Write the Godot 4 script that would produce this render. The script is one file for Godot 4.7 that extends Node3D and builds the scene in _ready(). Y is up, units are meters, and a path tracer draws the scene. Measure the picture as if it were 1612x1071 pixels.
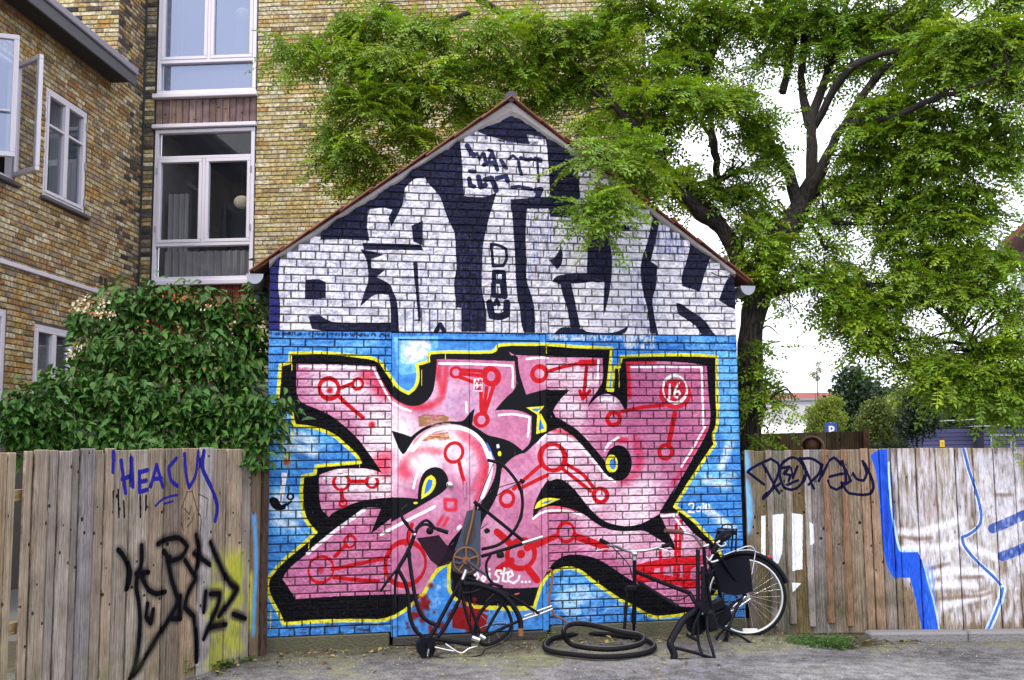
extends Node3D
# A gabled brick garage covered in street painting, flanked by plank fences, a tree, and an L-shaped yellow-brick block.

# ---------------------------------------------------------------- geometry collector
class Geo:
	var v := PackedVector3Array()
	var n := PackedVector3Array()
	var c := PackedColorArray()
	var u := PackedVector2Array()
	var w := PackedVector2Array()
	var i := PackedInt32Array()
	var tint := Color.WHITE
	func vert(p: Vector3, nn: Vector3, uv := Vector2.ZERO) -> int:
		v.append(p); n.append(nn); c.append(tint); u.append(uv); w.append(Vector2.ZERO)
		return v.size() - 1
	func tri(a: Vector3, b: Vector3, d: Vector3) -> void:
		var nn := (d - a).cross(b - a).normalized()
		var k := vert(a, nn); vert(b, nn); vert(d, nn)
		i.append_array([k, k + 1, k + 2])
	func quad(a: Vector3, b: Vector3, d: Vector3, e: Vector3) -> void:
		var nn := (d - a).cross(b - a).normalized()
		var k := vert(a, nn, Vector2(0, 0)); vert(b, nn, Vector2(1, 0)); vert(d, nn, Vector2(1, 1)); vert(e, nn, Vector2(0, 1))
		i.append_array([k, k + 1, k + 2, k, k + 2, k + 3])
	func flat(cen: Vector3, ax: Vector3, ay: Vector3, out: Vector3) -> void:   # rectangle with half axes, facing out
		if (ay.cross(ax)).dot(out) > 0.0:
			quad(cen - ax - ay, cen + ax - ay, cen + ax + ay, cen - ax + ay)
		else:
			quad(cen - ax - ay, cen - ax + ay, cen + ax + ay, cen + ax - ay)
	func box(cen: Vector3, s: Vector3, b := Basis.IDENTITY, ch := 0.0) -> void:
		var h := s * 0.5
		var q := maxf(0.0, minf(ch, minf(h.x, minf(h.y, h.z)) * 0.9))
		var ax := [b.x, b.y, b.z]
		for k in 3:
			var o := (k + 1) % 3
			var t := (k + 2) % 3
			for sg in [-1.0, 1.0]:
				var d: Vector3 = ax[k] * sg
				flat(cen + d * h[k], ax[o] * (h[o] - q), ax[t] * (h[t] - q), d)
			if q > 0.0:
				for s1 in [-1.0, 1.0]:
					for s2 in [-1.0, 1.0]:
						var e1: Vector3 = ax[o] * s1
						var e2: Vector3 = ax[t] * s2
						var p1: Vector3 = cen + e1 * h[o] + e2 * (h[t] - q)
						var p2: Vector3 = cen + e1 * (h[o] - q) + e2 * h[t]
						flat((p1 + p2) * 0.5, (p2 - p1) * 0.5, ax[k] * (h[k] - q), e1 + e2)
		if q > 0.0:
			for sx in [-1.0, 1.0]:
				for sy in [-1.0, 1.0]:
					for sz in [-1.0, 1.0]:
						var a: Vector3 = cen + b * Vector3(sx * h.x, sy * (h.y - q), sz * (h.z - q))
						var e: Vector3 = cen + b * Vector3(sx * (h.x - q), sy * h.y, sz * (h.z - q))
						var f: Vector3 = cen + b * Vector3(sx * (h.x - q), sy * (h.y - q), sz * h.z)
						if sx * sy * sz > 0.0:
							tri(a, f, e)
						else:
							tri(a, e, f)
	func bar(p: Vector3, q: Vector3, wd: float, th: float, up := Vector3.UP, ch := 0.0) -> void:
		var d := (q - p)
		var z := d.normalized()
		var x := up.cross(z)
		if x.length() < 0.01:
			x = Vector3.RIGHT.cross(z)
		x = x.normalized()
		box((p + q) * 0.5, Vector3(wd, th, d.length()), Basis(x, z.cross(x), z), ch)
	func tube(pts: PackedVector3Array, r0: float, r1 := -1.0, sides := 8, closed := false) -> void:
		var m := pts.size()
		if m < 2: return
		var re := r0 if r1 < 0.0 else r1
		var x := Vector3.ZERO
		var base := v.size()
		for k in m:
			var t: Vector3
			if closed: t = (pts[(k + 1) % m] - pts[(k + m - 1) % m]).normalized()
			else: t = (pts[mini(k + 1, m - 1)] - pts[maxi(k - 1, 0)]).normalized()
			if k == 0:
				x = t.cross(Vector3.UP)
				if x.length() < 0.1: x = t.cross(Vector3.RIGHT)
			x = (x - t * x.dot(t)).normalized()
			var y := t.cross(x)
			var r := lerpf(r0, re, float(k) / (m - 1))
			for s in sides:
				var a := TAU * s / sides
				var d := x * cos(a) + y * sin(a)
				vert(pts[k] + d * r, d, Vector2(float(s) / sides, k))
		for k in (m if closed else m - 1):
			for s in sides:
				var a := base + k * sides + s
				var b := base + k * sides + (s + 1) % sides
				var a2 := base + ((k + 1) % m) * sides + s
				var b2 := base + ((k + 1) % m) * sides + (s + 1) % sides
				i.append_array([a, b2, b, a, a2, b2])
		if not closed:
			for e in 2:
				var k := 0 if e == 0 else m - 1
				var nn := (pts[0] - pts[1]).normalized() if e == 0 else (pts[m - 1] - pts[m - 2]).normalized()
				var r := r0 if e == 0 else re
				var o := vert(pts[k], nn)
				for s in sides:
					vert(v[base + k * sides + s], nn)
				for s in sides:
					if e == 0: i.append_array([o, o + 1 + s, o + 1 + (s + 1) % sides])
					else: i.append_array([o, o + 1 + (s + 1) % sides, o + 1 + s])
	func rod(a: Vector3, b: Vector3, r: float, sides := 8) -> void:
		tube(PackedVector3Array([a, b]), r, r, sides)
	func ball(cen: Vector3, r: Vector3, rings := 6, segs := 10) -> void:
		var base := v.size()
		for a in rings + 1:
			var th := PI * a / rings
			for b in segs + 1:
				var ph := TAU * b / segs
				var d := Vector3(sin(th) * cos(ph), cos(th), sin(th) * sin(ph))
				vert(cen + d * r, (d / r).normalized(), Vector2(float(b) / segs, float(a) / rings))
		for a in rings:
			for b in segs:
				var k := base + a * (segs + 1) + b
				i.append_array([k, k + segs + 2, k + 1, k, k + segs + 1, k + segs + 2])
	func slab(poly: PackedVector2Array, z0: float, z1: float, tf := Transform3D.IDENTITY) -> void:   # xy polygon given a thickness
		var idx := Geometry2D.triangulate_polygon(poly)
		for k in range(0, idx.size(), 3):
			var a := Vector3(poly[idx[k]].x, poly[idx[k]].y, 0)
			var b := Vector3(poly[idx[k + 1]].x, poly[idx[k + 1]].y, 0)
			var d := Vector3(poly[idx[k + 2]].x, poly[idx[k + 2]].y, 0)
			if (b - a).cross(d - a).z > 0.0:
				var t := b; b = d; d = t
			var up := Vector3(0, 0, 1)
			tri(tf * (a + up * z1), tf * (b + up * z1), tf * (d + up * z1))
			tri(tf * (a + up * z0), tf * (d + up * z0), tf * (b + up * z0))
		var ccw := not Geometry2D.is_polygon_clockwise(poly)   # y up
		for k in poly.size():
			var p := poly[k]
			var q := poly[(k + 1) % poly.size()]
			if not ccw:
				var t := p; p = q; q = t
			quad(tf * Vector3(p.x, p.y, z0), tf * Vector3(p.x, p.y, z1), tf * Vector3(q.x, q.y, z1), tf * Vector3(q.x, q.y, z0))
	func brick(tf: Transform3D, x0: float, y0: float, x1: float, y1: float, d: float, ch: float, r: RandomNumberGenerator, back := -0.014) -> void:
		var j := 0.0016
		var o := PackedVector3Array()   # base, rim, face
		var dd := d + r.randf_range(-0.0035, 0.0025) - (0.004 if r.randf() < 0.04 else 0.0)
		for lev in 3:
			var z: float = [back, dd - ch, dd][lev]
			var q := ch * r.randf_range(0.7, 1.2) if lev == 2 else 0.0
			for k in 4:
				var x := x0 + q if k == 0 or k == 3 else x1 - q
				var y := y0 + q if k < 2 else y1 - q
				o.append(tf * Vector3(x + r.randf_range(-j, j) * mini(lev, 1), y + r.randf_range(-j, j) * mini(lev, 1), z + (r.randf_range(-j, j) if lev == 2 else 0.0)))
		quad(o[8], o[11], o[10], o[9])
		for lev in 2:
			for k in 4:
				var m := (k + 1) % 4
				quad(o[lev * 4 + k], o[lev * 4 + 4 + k], o[lev * 4 + 4 + m], o[lev * 4 + m])
	func map(org: Vector3, ax: Vector3, ay: Vector3, sz: Vector2, second := false, from := 0) -> void:
		for k in range(from, v.size()):
			var d := v[k] - org
			var q := Vector2(d.dot(ax) / sz.x, 1.0 - d.dot(ay) / sz.y)
			if second: w[k] = q
			else: u[k] = q
	func mesh() -> ArrayMesh:
		var m := ArrayMesh.new()
		if i.is_empty(): return m
		var a := []
		a.resize(Mesh.ARRAY_MAX)
		a[Mesh.ARRAY_VERTEX] = v; a[Mesh.ARRAY_NORMAL] = n; a[Mesh.ARRAY_COLOR] = c
		a[Mesh.ARRAY_TEX_UV] = u; a[Mesh.ARRAY_TEX_UV2] = w; a[Mesh.ARRAY_INDEX] = i
		m.add_surface_from_arrays(Mesh.PRIMITIVE_TRIANGLES, a)
		return m

# ---------------------------------------------------------------- paint on a wall, in millimetres of the wall
class Paint:
	var im: Image
	var o: Vector2
	var s: float
	var h: int
	var rg := RandomNumberGenerator.new()
	var dabs := {}
	func _init(x0: float, y0: float, wmm: float, hmm: float, px_per_mm: float, seedn: int) -> void:
		o = Vector2(x0, y0); s = px_per_mm; h = int(hmm * s)
		im = Image.create(int(wmm * s), h, false, Image.FORMAT_RGBA8)
		rg.seed = seedn
	func like(seedn: int) -> Paint:
		return Paint.new(o.x, o.y, im.get_width() / s, h / s, s, seedn)
	func pts(l: Array) -> PackedVector2Array:
		var r := PackedVector2Array()
		for k in range(0, l.size(), 2):
			r.append(Vector2((l[k] - o.x) * s, h - (l[k + 1] - o.y) * s))
		return r
	func round_off(p: PackedVector2Array, closed := true, times := 2) -> PackedVector2Array:
		for t in times:
			var q := PackedVector2Array()
			var m := p.size()
			for k in m:
				if not closed and (k == 0 or k == m - 1):
					q.append(p[k]); continue
				var a := p[(k + m - 1) % m] - p[k]
				var b := p[(k + 1) % m] - p[k]
				if a.normalized().dot(b.normalized()) > -0.6:
					q.append(p[k])
				else:
					q.append(p[k] + a * 0.25); q.append(p[k] + b * 0.25)
			p = q
		return p
	func fill(loops: Array, col: Color) -> void:
		var rows := {}
		for p in loops:
			var m: int = p.size()
			for k in m:
				var a: Vector2 = p[k]
				var b: Vector2 = p[(k + 1) % m]
				if a.y > b.y:
					var t := a; a = b; b = t
				var y0 := maxi(0, ceili(a.y - 0.5))
				var y1 := mini(h - 1, ceili(b.y - 0.5) - 1)
				if y1 < y0: continue
				var dx := (b.x - a.x) / (b.y - a.y)
				for y in range(y0, y1 + 1):
					var x := a.x + (y + 0.5 - a.y) * dx
					if rows.has(y): rows[y].append(x)
					else: rows[y] = [x]
		for y in rows:
			var r: Array = rows[y]
			r.sort()
			for k in range(0, r.size() - 1, 2):
				var xa := roundi(r[k])
				var xb := roundi(r[k + 1])
				if xb > xa: im.fill_rect(Rect2i(xa, y, xb - xa, 1), col)
	func poly(l: Array, col: Color, smooth := true) -> void:
		var p := pts(l)
		fill([round_off(p) if smooth else p], col)
	func line(l: Array, wmm: float, col: Color, closed := false, smooth := true) -> void:
		var p := pts(l)
		if smooth: p = round_off(p, closed)
		if closed: p.append(p[0])
		var q := PackedVector2Array()      # an unsteady hand
		for k in p.size():
			q.append(p[k] + Vector2(rg.randf_range(-0.4, 0.4), rg.randf_range(-0.4, 0.4)) * s * 3.0 * (0.0 if closed and k == p.size() - 1 else 1.0))
		if closed: q[q.size() - 1] = q[0]
		fill_each(Geometry2D.offset_polyline(q, wmm * s * 0.5, Geometry2D.JOIN_ROUND, Geometry2D.END_ROUND), col)
	func fill_each(ps: Array, col: Color) -> void:
		fill(ps, col)
	func oval(l: Array, rx: float, ry: float, col: Color) -> void:
		var c := pts(l)[0]
		var p := PackedVector2Array()
		for k in 40:
			p.append(c + Vector2(cos(TAU * k / 40.0) * rx, sin(TAU * k / 40.0) * ry) * s)
		fill([p], col)
	func ring(l: Array, rx: float, ry: float, wmm: float, col: Color) -> void:
		var c := pts(l)[0]
		var loops := []
		for e in [0.5, -0.5]:
			var p := PackedVector2Array()
			var ph: float = rg.randf() * 6.0
			for k in 40:
				var a := TAU * k / 40.0
				var wob: float = 1.0 + 0.04 * sin(a * 2.0 + ph)
				p.append(c + Vector2(cos(a) * (rx + e * wmm) * wob, sin(a) * (ry + e * wmm) * wob) * s)
			loops.append(p)
		fill(loops, col)
	func dab_at(p: Vector2, rmm: float, col: Color, a: float) -> void:
		var r := maxi(1, roundi(rmm * s))
		var key := "%d %s %.2f" % [r, col.to_html(false), a]
		if not dabs.has(key):
			var d := Image.create(r * 2, r * 2, false, Image.FORMAT_RGBA8)
			for y in r * 2:
				for x in r * 2:
					var f := 1.0 - Vector2(x + 0.5 - r, y + 0.5 - r).length() / r
					if f > 0.0:
						f = f * f * (3.0 - 2.0 * f)
						d.set_pixel(x, y, Color(col.r, col.g, col.b, a * f))
			dabs[key] = d
		im.blend_rect(dabs[key], Rect2i(0, 0, r * 2, r * 2), Vector2i(int(p.x) - r, int(p.y) - r))
	func dab(l: Array, rmm: float, col: Color, a := 0.8) -> void:
		for p in pts(l):
			dab_at(p, rmm, col, a)
	func spray(l: Array, wmm: float, col: Color, a := 0.5) -> void:
		var p := round_off(pts(l), false)
		var stepped := wmm * s * 0.18
		for k in p.size() - 1:
			var d := p[k].distance_to(p[k + 1])
			var m := maxi(1, int(d / stepped))
			for t in m:
				dab_at(p[k].lerp(p[k + 1], float(t) / m), wmm * 0.62, col, a)
	func streaks(l: Array, count: int, len_mm: float, wmm: float, col: Color, amin: float, amax: float) -> void:   # brush marks in a box of two corners
		var p := pts(l)
		var lo := Vector2(minf(p[0].x, p[1].x), minf(p[0].y, p[1].y))
		var hi := Vector2(maxf(p[0].x, p[1].x), maxf(p[0].y, p[1].y))
		for k in count:
			var wd := maxi(1, int(wmm * s * rg.randf_range(0.5, 1.5)))
			var ln := maxi(2, int(len_mm * s * rg.randf_range(0.3, 1.4)))
			var sw := Image.create(wd, ln, false, Image.FORMAT_RGBA8)
			var a := rg.randf_range(amin, amax)
			for y in ln:
				var e := sin(PI * (y + 0.5) / ln)
				for x in wd:
					sw.set_pixel(x, y, Color(col.r, col.g, col.b, a * e * rg.randf_range(0.5, 1.0)))
			im.blend_rect(sw, Rect2i(0, 0, wd, ln), Vector2i(int(rg.randf_range(lo.x, hi.x)), int(rg.randf_range(lo.y, hi.y) - ln * 0.5)))
	func grain(col: Color, amax: float, freq: float) -> void:   # worn, uneven paint
		var nz := FastNoiseLite.new()
		nz.seed = rg.randi() % 1000
		nz.frequency = freq
		nz.fractal_octaves = 4
		var t := Image.create(384, 384, false, Image.FORMAT_RGBA8)
		for y in 384:
			for x in 384:
				t.set_pixel(x, y, Color(col.r, col.g, col.b, clampf((nz.get_noise_2d(x, y) + 0.08) * 2.4, 0.0, 1.0) * amax))
		for y in range(0, h, 384):
			for x in range(-((y * 7) % 200), im.get_width(), 384):
				im.blend_rect(t, Rect2i(0, 0, 384, 384), Vector2i(x, y))
	func texture() -> ImageTexture:
		return ImageTexture.create_from_image(im)

# ---------------------------------------------------------------- small helpers
var rng := RandomNumberGenerator.new()
var taken := {}

func V(l: Array) -> PackedVector3Array:
	var r := PackedVector3Array()
	for k in range(0, l.size(), 3):
		r.append(Vector3(l[k], l[k + 1], l[k + 2]))
	return r

func curve(p: PackedVector3Array, per := 5, closed := false) -> PackedVector3Array:   # Catmull-Rom through points
	var r := PackedVector3Array()
	var m := p.size()
	for k in (m if closed else m - 1):
		var a := p[(k + m - 1) % m] if closed or k > 0 else p[0] * 2.0 - p[1]
		var b := p[k]
		var d := p[(k + 1) % m]
		var e := p[(k + 2) % m] if closed or k < m - 2 else p[m - 1] * 2.0 - p[m - 2]
		for t in per:
			r.append(b.cubic_interpolate(d, a, e, float(t) / per))
	if not closed: r.append(p[m - 1])
	return r

func lin(r: float, g: float, b: float) -> Color:
	return Color(r, g, b).linear_to_srgb()

func mat(nm: String, col: Color, rough := 0.8, metal := 0.0, vcol := false) -> StandardMaterial3D:
	var m := StandardMaterial3D.new()
	m.resource_name = nm
	m.albedo_color = col; m.roughness = rough; m.metallic = metal
	m.vertex_color_use_as_albedo = vcol
	return m

func numbered(called: String) -> String:
	var k: int = taken.get(called, 0)
	taken[called] = k + 1
	return called if k == 0 else "%s_%03d" % [called, k]

func tag(o: Node3D, label: String, category: String, group := "", kind := "") -> Node3D:
	if label: o.set_meta("label", label)
	if category: o.set_meta("category", category)
	if group: o.set_meta("group", group)
	if kind: o.set_meta("kind", kind)
	return o

func thing(called: String, label: String, category: String, group := "", at := Vector3.ZERO) -> Node3D:
	var o := Node3D.new()
	o.name = numbered(called)
	o.position = at
	add_child(o)
	return tag(o, label, category, group)

var part_no := {}
func part(called: String, m: Mesh, material: Material, parent: Node3D) -> MeshInstance3D:
	var o := MeshInstance3D.new()
	var key := "%d/%s" % [parent.get_instance_id(), called]
	var k: int = part_no.get(key, 0)
	part_no[key] = k + 1
	o.name = called if k == 0 else "%s_%03d" % [called, k]
	o.mesh = m
	o.material_override = material
	parent.add_child(o)
	return o

func whole(called: String, m: Mesh, material: Material, label: String, category: String, group := "") -> MeshInstance3D:   # a thing that is one mesh
	var o := MeshInstance3D.new()
	o.name = numbered(called)
	o.mesh = m
	o.material_override = material
	add_child(o)
	tag(o, label, category, group)
	return o

func ground_piece(called: String, m: Mesh, material: Material) -> MeshInstance3D:
	var o := whole(called, m, material, "", "")
	o.set_meta("kind", "structure")
	return o

func scatter(called: String, m: Mesh, material: Material, xf: Array, cols: Array, parent: Node3D) -> MultiMeshInstance3D:
	var mm := MultiMesh.new()
	mm.transform_format = MultiMesh.TRANSFORM_3D
	mm.use_colors = true
	mm.mesh = m
	mm.instance_count = xf.size()
	for k in xf.size():
		mm.set_instance_transform(k, xf[k])
		mm.set_instance_color(k, cols[k])
	var o := MultiMeshInstance3D.new()
	o.name = called if parent != self else numbered(called)
	o.multimesh = mm
	o.material_override = material
	o.set_meta("kind", "stuff")
	parent.add_child(o, true)
	return o

func noise(seedn: int, freq: float, oct := 4) -> FastNoiseLite:
	var f := FastNoiseLite.new()
	f.seed = seedn; f.frequency = freq; f.fractal_octaves = oct
	return f

func normal_tile(seedn: int, size: int, freq: float, strength: float, squash := 1.0) -> ImageTexture:
	var im: Image
	var f := noise(seedn, freq, 5)
	if squash == 1.0:
		im = f.get_seamless_image(size, size)
	else:
		im = f.get_seamless_image(size, int(size / squash))
		im.resize(size, size, Image.INTERPOLATE_BILINEAR)
	im.convert(Image.FORMAT_RGBA8)
	im.bump_map_to_normal_map(strength)
	return ImageTexture.create_from_image(im)

# ---------------------------------------------------------------- brickwork
# Lays courses on a plane (tf: x along, y up, z out). spans(y0, y1) gives the free stretches of a course; shade(x, y) the brick's own colour.
# Up to «singles» whole stretchers for which pick(x, y) holds become parts of their own; the rest go into one part.
func lay_bricks(holder: Node3D, tf: Transform3D, y0: float, y1: float, course: float, spans: Callable, shade: Callable, pick: Callable, singles: int, material: Material, bond: String, uv_wall := Vector2.ZERO) -> void:
	var rest := Geo.new()
	var own := {}
	var count := 0
	var rows := int(round((y1 - y0) / course))
	for j in rows:
		var ya := y0 + j * course
		for sp in spans.call(ya, ya + course):
			var x: float = sp[0]
			var endx: float = sp[1]
			var k := 0
			var first := true
			while x < endx - 0.02:
				var lng := 0.24
				if bond == "english": lng = 0.12 if (j % 2 == 0) != (rng.randf() < 0.12) else 0.24
				else: lng = [0.24, 0.24, 0.12][(k + j * 2) % 3]
				if first:
					lng = [0.24, 0.12, 0.18, 0.21][(j * 7) % 4] if bond != "english" else [0.12, 0.18][j % 2]
					first = false
				if endx - x - lng < 0.05: lng = endx - x
				var xb := x + lng
				var ja := (0.0055 if uv_wall != Vector2.ZERO else 0.0028) + rng.randf_range(-0.0012, 0.0012)
				var jb := 0.0055 if uv_wall != Vector2.ZERO else 0.0066
				var col: Color = shade.call((x + xb) * 0.5, ya + course * 0.5)
				var wide := lng > 0.2 and lng < 0.27
				if count < singles and wide and pick.call((x + xb) * 0.5, ya):
					count += 1
					var g := Geo.new()
					var org := Vector3((x + xb) * 0.5, ya + course * 0.5, 0)
					if uv_wall != Vector2.ZERO:
						g.tint = col
						g.brick(Transform3D.IDENTITY, -lng * 0.5 + ja, -course * 0.5 + ja, lng * 0.5 - ja, course * 0.5 - ja, 0.0, 0.0045, rng)
						g.map(Vector3(0, 0.1, 0) - org, Vector3.RIGHT, Vector3.UP, uv_wall)
						var b := part("brick", g.mesh(), material, holder)
						b.transform = tf * Transform3D(Basis.IDENTITY, org)
					else:
						var key := rng.randi() % 16
						if not own.has(key):
							g.tint = col
							g.brick(Transform3D.IDENTITY, -0.1172, -course * 0.5 + jb, 0.1172, course * 0.5 - jb, 0.0, 0.004, rng)
							g.map(Vector3(key * 0.37, key * 0.11, 0), Vector3.RIGHT, Vector3.UP, Vector2(0.7, 0.7))
							own[key] = g.mesh()
						var b := part("brick", own[key], material, holder)
						b.transform = tf * Transform3D(Basis.IDENTITY, org)
				else:
					rest.tint = col
					var from := rest.v.size()
					rest.brick(tf, x + ja, ya + jb, xb - ja, ya + course - jb, 0.0, 0.0042, rng)
					if uv_wall != Vector2.ZERO: rest.map(Vector3(0, 0.1, 0), tf.basis.x, tf.basis.y, uv_wall, false, from)
					else: rest.map(tf.origin + tf.basis.x * (x * 0.6 + j * 0.31), tf.basis.x, tf.basis.y, Vector2(0.7, 0.7), false, from)
				x = xb
				k += 1
	var o := part("brickwork", rest.mesh(), material, holder)
	o.set_meta("kind", "stuff")

func free_spans(x0: float, x1: float, holes: Array) -> Callable:   # holes: Rect2 in wall metres
	return func(ya: float, yb: float) -> Array:
		var r := [[x0, x1]]
		for hr in holes:
			if yb - 0.012 < hr.position.y or ya + 0.012 > hr.end.y: continue
			var q := []
			for s in r:
				if hr.end.x <= s[0] or hr.position.x >= s[1]:
					q.append(s); continue
				if hr.position.x > s[0] + 0.01: q.append([s[0], hr.position.x])
				if hr.end.x < s[1] - 0.01: q.append([hr.end.x, s[1]])
			r = q
		return r

func mortar_sheet(tf: Transform3D, x0: float, y0: float, x1: float, y1: float, holes: Array, reveal: float) -> Geo:
	var g := Geo.new()
	var xs := [x0, x1]
	var ys := [y0, y1]
	for hr in holes:
		for q in [hr.position.x, hr.end.x]:
			if q > x0 and q < x1: xs.append(q)
		for q in [hr.position.y, hr.end.y]:
			if q > y0 and q < y1: ys.append(q)
	xs.sort(); ys.sort()
	for a in xs.size() - 1:
		for b in ys.size() - 1:
			var c := Vector2((xs[a] + xs[a + 1]) * 0.5, (ys[b] + ys[b + 1]) * 0.5)
			var open: bool = xs[a + 1] - xs[a] < 0.0001 or ys[b + 1] - ys[b] < 0.0001
			for hr in holes:
				if hr.has_point(c): open = true
			if not open:
				for sg in [0.0, -0.3]:    # the wall has thickness
					g.flat(tf * Vector3(c.x, c.y, -0.0105 + sg), tf.basis.x * (xs[a + 1] - xs[a]) * 0.5, tf.basis.y * (ys[b + 1] - ys[b]) * 0.5, tf.basis.z * (1.0 if sg == 0.0 else -1.0))
	for hr in holes:
		var cc: Vector2 = hr.get_center()
		var hs: Vector2 = hr.size * 0.5
		var zz := -0.012 - reveal * 0.5
		for sg in [-1.0, 1.0]:
			g.flat(tf * Vector3(cc.x + hs.x * sg, cc.y, zz), tf.basis.y * hs.y, tf.basis.z * reveal * 0.5, tf.basis.x * -sg)
			g.flat(tf * Vector3(cc.x, cc.y + hs.y * sg, zz), tf.basis.x * hs.x, tf.basis.z * reveal * 0.5, tf.basis.y * -sg)
	return g

# ---------------------------------------------------------------- the painting on the garage front
const WALL_W := 4.098
const WALL_TOP := 4.66
const EAVE := 3.15
const APEX := 4.615
const MURAL := Vector2(4.1, 4.6)          # metres covered by the painting's picture, from the wall's foot at its left corner
var mural: Paint

func paint_mural() -> void:
	var p := Paint.new(0, 100, 4100, 4600, 0.4, 11)
	mural = p
	var white := Color8(222, 221, 230)
	var navy := Color8(24, 26, 50)
	var ink := Color8(3, 3, 12)
	var blue := Color8(70, 142, 216)
	var sky_blue := Color8(112, 188, 244)
	var yellow := Color8(228, 220, 48)
	var pink := Color8(196, 120, 156)
	var red := Color8(192, 16, 28)
	p.im.fill(white)
	# --- upper field: white letters on navy
	p.streaks([0, 2500, 4100, 4700], 900, 120, 9, Color8(120, 130, 190), 0.05, 0.3)
	p.streaks([101,3294,807,2784], 260, 110, 8, Color8(96, 110, 190), 0.1, 0.4)
	p.streaks([1104,3201,1459,2597], 160, 130, 9, Color8(110, 124, 190), 0.1, 0.4)
	p.streaks([2149,3658,2420,3037], 240, 90, 8, Color8(70, 88, 160), 0.15, 0.55)
	p.streaks([3352,3629,3633,3301], 240, 110, 8, Color8(56, 70, 140), 0.15, 0.6)
	p.streaks([3112,3177,3356,2630], 140, 120, 9, Color8(100, 112, 180), 0.15, 0.45)
	p.streaks([2241,2859,2465,2589], 120, 90, 9, Color8(110, 110, 150), 0.15, 0.45)
	p.poly([-27,3194,90,3219,80,3114,71,2935,96,2802,91,2558,-18,2557], Color8(38, 38, 104))
	p.poly([413,3346,426,3493,509,3507,477,3540,624,3576,653,3615,757,3696,787,3781,922,3802,982,3867,1103,3895,1087,3925,1148,3998,1240,4033,1278,4153,1347,4219,1417,4223,1429,3915,1424,3971,1316,3927,1194,3898,1121,3818,1103,3678,1058,3583,1005,3477,980,3550,1013,3625,937,3641,810,3621,800,3467,822,3353,611,3358], navy, false)
	p.poly([1404,4222,1598,4254,1613,4080,1618,3923,1631,3767,1817,3760,1918,3814,1881,3697,1828,3512,1795,3355,1788,3263,1774,2949,1819,2796,1810,2591,1604,2588,1605,2792,1561,2797,1534,3018,1567,3117,1555,3277,1554,3438,1544,3451,1480,3579,1429,3746,1378,3809,1276,3909,1302,4119], navy)
	p.poly([1693,4378,1782,4453,1815,4494,1874,4531,2007,4562,2139,4543,2245,4450,2325,4448,2580,4326,2639,4248,2650,4046,2666,3792,2634,3778,2625,3701,2666,3580,2557,3609,2390,3611,2378,3682,2185,3675,2166,3457,2177,3207,2168,3056,2207,2933,2245,2809,2243,2586,2150,2585,2126,2634,2112,2807,2081,2955,2076,3204,2057,3580,2040,3753,2226,3775,2392,3794,2390,3782,2389,3955,2370,4262,2357,4315,2191,4344,2216,4254,2110,4256,1938,4292,1794,4324], navy)
	p.poly([2434,3087,2549,3109,2768,3123,2871,3110,2792,3042,2573,3021,2599,2890,2623,2765,2650,2635,2564,2600,2544,2777,2495,2913,2477,3011,2401,3037], navy)
	p.line([2833,3490,2825,3299,2813,3134], 200, navy)
	p.poly([2482,3334,2503,3303,2493,3189,2447,3144,2372,3230,2423,3238], navy)
	p.poly([2414,2582,2478,2645,2593,2630,2669,2629,2708,2595,2917,2591,2987,2605,3087,2657,3060,2597,3000,2565,2804,2522,2623,2506], navy)
	p.poly([2902,3437,2929,3437,2952,3255,2934,3035,2903,2870,2858,2744,2864,2896,2878,3102,2888,3268], navy)
	p.streaks([2943,3549,3148,3525], 40, 40, 26, ink, 0.7, 1.0)
	p.poly([3336,3685,3406,3652,3378,3532,3354,3419,3303,3237,3366,3197,3346,2988,3305,2905,3329,2712,3370,2528,3285,2527,3274,2766,3235,2931,3212,3041,3203,3220,3289,3431], navy)
	p.poly([3692,3446,3890,3336,3818,3166,3757,2976,3593,3021,3584,3104,3646,3260], navy)
	p.poly([3531,2870,3594,2857,3651,2807,3722,2773,3807,2705,3867,2609,3952,2534,3640,2531,3760,2594,3702,2676,3588,2744,3543,2771], navy)
	p.poly([4105,3151,4108,2814,4028,2841,3934,2900,3971,2987,4019,3100], navy)
	p.poly([300,3007,409,3017,461,2988,463,2856,294,2843,290,2955], navy)
	p.poly([322,2702,412,2715,458,2682,543,2645,1005,2659,1005,2583,515,2571,352,2595], navy)
	p.poly([745,3275,879,3256,942,3234,837,3194,838,3118,957,3105,880,3043,1002,2985,1018,2924,1051,2864,1066,2743,1072,2580,1005,2580,1000,2818,985,2893,866,2903,745,2786,788,2935,818,3011,802,3193], navy)
	p.poly([762,3332,879,3332,1255,3331,1281,3279,1179,3282,775,3271], navy)
	p.poly([1176,3492,1273,3540,1273,3322,1191,3356], navy)
	p.poly([1189,3180,1228,3176,1237,2990,1245,2853,1263,2701,1236,2655,1222,2837,1204,2989], navy)
	p.line([1385,2585,1421,2647,1455,2589], 40, navy)
	# small lettering in the middle stroke and under the ridge
	p.line([1864,3350,1874,3261,1881,3162,1968,3166,2004,3227,1994,3314,1932,3344,1864,3354], 26, navy)
	p.line([1890,3110,1887,3025,1973,3027,1974,3108,1890,3110], 40, navy)
	p.line([1882,3001,1881,2908,1941,2900], 46, navy)
	p.line([1967,3015,1978,2903], 60, navy)
	p.line([1847,2839,1865,2729,1940,2718,1996,2743,1999,2842], 62, navy)
	p.line([1891,2828,1910,2865,1928,2828], 36, navy)
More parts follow.
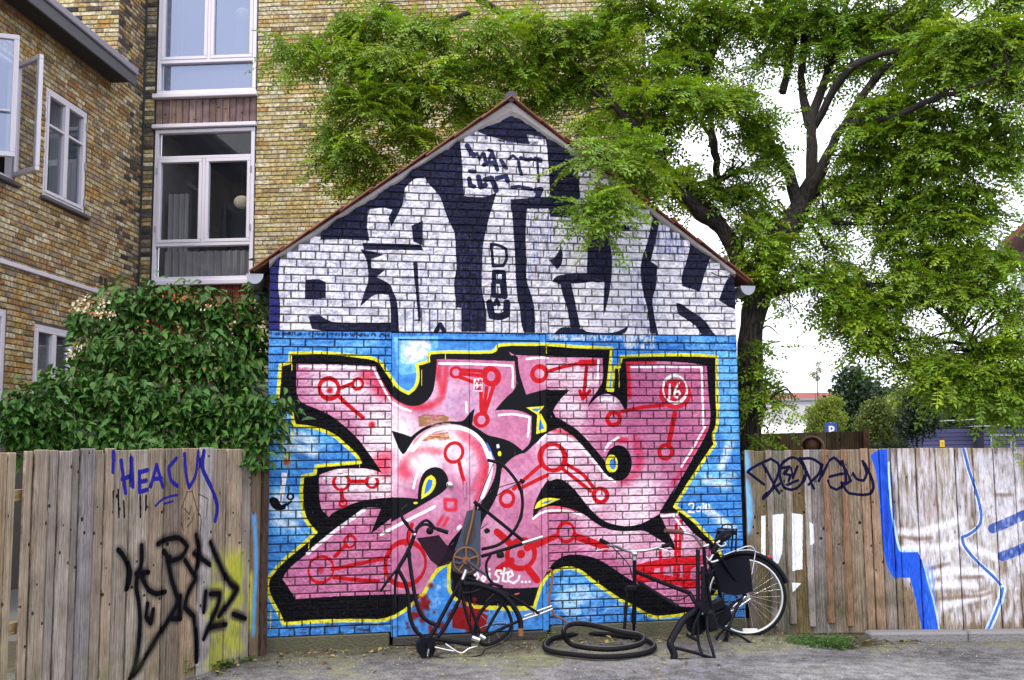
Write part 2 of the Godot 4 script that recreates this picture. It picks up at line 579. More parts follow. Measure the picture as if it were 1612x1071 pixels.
	for l in [[1660,4215,1699,4144,1721,4138], [1747,4153,1767,4101,1793,4155], [1806,4149,1819,4090], [1852,4184,1878,4178,1904,4093,1878,4159,1852,4104], [1806,4049,1845,4078,1910,4067,1923,4015], [1681,3991,1727,3987], [1675,3925,1687,3860,1720,3855], [1759,3942,1778,3851,1817,3872], [1818,3918,1870,3933,1896,3882,1909,3830], [1922,3936,2001,3959,2014,3913], [2029,4112,2063,4147,2106,4116], [2115,4096,2123,4024,2140,3978], [2135,4130,2188,4113,2228,4121], [2268,4123,2308,4112], [2284,4097,2290,3924], [2053,3862,2119,3871], [2146,3865,2225,3849], [2265,3844,2311,3852,2277,3778], [1957,4096,2002,4032]]:
		p.line(l, p.rg.randf_range(22, 52), Color8(38, 42, 74))
	p.streaks([1925,4294,2243,4256], 30, 30, 40, navy, 0.5, 0.9)
	p.streaks([1560,3439,1790,2605], 320, 60, 12, Color8(92, 98, 140), 0.08, 0.45)
	p.streaks([1353,4095,1622,3740], 160, 60, 12, Color8(70, 78, 130), 0.08, 0.4)
	p.streaks([430,3775,1134,3370], 160, 50, 12, Color8(60, 70, 130), 0.1, 0.45)
	p.streaks([1704,4522,2606,4286], 160, 40, 20, Color8(24, 24, 84), 0.2, 0.6)
	p.poly([1914,4553,1980,4566,1980,4526,1914,4522], Color8(150, 20, 30), false)
	p.poly([2007,4562,2086,4567,2126,4551,2006,4525], Color8(158, 22, 28), false)
	for k in 500:
		p.streaks([0, 2560, 4100, 4700], 1, 12, 60, Color8(104, 108, 140), 0.12, 0.5)
	p.streaks([0, 2560, 4100, 4600], 260, 40, 14, Color8(40, 42, 70), 0.06, 0.35)
	p.grain(Color8(60, 62, 84), 0.22, 0.02)
	# --- lower field: blue air
	var band := Paint.new(0, 100, 4100, 2480, 0.4, 5)
	band.im.fill(blue)
	band.streaks([0, 100, 4100, 2580], 500, 60, 90, Color8(28, 88, 190), 0.1, 0.4)
	for l in [[104,1696,307,1746,513,1615], [60,1261,263,1181,114,981,316,900], [31,1543,259,1463], [3636,1283,3875,1390,3988,1222], [3584,1505,3815,1363], [3951,1892,4003,1668,3941,2515,4020,2175], [2424,398,2564,473,2701,362,2811,306], [871,2484,714,2429,557,2454], [4027,2402,4076,2062], [3672,2513,3909,2458]]:
		band.spray(l, 190, sky_blue, 0.6)
	for l in [[29,1697,256,1726,410,1642], [37,1135,314,1068], [4001,1612,3905,1390], [3747,1061,4035,835], [25,1955,153,1851], [86,1236,288,1155], [156,1644,411,1564], [3754,1309,3989,1250], [2562,367,2699,283], [64,1033,265,978]]:
		band.spray(l, 100, Color8(214, 236, 252), 0.7)
	band.poly([1027,2535,1396,2550,1413,2495,1390,2428,1318,2361,1285,2262,1197,2228,1088,2217,1055,2282], sky_blue)
	band.poly([1087,2519,1341,2527,1307,2460,1274,2416,1241,2338,1154,2299,1088,2326], Color8(176, 220, 248))
	band.streaks([1120,2503,1274,2339], 70, 90, 60, Color8(240, 246, 252), 0.3, 0.8)
	band.poly([2377,302,2418,377,2499,412,2634,446,2714,405,2604,306,2616,204,2535,169,2469,197], Color8(150, 204, 246))
	band.poly([2631,305,2740,353,2834,311,2779,261,2737,161,2642,164], Color8(92, 160, 232))
	band.streaks([2379,442,3008,150], 60, 40, 90, Color8(210, 232, 250), 0.15, 0.5)
	band.poly([3822,1279,3910,1358,4012,1384,4068,1329,3951,1290], Color8(150, 204, 246))
	band.streaks([-9,2527,1030,2421], 40, 26, 100, Color8(170, 210, 246), 0.1, 0.5)
	band.streaks([2596,2524,4088,2403], 60, 22, 90, Color8(30, 84, 190), 0.2, 0.6)
	band.streaks([16,208,1037,76], 40, 30, 80, Color8(66, 36, 46), 0.3, 0.8)
	band.grain(Color8(30, 70, 150), 0.25, 0.03)
	p.im.blend_rect(band.im, Rect2i(0, 0, band.im.get_width(), band.im.get_height()), Vector2i(0, p.h - band.im.get_height()))
	# ragged meeting of the two fields
	p.streaks([-10,2559,987,2539], 120, 30, 16, navy, 0.6, 1.0)
	p.streaks([2354,2565,3143,2530], 120, 40, 16, white, 0.6, 1.0)
	p.streaks([3143,2530,4097,2494], 60, 30, 16, navy, 0.3, 0.9)
	p.streaks([3028,2584,3316,2464], 90, 60, 20, white, 0.6, 1.0)
	p.streaks([1019,2571,2354,2554], 60, 26, 20, Color8(24, 46, 130), 0.4, 0.8)
	# --- letter outline: yellow, then ink
	var edge := [181,2315,180,2390,447,2400,682,2378,903,2349,958,2260,1018,2173,1017,2173,1077,2096,1154,2064,1208,2102,1236,2173,1234,2261,1225,2307,1274,2319,1324,2333,1321,2372,1335,2405,1496,2416,1855,2412,1900,2433,1912,2466,1957,2484,2335,2487,2334,2487,2640,2465,2929,2457,2907,2278,2880,2093,2927,2087,2942,2292,2998,2295,3014,2380,3197,2395,3625,2408,3900,2391,3890,2078,3892,1778,3835,1697,3858,1615,3741,1468,3534,1175,3468,1076,3530,1038,3655,940,3737,845,3834,763,3953,509,3732,181,3282,129,3174,182,3079,237,2957,300,2849,374,2715,469,2609,562,2488,588,2380,557,2286,483,2210,257,2214,239,1933,260,1729,283,1520,357,1485,466,1496,655,1375,598,1275,396,1017,200,726,219,423,224,154,215,101,329,32,450,20,555,59,614,147,716,296,833,401,929,301,1045,280,1259,292,1384,391,1403,398,1465,756,1491,730,1547,634,1633,538,1720,389,1779,227,1796,211,1828,194,1935,83,2015,101,2255,100,2290]
	p.line(edge, 36, Color8(120, 190, 240), true)
	p.poly(edge, ink)
	p.line(edge, 26, yellow, true)
	for k in range(0, edge.size(), 4):     # runs of wet paint
		var dx: float = edge[k] + p.rg.randf_range(-60, 60)
		var dl: float = p.rg.randf_range(50, 190)
		p.line([dx, edge[k + 1], dx + 2, edge[k + 1] - dl * 0.5, dx, edge[k + 1] - dl], 6, ink if k % 3 else yellow, false, false)
	# --- pink bodies, shaded with the can, cut to shape
	var q := p.like(21)
	q.im.fill(pink)
	q.streaks([0, 100, 4100, 2600], 300, 120, 160, Color8(178, 92, 134), 0.06, 0.25)
	q.dab([690,2101,926,1874,508,2164,1032,1689,927,1638,798,1404,617,1407,929,1325,1138,1689], 320, Color8(250, 240, 245), 0.85)
	q.dab([1403,1634,1565,1685,1350,1529,1217,1451,1618,1473], 230, Color8(252, 244, 248), 0.85)
	q.dab([2386,1625,2579,1434,2437,1301,2773,1242,3054,1129,3166,1018,2993,914,2714,1082,2554,1624,3229,1235], 280, Color8(250, 234, 242), 0.75)
	q.dab([2395,2252,2563,2225,2704,2171,2504,2006,2586,1896,2901,2005], 200, Color8(252, 240, 246), 0.8)
	q.dab([2765,839,3018,779,3390,796,3625,899,3532,684,3214,639], 240, Color8(248, 222, 236), 0.65)
	q.dab([1566,2113,1783,1952,1458,1952,1351,2059], 240, Color8(226, 190, 214), 0.6)
	q.dab([1778,1153,1941,1256,2106,1307,1884,887,1403,1160], 220, Color8(226, 180, 208), 0.6)
	q.dab([3419,1894,3127,1839,3589,1671,3721,2174,3078,2227,3190,2061], 260, Color8(190, 92, 136), 0.5)
	q.dab([421,518,726,533,931,654,319,673,519,870], 240, Color8(190, 108, 154), 0.5)
	q.dab([2816,544,3096,429,2428,662], 220, Color8(190, 96, 140), 0.5)
	for k in 60:
		q.dab([q.rg.randf_range(200, 3900), q.rg.randf_range(300, 2500)], q.rg.randf_range(60, 140), [Color8(250, 232, 242), Color8(190, 82, 124), Color8(214, 144, 178)][k % 3], 0.28)
	q.dab([812,2205,898,2129,942,2074,1007,2085,904,1482,966,1528,959,1419,1138,1400], 110, Color8(220, 40, 70), 0.7)
	q.spray([1390,2339,1407,2229,1450,2042,1395,1976,1252,1933,1099,1987,1023,2053], 90, Color8(212, 24, 40), 0.35)
	q.spray([1473,2285,1467,2130,1439,2020], 60, Color8(212, 24, 40), 0.3)
	q.spray([1093,1412,1134,1521,1231,1589,1342,1581,1446,1573], 90, Color8(222, 60, 80), 0.3)
	q.spray([1594,1725,1707,1654,1777,1556,1798,1444,1762,1320,1705,1224], 120, Color8(218, 60, 84), 0.34)
	q.spray([1819,1458,1790,1278,1718,1155], 60, Color8(214, 30, 50), 0.28)
	q.spray([1209,1650,1307,1736,1450,1768], 60, Color8(220, 70, 70), 0.3)
	q.spray([3062,2327,3073,2171,3079,2023], 60, Color8(216, 20, 36), 0.6)
	q.spray([3055,2333,3338,2342], 40, Color8(216, 20, 36), 0.5)
	q.spray([3125,1675,3177,1501,3103,1329,2978,1298], 120, Color8(212, 50, 90), 0.35)
	q.spray([2971,1660,3068,1648], 60, Color8(216, 40, 70), 0.5)
	q.spray([2361,1091,2482,1083,2616,1041], 60, Color8(222, 70, 80), 0.4)
	q.spray([2396,1746,2532,1719,2613,1678], 60, Color8(222, 60, 80), 0.4)
	q.spray([3793,1751,3599,1469,3451,1258], 50, Color8(216, 50, 90), 0.4)
	q.spray([1633,965,1760,1072,1874,1152], 80, Color8(196, 60, 110), 0.3)
	q.streaks([1406,2086,1694,1866], 60, 60, 110, Color8(190, 160, 200), 0.1, 0.35)
	q.grain(Color8(120, 40, 90), 0.14, 0.02)
	var cut := p.like(2)
	var on := Color.WHITE
	cut.poly([231,2304,533,2301,876,2287,904,2216,953,2129,1007,2042,1067,1993,1176,1949,1285,1971,1362,2064,1384,2207,1394,2353,1697,2350,2064,2339,2074,2232,2079,2104,1976,2020,1890,1918,2032,1926,2133,1909,2210,1869,2206,1764,2199,1642,2136,1582,1933,1422,1903,1276,1817,1139,1703,990,1577,857,1493,777,1382,604,1313,499,1265,407,1016,416,572,416,249,405,142,566,178,640,342,771,432,837,568,947,498,1064,432,1119,419,1333,426,1395,548,1439,687,1450,842,1436,935,1403,848,1534,729,1697,622,1794,515,1880,398,1934,282,1977,229,2041], on)
	cut.poly([2013,2422,2036,2389,2087,2395,2161,2388,2364,2385,2639,2378,2842,2370,2849,2171,2785,2077,2729,2010,2700,1934,2742,1990,2813,2050,2896,2063,2972,2023,3019,1956,3052,1869,3066,2037,3055,2340,3338,2349,3623,2337,3803,2311,3810,2078,3831,1805,3747,1643,3597,1416,3449,1177,3509,1288,3377,1104,3326,1019,3487,1023,3583,901,3665,820,3776,738,3802,644,3750,330,3704,214,3466,223,3370,291,3151,403,2961,526,2827,620,2719,669,2597,692,2489,692,2395,646,2340,584,2280,481,2251,427,1981,425,1813,455,1701,540,1744,770,1760,962,1831,1070,1903,1193,1932,1317,1940,1415,2019,1505,2106,1550,2152,1554,2233,1631,2342,1719,2349,1730,2424,1759,2492,1778,2425,1838,2392,1911,2455,2010,2545,2092,2354,2092,2336,2101,2164,2053,2103,2232,2093,2378], on)
	p.im.blend_rect_mask(q.im, cut.im, Rect2i(0, 0, p.im.get_width(), p.h), Vector2i.ZERO)
	# --- ink shapes inside the bodies
	p.poly([417,845,498,1064,597,1115,719,1167,874,1195,1014,1200,1011,1202,1134,1196,1231,1185,1238,1287,1272,1396,1342,1446,1425,1442,1481,1379,1495,1297,1453,1242,1369,1189,1272,1136,1176,1084,1012,999,1015,1033,844,907,930,1116,812,1126,789,1104,689,1037,568,947,447,844], ink)
	p.poly([1013,1751,1100,1727,1176,1699,1220,1737,1285,1780,1384,1814,1494,1830,1583,1822,1627,1835,1683,1910,1714,1934,1694,1797,1738,1766,1827,1705,1917,1688,2029,1654,2139,1565,2152,1549,2120,1555,2048,1525,1969,1456,1936,1415,1925,1318,1889,1221,1831,1112,1760,1017,1675,909,1549,830,1500,791,1479,642,1451,643,1472,791,1577,911,1704,1032,1775,1154,1825,1229,1878,1332,1900,1429,1891,1506,1820,1622,1760,1700,1671,1767,1583,1800,1472,1806,1362,1790,1263,1736,1209,1693,1160,1618,1127,1562,1106,1554,1068,1608], ink)
	p.poly([2357,1312,2418,1337,2485,1319,2579,1237,2659,1131,2739,1038,2820,971,2929,930,3052,916,3164,935,3276,988,3333,1019,3399,866,3502,673,3382,761,3272,830,3190,882,3079,876,2969,877,2846,899,2751,953,2657,1027,2576,1065,2455,1099,2354,1108,2267,1080,2212,985,2213,1035,2216,1090,2246,1173,2298,1270,2342,1325], ink)
	p.line([2425,1825,2492,1782,2560,1745,2641,1672,2735,1565,2815,1472,2882,1372], 64, ink)
	p.oval([2971,1461], 118, 152, ink)
	p.poly([1261,1180,1267,1280,1300,1361,1348,1381,1386,1346,1383,1285,1341,1224], yellow)
	p.poly([1289,1220,1297,1297,1325,1347,1355,1336,1352,1285,1321,1242], Color8(50, 120, 220))
	p.oval([2909,1454], 54, 80, yellow)
	p.oval([2919,1453], 30, 46, Color8(60, 130, 224))
	p.poly([2224,1081,2247,1139,2321,1179,2449,1161,2375,1134,2294,1099], yellow)
	p.poly([2274,1119,2321,1147,2388,1156,2341,1131], Color8(50, 110, 210))
	p.poly([2162,1942,2319,1955,2259,1880], yellow, false)
	p.poly([2202,1929,2291,1935,2257,1903], Color8(50, 120, 220), false)
	p.poly([2259,1892,2287,1892,2343,1785,2331,1735,2247,1714], yellow, false)
	p.poly([2281,1847,2317,1763,2266,1744], Color8(60, 130, 224), false)
	p.poly([1810,1651,1838,1628,1876,1523,1859,1523], Color8(50, 110, 214))
	p.poly([1899,1628,1922,1633,1929,1600,1905,1595], white); p.oval([1927,1551], 16, 22, yellow)
	p.oval([1214,1151], 18, 10, yellow)
	# --- red joints and rods
	var joints := [[[497,2101], 80, 36], [[732,2139], 42, 26], [[603,1334], 62, 24], [[853,1330], 45, 26], [[619,1161], 28, 20], [[446,632], 100, 20], [[675,850], 45, 20], [[1556,2241], 42, 24], [[1859,2209], 62, 50], [[1774,1838], 52, 34], [[2280,2233], 60, 40], [[2933,1843], 55, 38], [[3400,1552], 58, 36], [[2387,1516], 108, 42], [[2803,1187], 58, 38], [[1988,1171], 58, 32], [[1537,1565], 76, 28], [[2495,881], 74, 28], [[2104,706], 116, 44], [[1128,659], 170, 34]]
	for jn in joints:
		p.ring(jn[0], jn[1], jn[1] * 1.04, jn[2], red)
	p.dab([503,2085,503,2085,446,629,852,1802,852,1802], 40, red, 0.9)
	for l in [[582,2101,683,2141], [583,2029,674,1944,776,1860], [664,1337,811,1335], [603,1269,615,1176], [554,735,645,823], [537,632,938,705], [548,568,724,540,908,526], [1601,2261,1775,2255], [1595,2230,1774,2214], [1584,2202,1707,2158], [1771,2081,1772,1887], [1821,2109,1789,1887], [1877,2120,1803,1893], [2356,2255,2527,2303,2651,2324], [2699,2291,2667,2036], [2634,2083,2660,2016,2723,2083], [3004,1902,3187,1942,3385,1958], [2508,1456,2663,1362,2743,1249], [2480,1410,2715,1224], [2278,1445,2046,1253], [2335,1365,2096,1252], [1579,1489,1600,1392,1628,1306], [2248,771,2415,847], [2210,792,2411,858], [1183,975,1135,814], [1015,798,961,677,969,585]]:
		p.line(l, 32, red)
	p.line([3494,1888,3425,1605], 46, red)
	for l in [[2579,844,2721,792,2843,743], [1900,897,1999,812], [2167,580,2238,489], [1912,588,2019,653], [2155,757,2213,788], [2651,2324,2769,2329]]:
		p.line(l, 60, red)
	p.oval([3501,2057], 150, 132, Color8(206, 36, 56))
	p.oval([2105,708], 36, 36, red)
	p.spray([1459,1174,1557,1165,1550,1083,1466,1091,1459,1174], 40, Color8(212, 30, 50), 0.5)
	p.spray([1445,1037,1396,956], 40, Color8(212, 30, 50), 0.4); p.spray([1487,1023,1445,948], 40, Color8(212, 30, 50), 0.4)
	for l in [[3127,559,3294,593,3490,607,3674,622], [3132,481,3236,491,3430,446,3653,412], [3127,559,3139,481,3237,543], [3573,572,3554,389]]:
		p.line(l, 70, Color8(206, 24, 36))
	for l in [[3327,691,3338,553,3335,449], [3477,917,3472,706,3451,471], [3524,956,3487,483], [3572,533,3658,583,3676,464,3582,388]]:
		p.line(l, 30, Color8(206, 24, 36))
	# --- white highlights
	for l in [[258,2283,575,2280,857,2272], [863,2265,931,2129,1005,1998], [1021,1987,1089,1944,1170,1915], [1412,2315,1719,2314,2041,2301], [2044,2297,2051,2210,2045,2115], [1924,1878,2031,1889,2122,1875,2190,1858], [2190,1855,2184,1786,2174,1692], [2170,2358,2253,2370,2357,2369], [2804,2352,2803,2264,2794,2164], [1196,1274,1224,1397,1300,1485], [2212,1000,2266,1042,2347,1070,2481,1067,2630,1025], [2848,1571,2888,1637,2974,1680], [2812,2003,2881,2023,2950,1986], [3104,2293,3451,2298,3752,2297], [3752,2297,3756,2050,3754,1778], [3768,1765,3659,1590,3541,1423], [2464,1693,2558,1659,2666,1572,2787,1433,2854,1346,2936,1299], [465,1367,564,1390,718,1399,889,1370], [3452,1010,3526,903,3561,869], [3346,999,3487,1009], [2261,1636,2302,1686,2336,1708], [1644,1987,1647,1904]]:
		p.line(l, 19, Color8(248, 246, 250))
	p.line([1192,1585,1263,1693,1362,1758,1494,1781,1627,1767,1727,1712,1793,1634,1831,1523,1841,1555,1859,1458,1835,1333,1775,1189], 34, Color8(246, 240, 248))
	p.line([930,903,1012,945,1203,1036,1372,1118], 26, Color8(248, 246, 250))
	p.line([789,1104,568,947,417,829,339,763], 30, Color8(240, 226, 238))
	p.line([1570,932,1588,949], 30, white)
	# --- the writing
	p.ring([3500,2101], 112, 120, 22, Color8(248, 244, 246))
	p.line([3455,2143,3446,2020], 19, Color8(250, 246, 248))
	p.line([3538,2156,3499,2091,3492,2043,3520,2023,3547,2053,3533,2083,3499,2075], 18, Color8(250, 246, 248))
	for l in [[3600,1093,3624,1110,3648,1093,3637,1060,3593,1027,3646,1026], [3807,1029,3810,1029], [3832,1029,3835,1029]]:
		p.line(l, 15, Color8(236, 242, 252))
	p.line([3731,1074,3728,1028], 11, Color8(236, 242, 252))
	p.line([3732,1098,3732,1095], 12, Color8(236, 242, 252))
	p.ring([3688,1051], 18, 20, 12, Color8(236, 242, 252))
	p.ring([3772,1063], 17, 33, 12, Color8(236, 242, 252))
	for l in [[1708,547,1729,560,1743,532,1715,492,1750,491], [1764,518,1785,538,1799,510,1778,490,1764,518], [1834,556,1834,495], [1835,590,1835,588], [1933,574,1898,578,1883,548,1914,520,1904,486,1869,487], [1961,593,1946,492,1975,484], [1933,553,1989,558], [1989,511,2032,537,2018,571,1989,552,1993,490,2038,468,2081,494,2088,528], [2109,478,2112,478], [2142,474,2145,474], [2175,476,2178,476]]:
		p.line(l, 19, Color8(246, 240, 246))
	# candle on the left
	p.spray([166,1575,164,1521], 100, Color8(216, 214, 110), 0.4)
	p.spray([159,1514,167,1483], 60, Color8(226, 130, 40), 0.6)
	p.dab([164,1498,167,1490], 36, Color8(190, 70, 30), 0.9)
	p.poly([28,1203,50,1225,96,1209,126,1155,171,1177,157,1124,97,1110,44,1142], ink)
	p.ring([196,1222], 22, 24, 16, ink)
	p.line([171,1154,201,1184], 18, ink)
	p.poly([123,1414,168,1414,152,1276,129,1155,104,1178,115,1292], Color8(238, 242, 250))
	# paper sticker and scraped patches on the door
	p.poly([1709,2186,1785,2194,1783,2078,1706,2084], Color8(240, 214, 222), false)
	for l in [[1720,2142,1735,2177,1749,2144], [1761,2181,1757,2142], [1774,2181,1772,2144], [1752,2162,1781,2164], [1727,2120,1720,2095,1742,2095,1742,2109], [1754,2125,1751,2092,1776,2098,1758,2109,1774,2122]]:
		p.line(l, 10, Color8(170, 20, 50))
	p.poly([1236,1867,1285,1887,1373,1880,1439,1883,1496,1864,1489,1823,1395,1823,1296,1789,1241,1782], Color8(150, 104, 72), false)
	p.streaks([1241,1873,1488,1784], 40, 20, 60, Color8(200, 160, 140), 0.2, 0.7)
	p.line([1340,1823,1367,1883,1411,1828], 10, Color8(206, 106, 152))
	p.poly([1263,1666,1340,1714,1428,1730,1488,1735,1502,1675,1417,1665,1384,1687,1296,1660], Color8(168, 100, 58), false)
	p.streaks([1274,1726,1494,1664], 30, 16, 60, Color8(226, 196, 180), 0.3, 0.8)
	# foot of the door: worn to the rust-red primer
	for pt in [[1299,339], [1251,300], [1340,377], [1575,288], [1672,291], [1401,152], [1638,142], [1218,210]]:
		for k in 9:
			var a: Array = pt
			p.dab([a[0] + p.rg.randf_range(-70, 70), a[1] + p.rg.randf_range(-90, 60)], p.rg.randf_range(18, 50), Color8(132, 18, 22), 1.0)
	p.poly([1517,122,1517,286,1708,294,1826,253,1792,79], Color8(140, 20, 24))
	p.poly([1772,240,2203,239,2191,120,1985,102], Color8(80, 150, 226)); p.line([1708,284,2214,259], 26, yellow)
	p.poly([1283,399,1382,594,1496,648,1481,466,1503,405,1533,275,1340,282], Color8(60, 138, 226))
	p.line([1279,395,1382,596,1498,652,1484,466,1506,409], 30, yellow)
	p.streaks([1299,513,1506,291], 50, 50, 30, Color8(160, 206, 246), 0.2, 0.7)
	p.dab([1297,379,1320,338,1288,312,1341,471], 40, Color8(132, 18, 22), 1.0)
	# chips, drips and scratches over everything
	for k in 260:
		p.streaks([0, 100, 4100, 2600], 1, 40, 5, [Color8(240, 236, 240), ink, Color8(90, 60, 60)][k % 3], 0.3, 0.8)
	p.streaks([0, 100, 4100, 330], 160, 50, 30, Color8(44, 34, 34), 0.1, 0.4)
	p.grain(Color8(20, 14, 26), 0.10, 0.05)

# ---------------------------------------------------------------- tags on the two plank fences (clear where the wood is bare)
const LEFT_SHEET := Vector2(2.6, 1.7)
const RIGHT_SHEET := Vector2(2.7, 1.7)

func paint_left_fence() -> ImageTexture:
	var p := Paint.new(0, -40, 2600, 1700, 0.4, 31)
	p.im.fill(Color(0.3, 0.3, 0.3, 0.0))
	var ink := Color8(10, 9, 16)
	var lime := Color8(176, 182, 20)
	for k in 90:
		var a := [420,410]
		p.dab([a[0] + p.rg.randf_range(-190, 250) , a[1] + p.rg.randf_range(-420, 420)], p.rg.randf_range(50, 120), lime, 0.3)
	p.spray([378,807,314,496,356,85], 240, lime, 0.22)
	p.spray([149,646,136,198], 90, Color8(206, 200, 60), 0.25)
	p.spray([118,1086,79,707,101,467,107,159], 70, Color8(90, 166, 230), 0.45)
	for l in [[1569,961,1506,903,1450,795,1487,697], [1362,971,1353,843,1416,732,1356,547,1358,341,1393,172,1442,108], [1408,790,1279,783], [1365,785,1308,689,1207,623,1118,634], [1282,573,1300,494,1244,440,1225,528], [1402,130,1300,213,1152,366,1043,470,954,582,967,428,1042,439], [1198,964,1109,995,969,991,890,921,940,846,1080,837,1140,913], [1103,847,1051,687,976,554,944,424], [915,828,840,741,789,687,883,588,903,496,804,419], [799,993,758,876,791,735], [820,866,641,764], [646,931,537,773,426,611,315,547,395,473,525,376], [685,578,706,436], [634,555,517,540,527,459,627,343,699,243], [651,315,443,306], [804,419,768,239,768,97], [364,369,197,310]]:
		p.spray(l, 96, ink, 0.55)
		p.line(l, 36, ink)
	for l in [[1636,1343,1626,1197], [1586,1349,1572,1172], [1532,1273,1523,1169], [1386,1303,1380,1160], [1332,1300,1332,1202]]:
		p.line(l, 16, ink)
	for k in 60:
		p.dab([p.rg.randf_range(0, 2500), p.rg.randf_range(-40, 330)], p.rg.randf_range(40, 130), Color8(84, 98, 44), 0.2)
	var ul := Color8(38, 36, 132)
	for l in [[1647,1599,1645,1468], [1567,1540,1542,1421,1517,1328], [1477,1553,1461,1366], [1554,1418,1466,1439], [1401,1462,1395,1326,1314,1341], [1401,1459,1324,1472], [1398,1392,1334,1402], [1280,1359,1228,1507,1163,1355], [1264,1409,1179,1413], [1036,1548,1116,1486,1096,1391,1018,1354], [942,1578,924,1418,885,1336,814,1414,795,1593]]:
		p.line(l, 32, ul)
	p.line([740,1593,766,1478,687,1378,592,1258,558,1173,587,1083], 40, ul)
	p.line([1230,1226,1142,1281,1015,1290], 18, ul); p.line([1141,1237,1060,1249], 16, ul)
	for l in [[935,1036,986,1150,908,1305,855,1311,807,1203,748,1102,763,1022], [940,1195,878,1143,856,1206], [899,1057,840,1100,830,1156], [772,1283,682,1246,703,1099]]:
		p.line(l, 7, Color8(40, 30, 30))
	p.grain(Color8(70, 62, 50), 0.0, 0.03)
	return p.texture()

func paint_right_fence() -> ImageTexture:
	var p := Paint.new(0, -100, 2700, 1700, 0.4, 41)
	p.im.fill(Color(0.8, 0.8, 0.84, 0.0))
	var ink := Color8(20, 18, 46)
	p.spray([-12,1543,8,1433,22,1355], 90, Color8(110, 184, 240), 0.5)
	p.spray([-20,1293,10,1153,17,983,-19,829], 100, Color8(110, 184, 240), 0.5)
	for k in 50:
		p.dab([p.rg.randf_range(60, 1250), p.rg.randf_range(-60, 420)], p.rg.randf_range(50, 150), Color8(56, 62, 30), 0.26)
	# whitewash
	p.streaks([1279,1521,2411,816], 620, 260, 22, Color8(206, 204, 216), 0.1, 0.55)
	p.streaks([1331,859,2385,392], 420, 160, 34, Color8(214, 212, 224), 0.15, 0.6)
	p.streaks([1544,464,2365,68], 190, 140, 30, Color8(218, 214, 226), 0.1, 0.5)
	p.streaks([2009,1514,2409,783], 260, 120, 40, Color8(208, 206, 218), 0.1, 0.5)
	for l in [[1322,842,1454,817,1656,872,1911,952], [1331,678,1482,710,1697,691,1900,755], [1552,464,1753,495,1952,493,2149,459], [1670,187,1905,250,2090,297], [1898,722,2061,655,2190,589], [1580,366,1813,381,2011,363]]:
		p.spray(l, 90, Color8(236, 234, 244), 0.35)
	for l in [[1353,793,1468,767,1618,782], [1588,521,1756,560], [1849,437,2048,443], [1591,253,1807,267,2039,281,2107,313], [2189,1148,2339,1146]]:
		p.spray(l, 46, Color8(122, 104, 96), 0.35)
	# blue river and bands
	var b := Color8(38, 84, 200)
	p.poly([1099,1503,1172,1559,1252,1558,1251,1239,1270,941,1298,695,1330,657,1479,661,1518,579,1553,415,1593,220,1628,-54,1490,-53,1455,173,1399,441,1261,438,1207,516,1170,729,1166,1074,1146,1356], b)
	p.streaks([1187,1522,1289,499], 90, 260, 10, Color8(26, 44, 150), 0.2, 0.6)
	p.streaks([1524,562,1610,-22], 60, 160, 12, Color8(70, 120, 226), 0.2, 0.6)
	p.line([1260,1438,1259,1106,1279,925,1307,711,1334,670,1480,674], 18, Color8(170, 206, 240))
	p.line([1517,579,1557,399,1605,204,1630,-22], 14, Color8(160, 196, 236))
	for w in [[40, Color8(206, 218, 238)], [26, Color8(70, 96, 168)]]:
		p.line([1927,1552,1966,1348,2023,1166,2056,984,2040,885,1936,807,1872,785,1881,706,1990,574,2147,426,2203,345], w[0], w[1])
	for w in [[58, Color8(198, 214, 238)], [22, Color8(66, 110, 196)]]:
		p.line([2203,345,2178,247,2121,119,2047,-26], w[0], w[1])
	p.line([2147,855,2292,916,2446,980], 84, Color8(62, 82, 150))
	p.line([2216,618,2326,653,2429,698], 84, Color8(62, 84, 156))
	p.streaks([2146,983,2397,587], 90, 70, 20, Color8(220, 224, 238), 0.1, 0.5)
	# whitened boards set back behind the battens
	for l in [[125,982,164,987,150,582,112,593], [218,993,321,1000,297,657,261,575,205,559], [388,1008,491,990,470,519,375,509], [541,929,580,907,579,742,539,731], [366,411,454,399,419,361,368,329], [294,422,305,422,299,260,288,260]]:
		p.poly(l, Color8(222, 224, 232), false)
	# the tag
	for l in [[160,1257,17,1368,47,1398,222,1483,292,1446,305,1376,212,1198,147,1128,152,1164,293,1259], [158,1429,245,1244,290,1178], [336,1225,295,1321,309,1430,380,1492,459,1491,531,1397,514,1288,448,1217,385,1209,336,1225], [322,1399,380,1414,336,1349,390,1336,369,1286], [400,1398,417,1312,459,1410], [459,1289,356,1255], [487,1488,521,1382,597,1217], [466,1476,585,1490,673,1427,654,1346,544,1254], [642,1284,728,1458,789,1488,864,1410,925,1281,858,1251], [732,1317,846,1344], [718,1286,732,1236,793,1205,860,1238,879,1316,851,1457], [948,1347,973,1296,1032,1283,1069,1342,1032,1455,1057,1416,1113,1283,1116,1202,1073,1156,932,1165,871,1189,843,1267]]:
		p.line(l, 27, ink)
	return p.texture()

# ---------------------------------------------------------------- materials
var M := {}

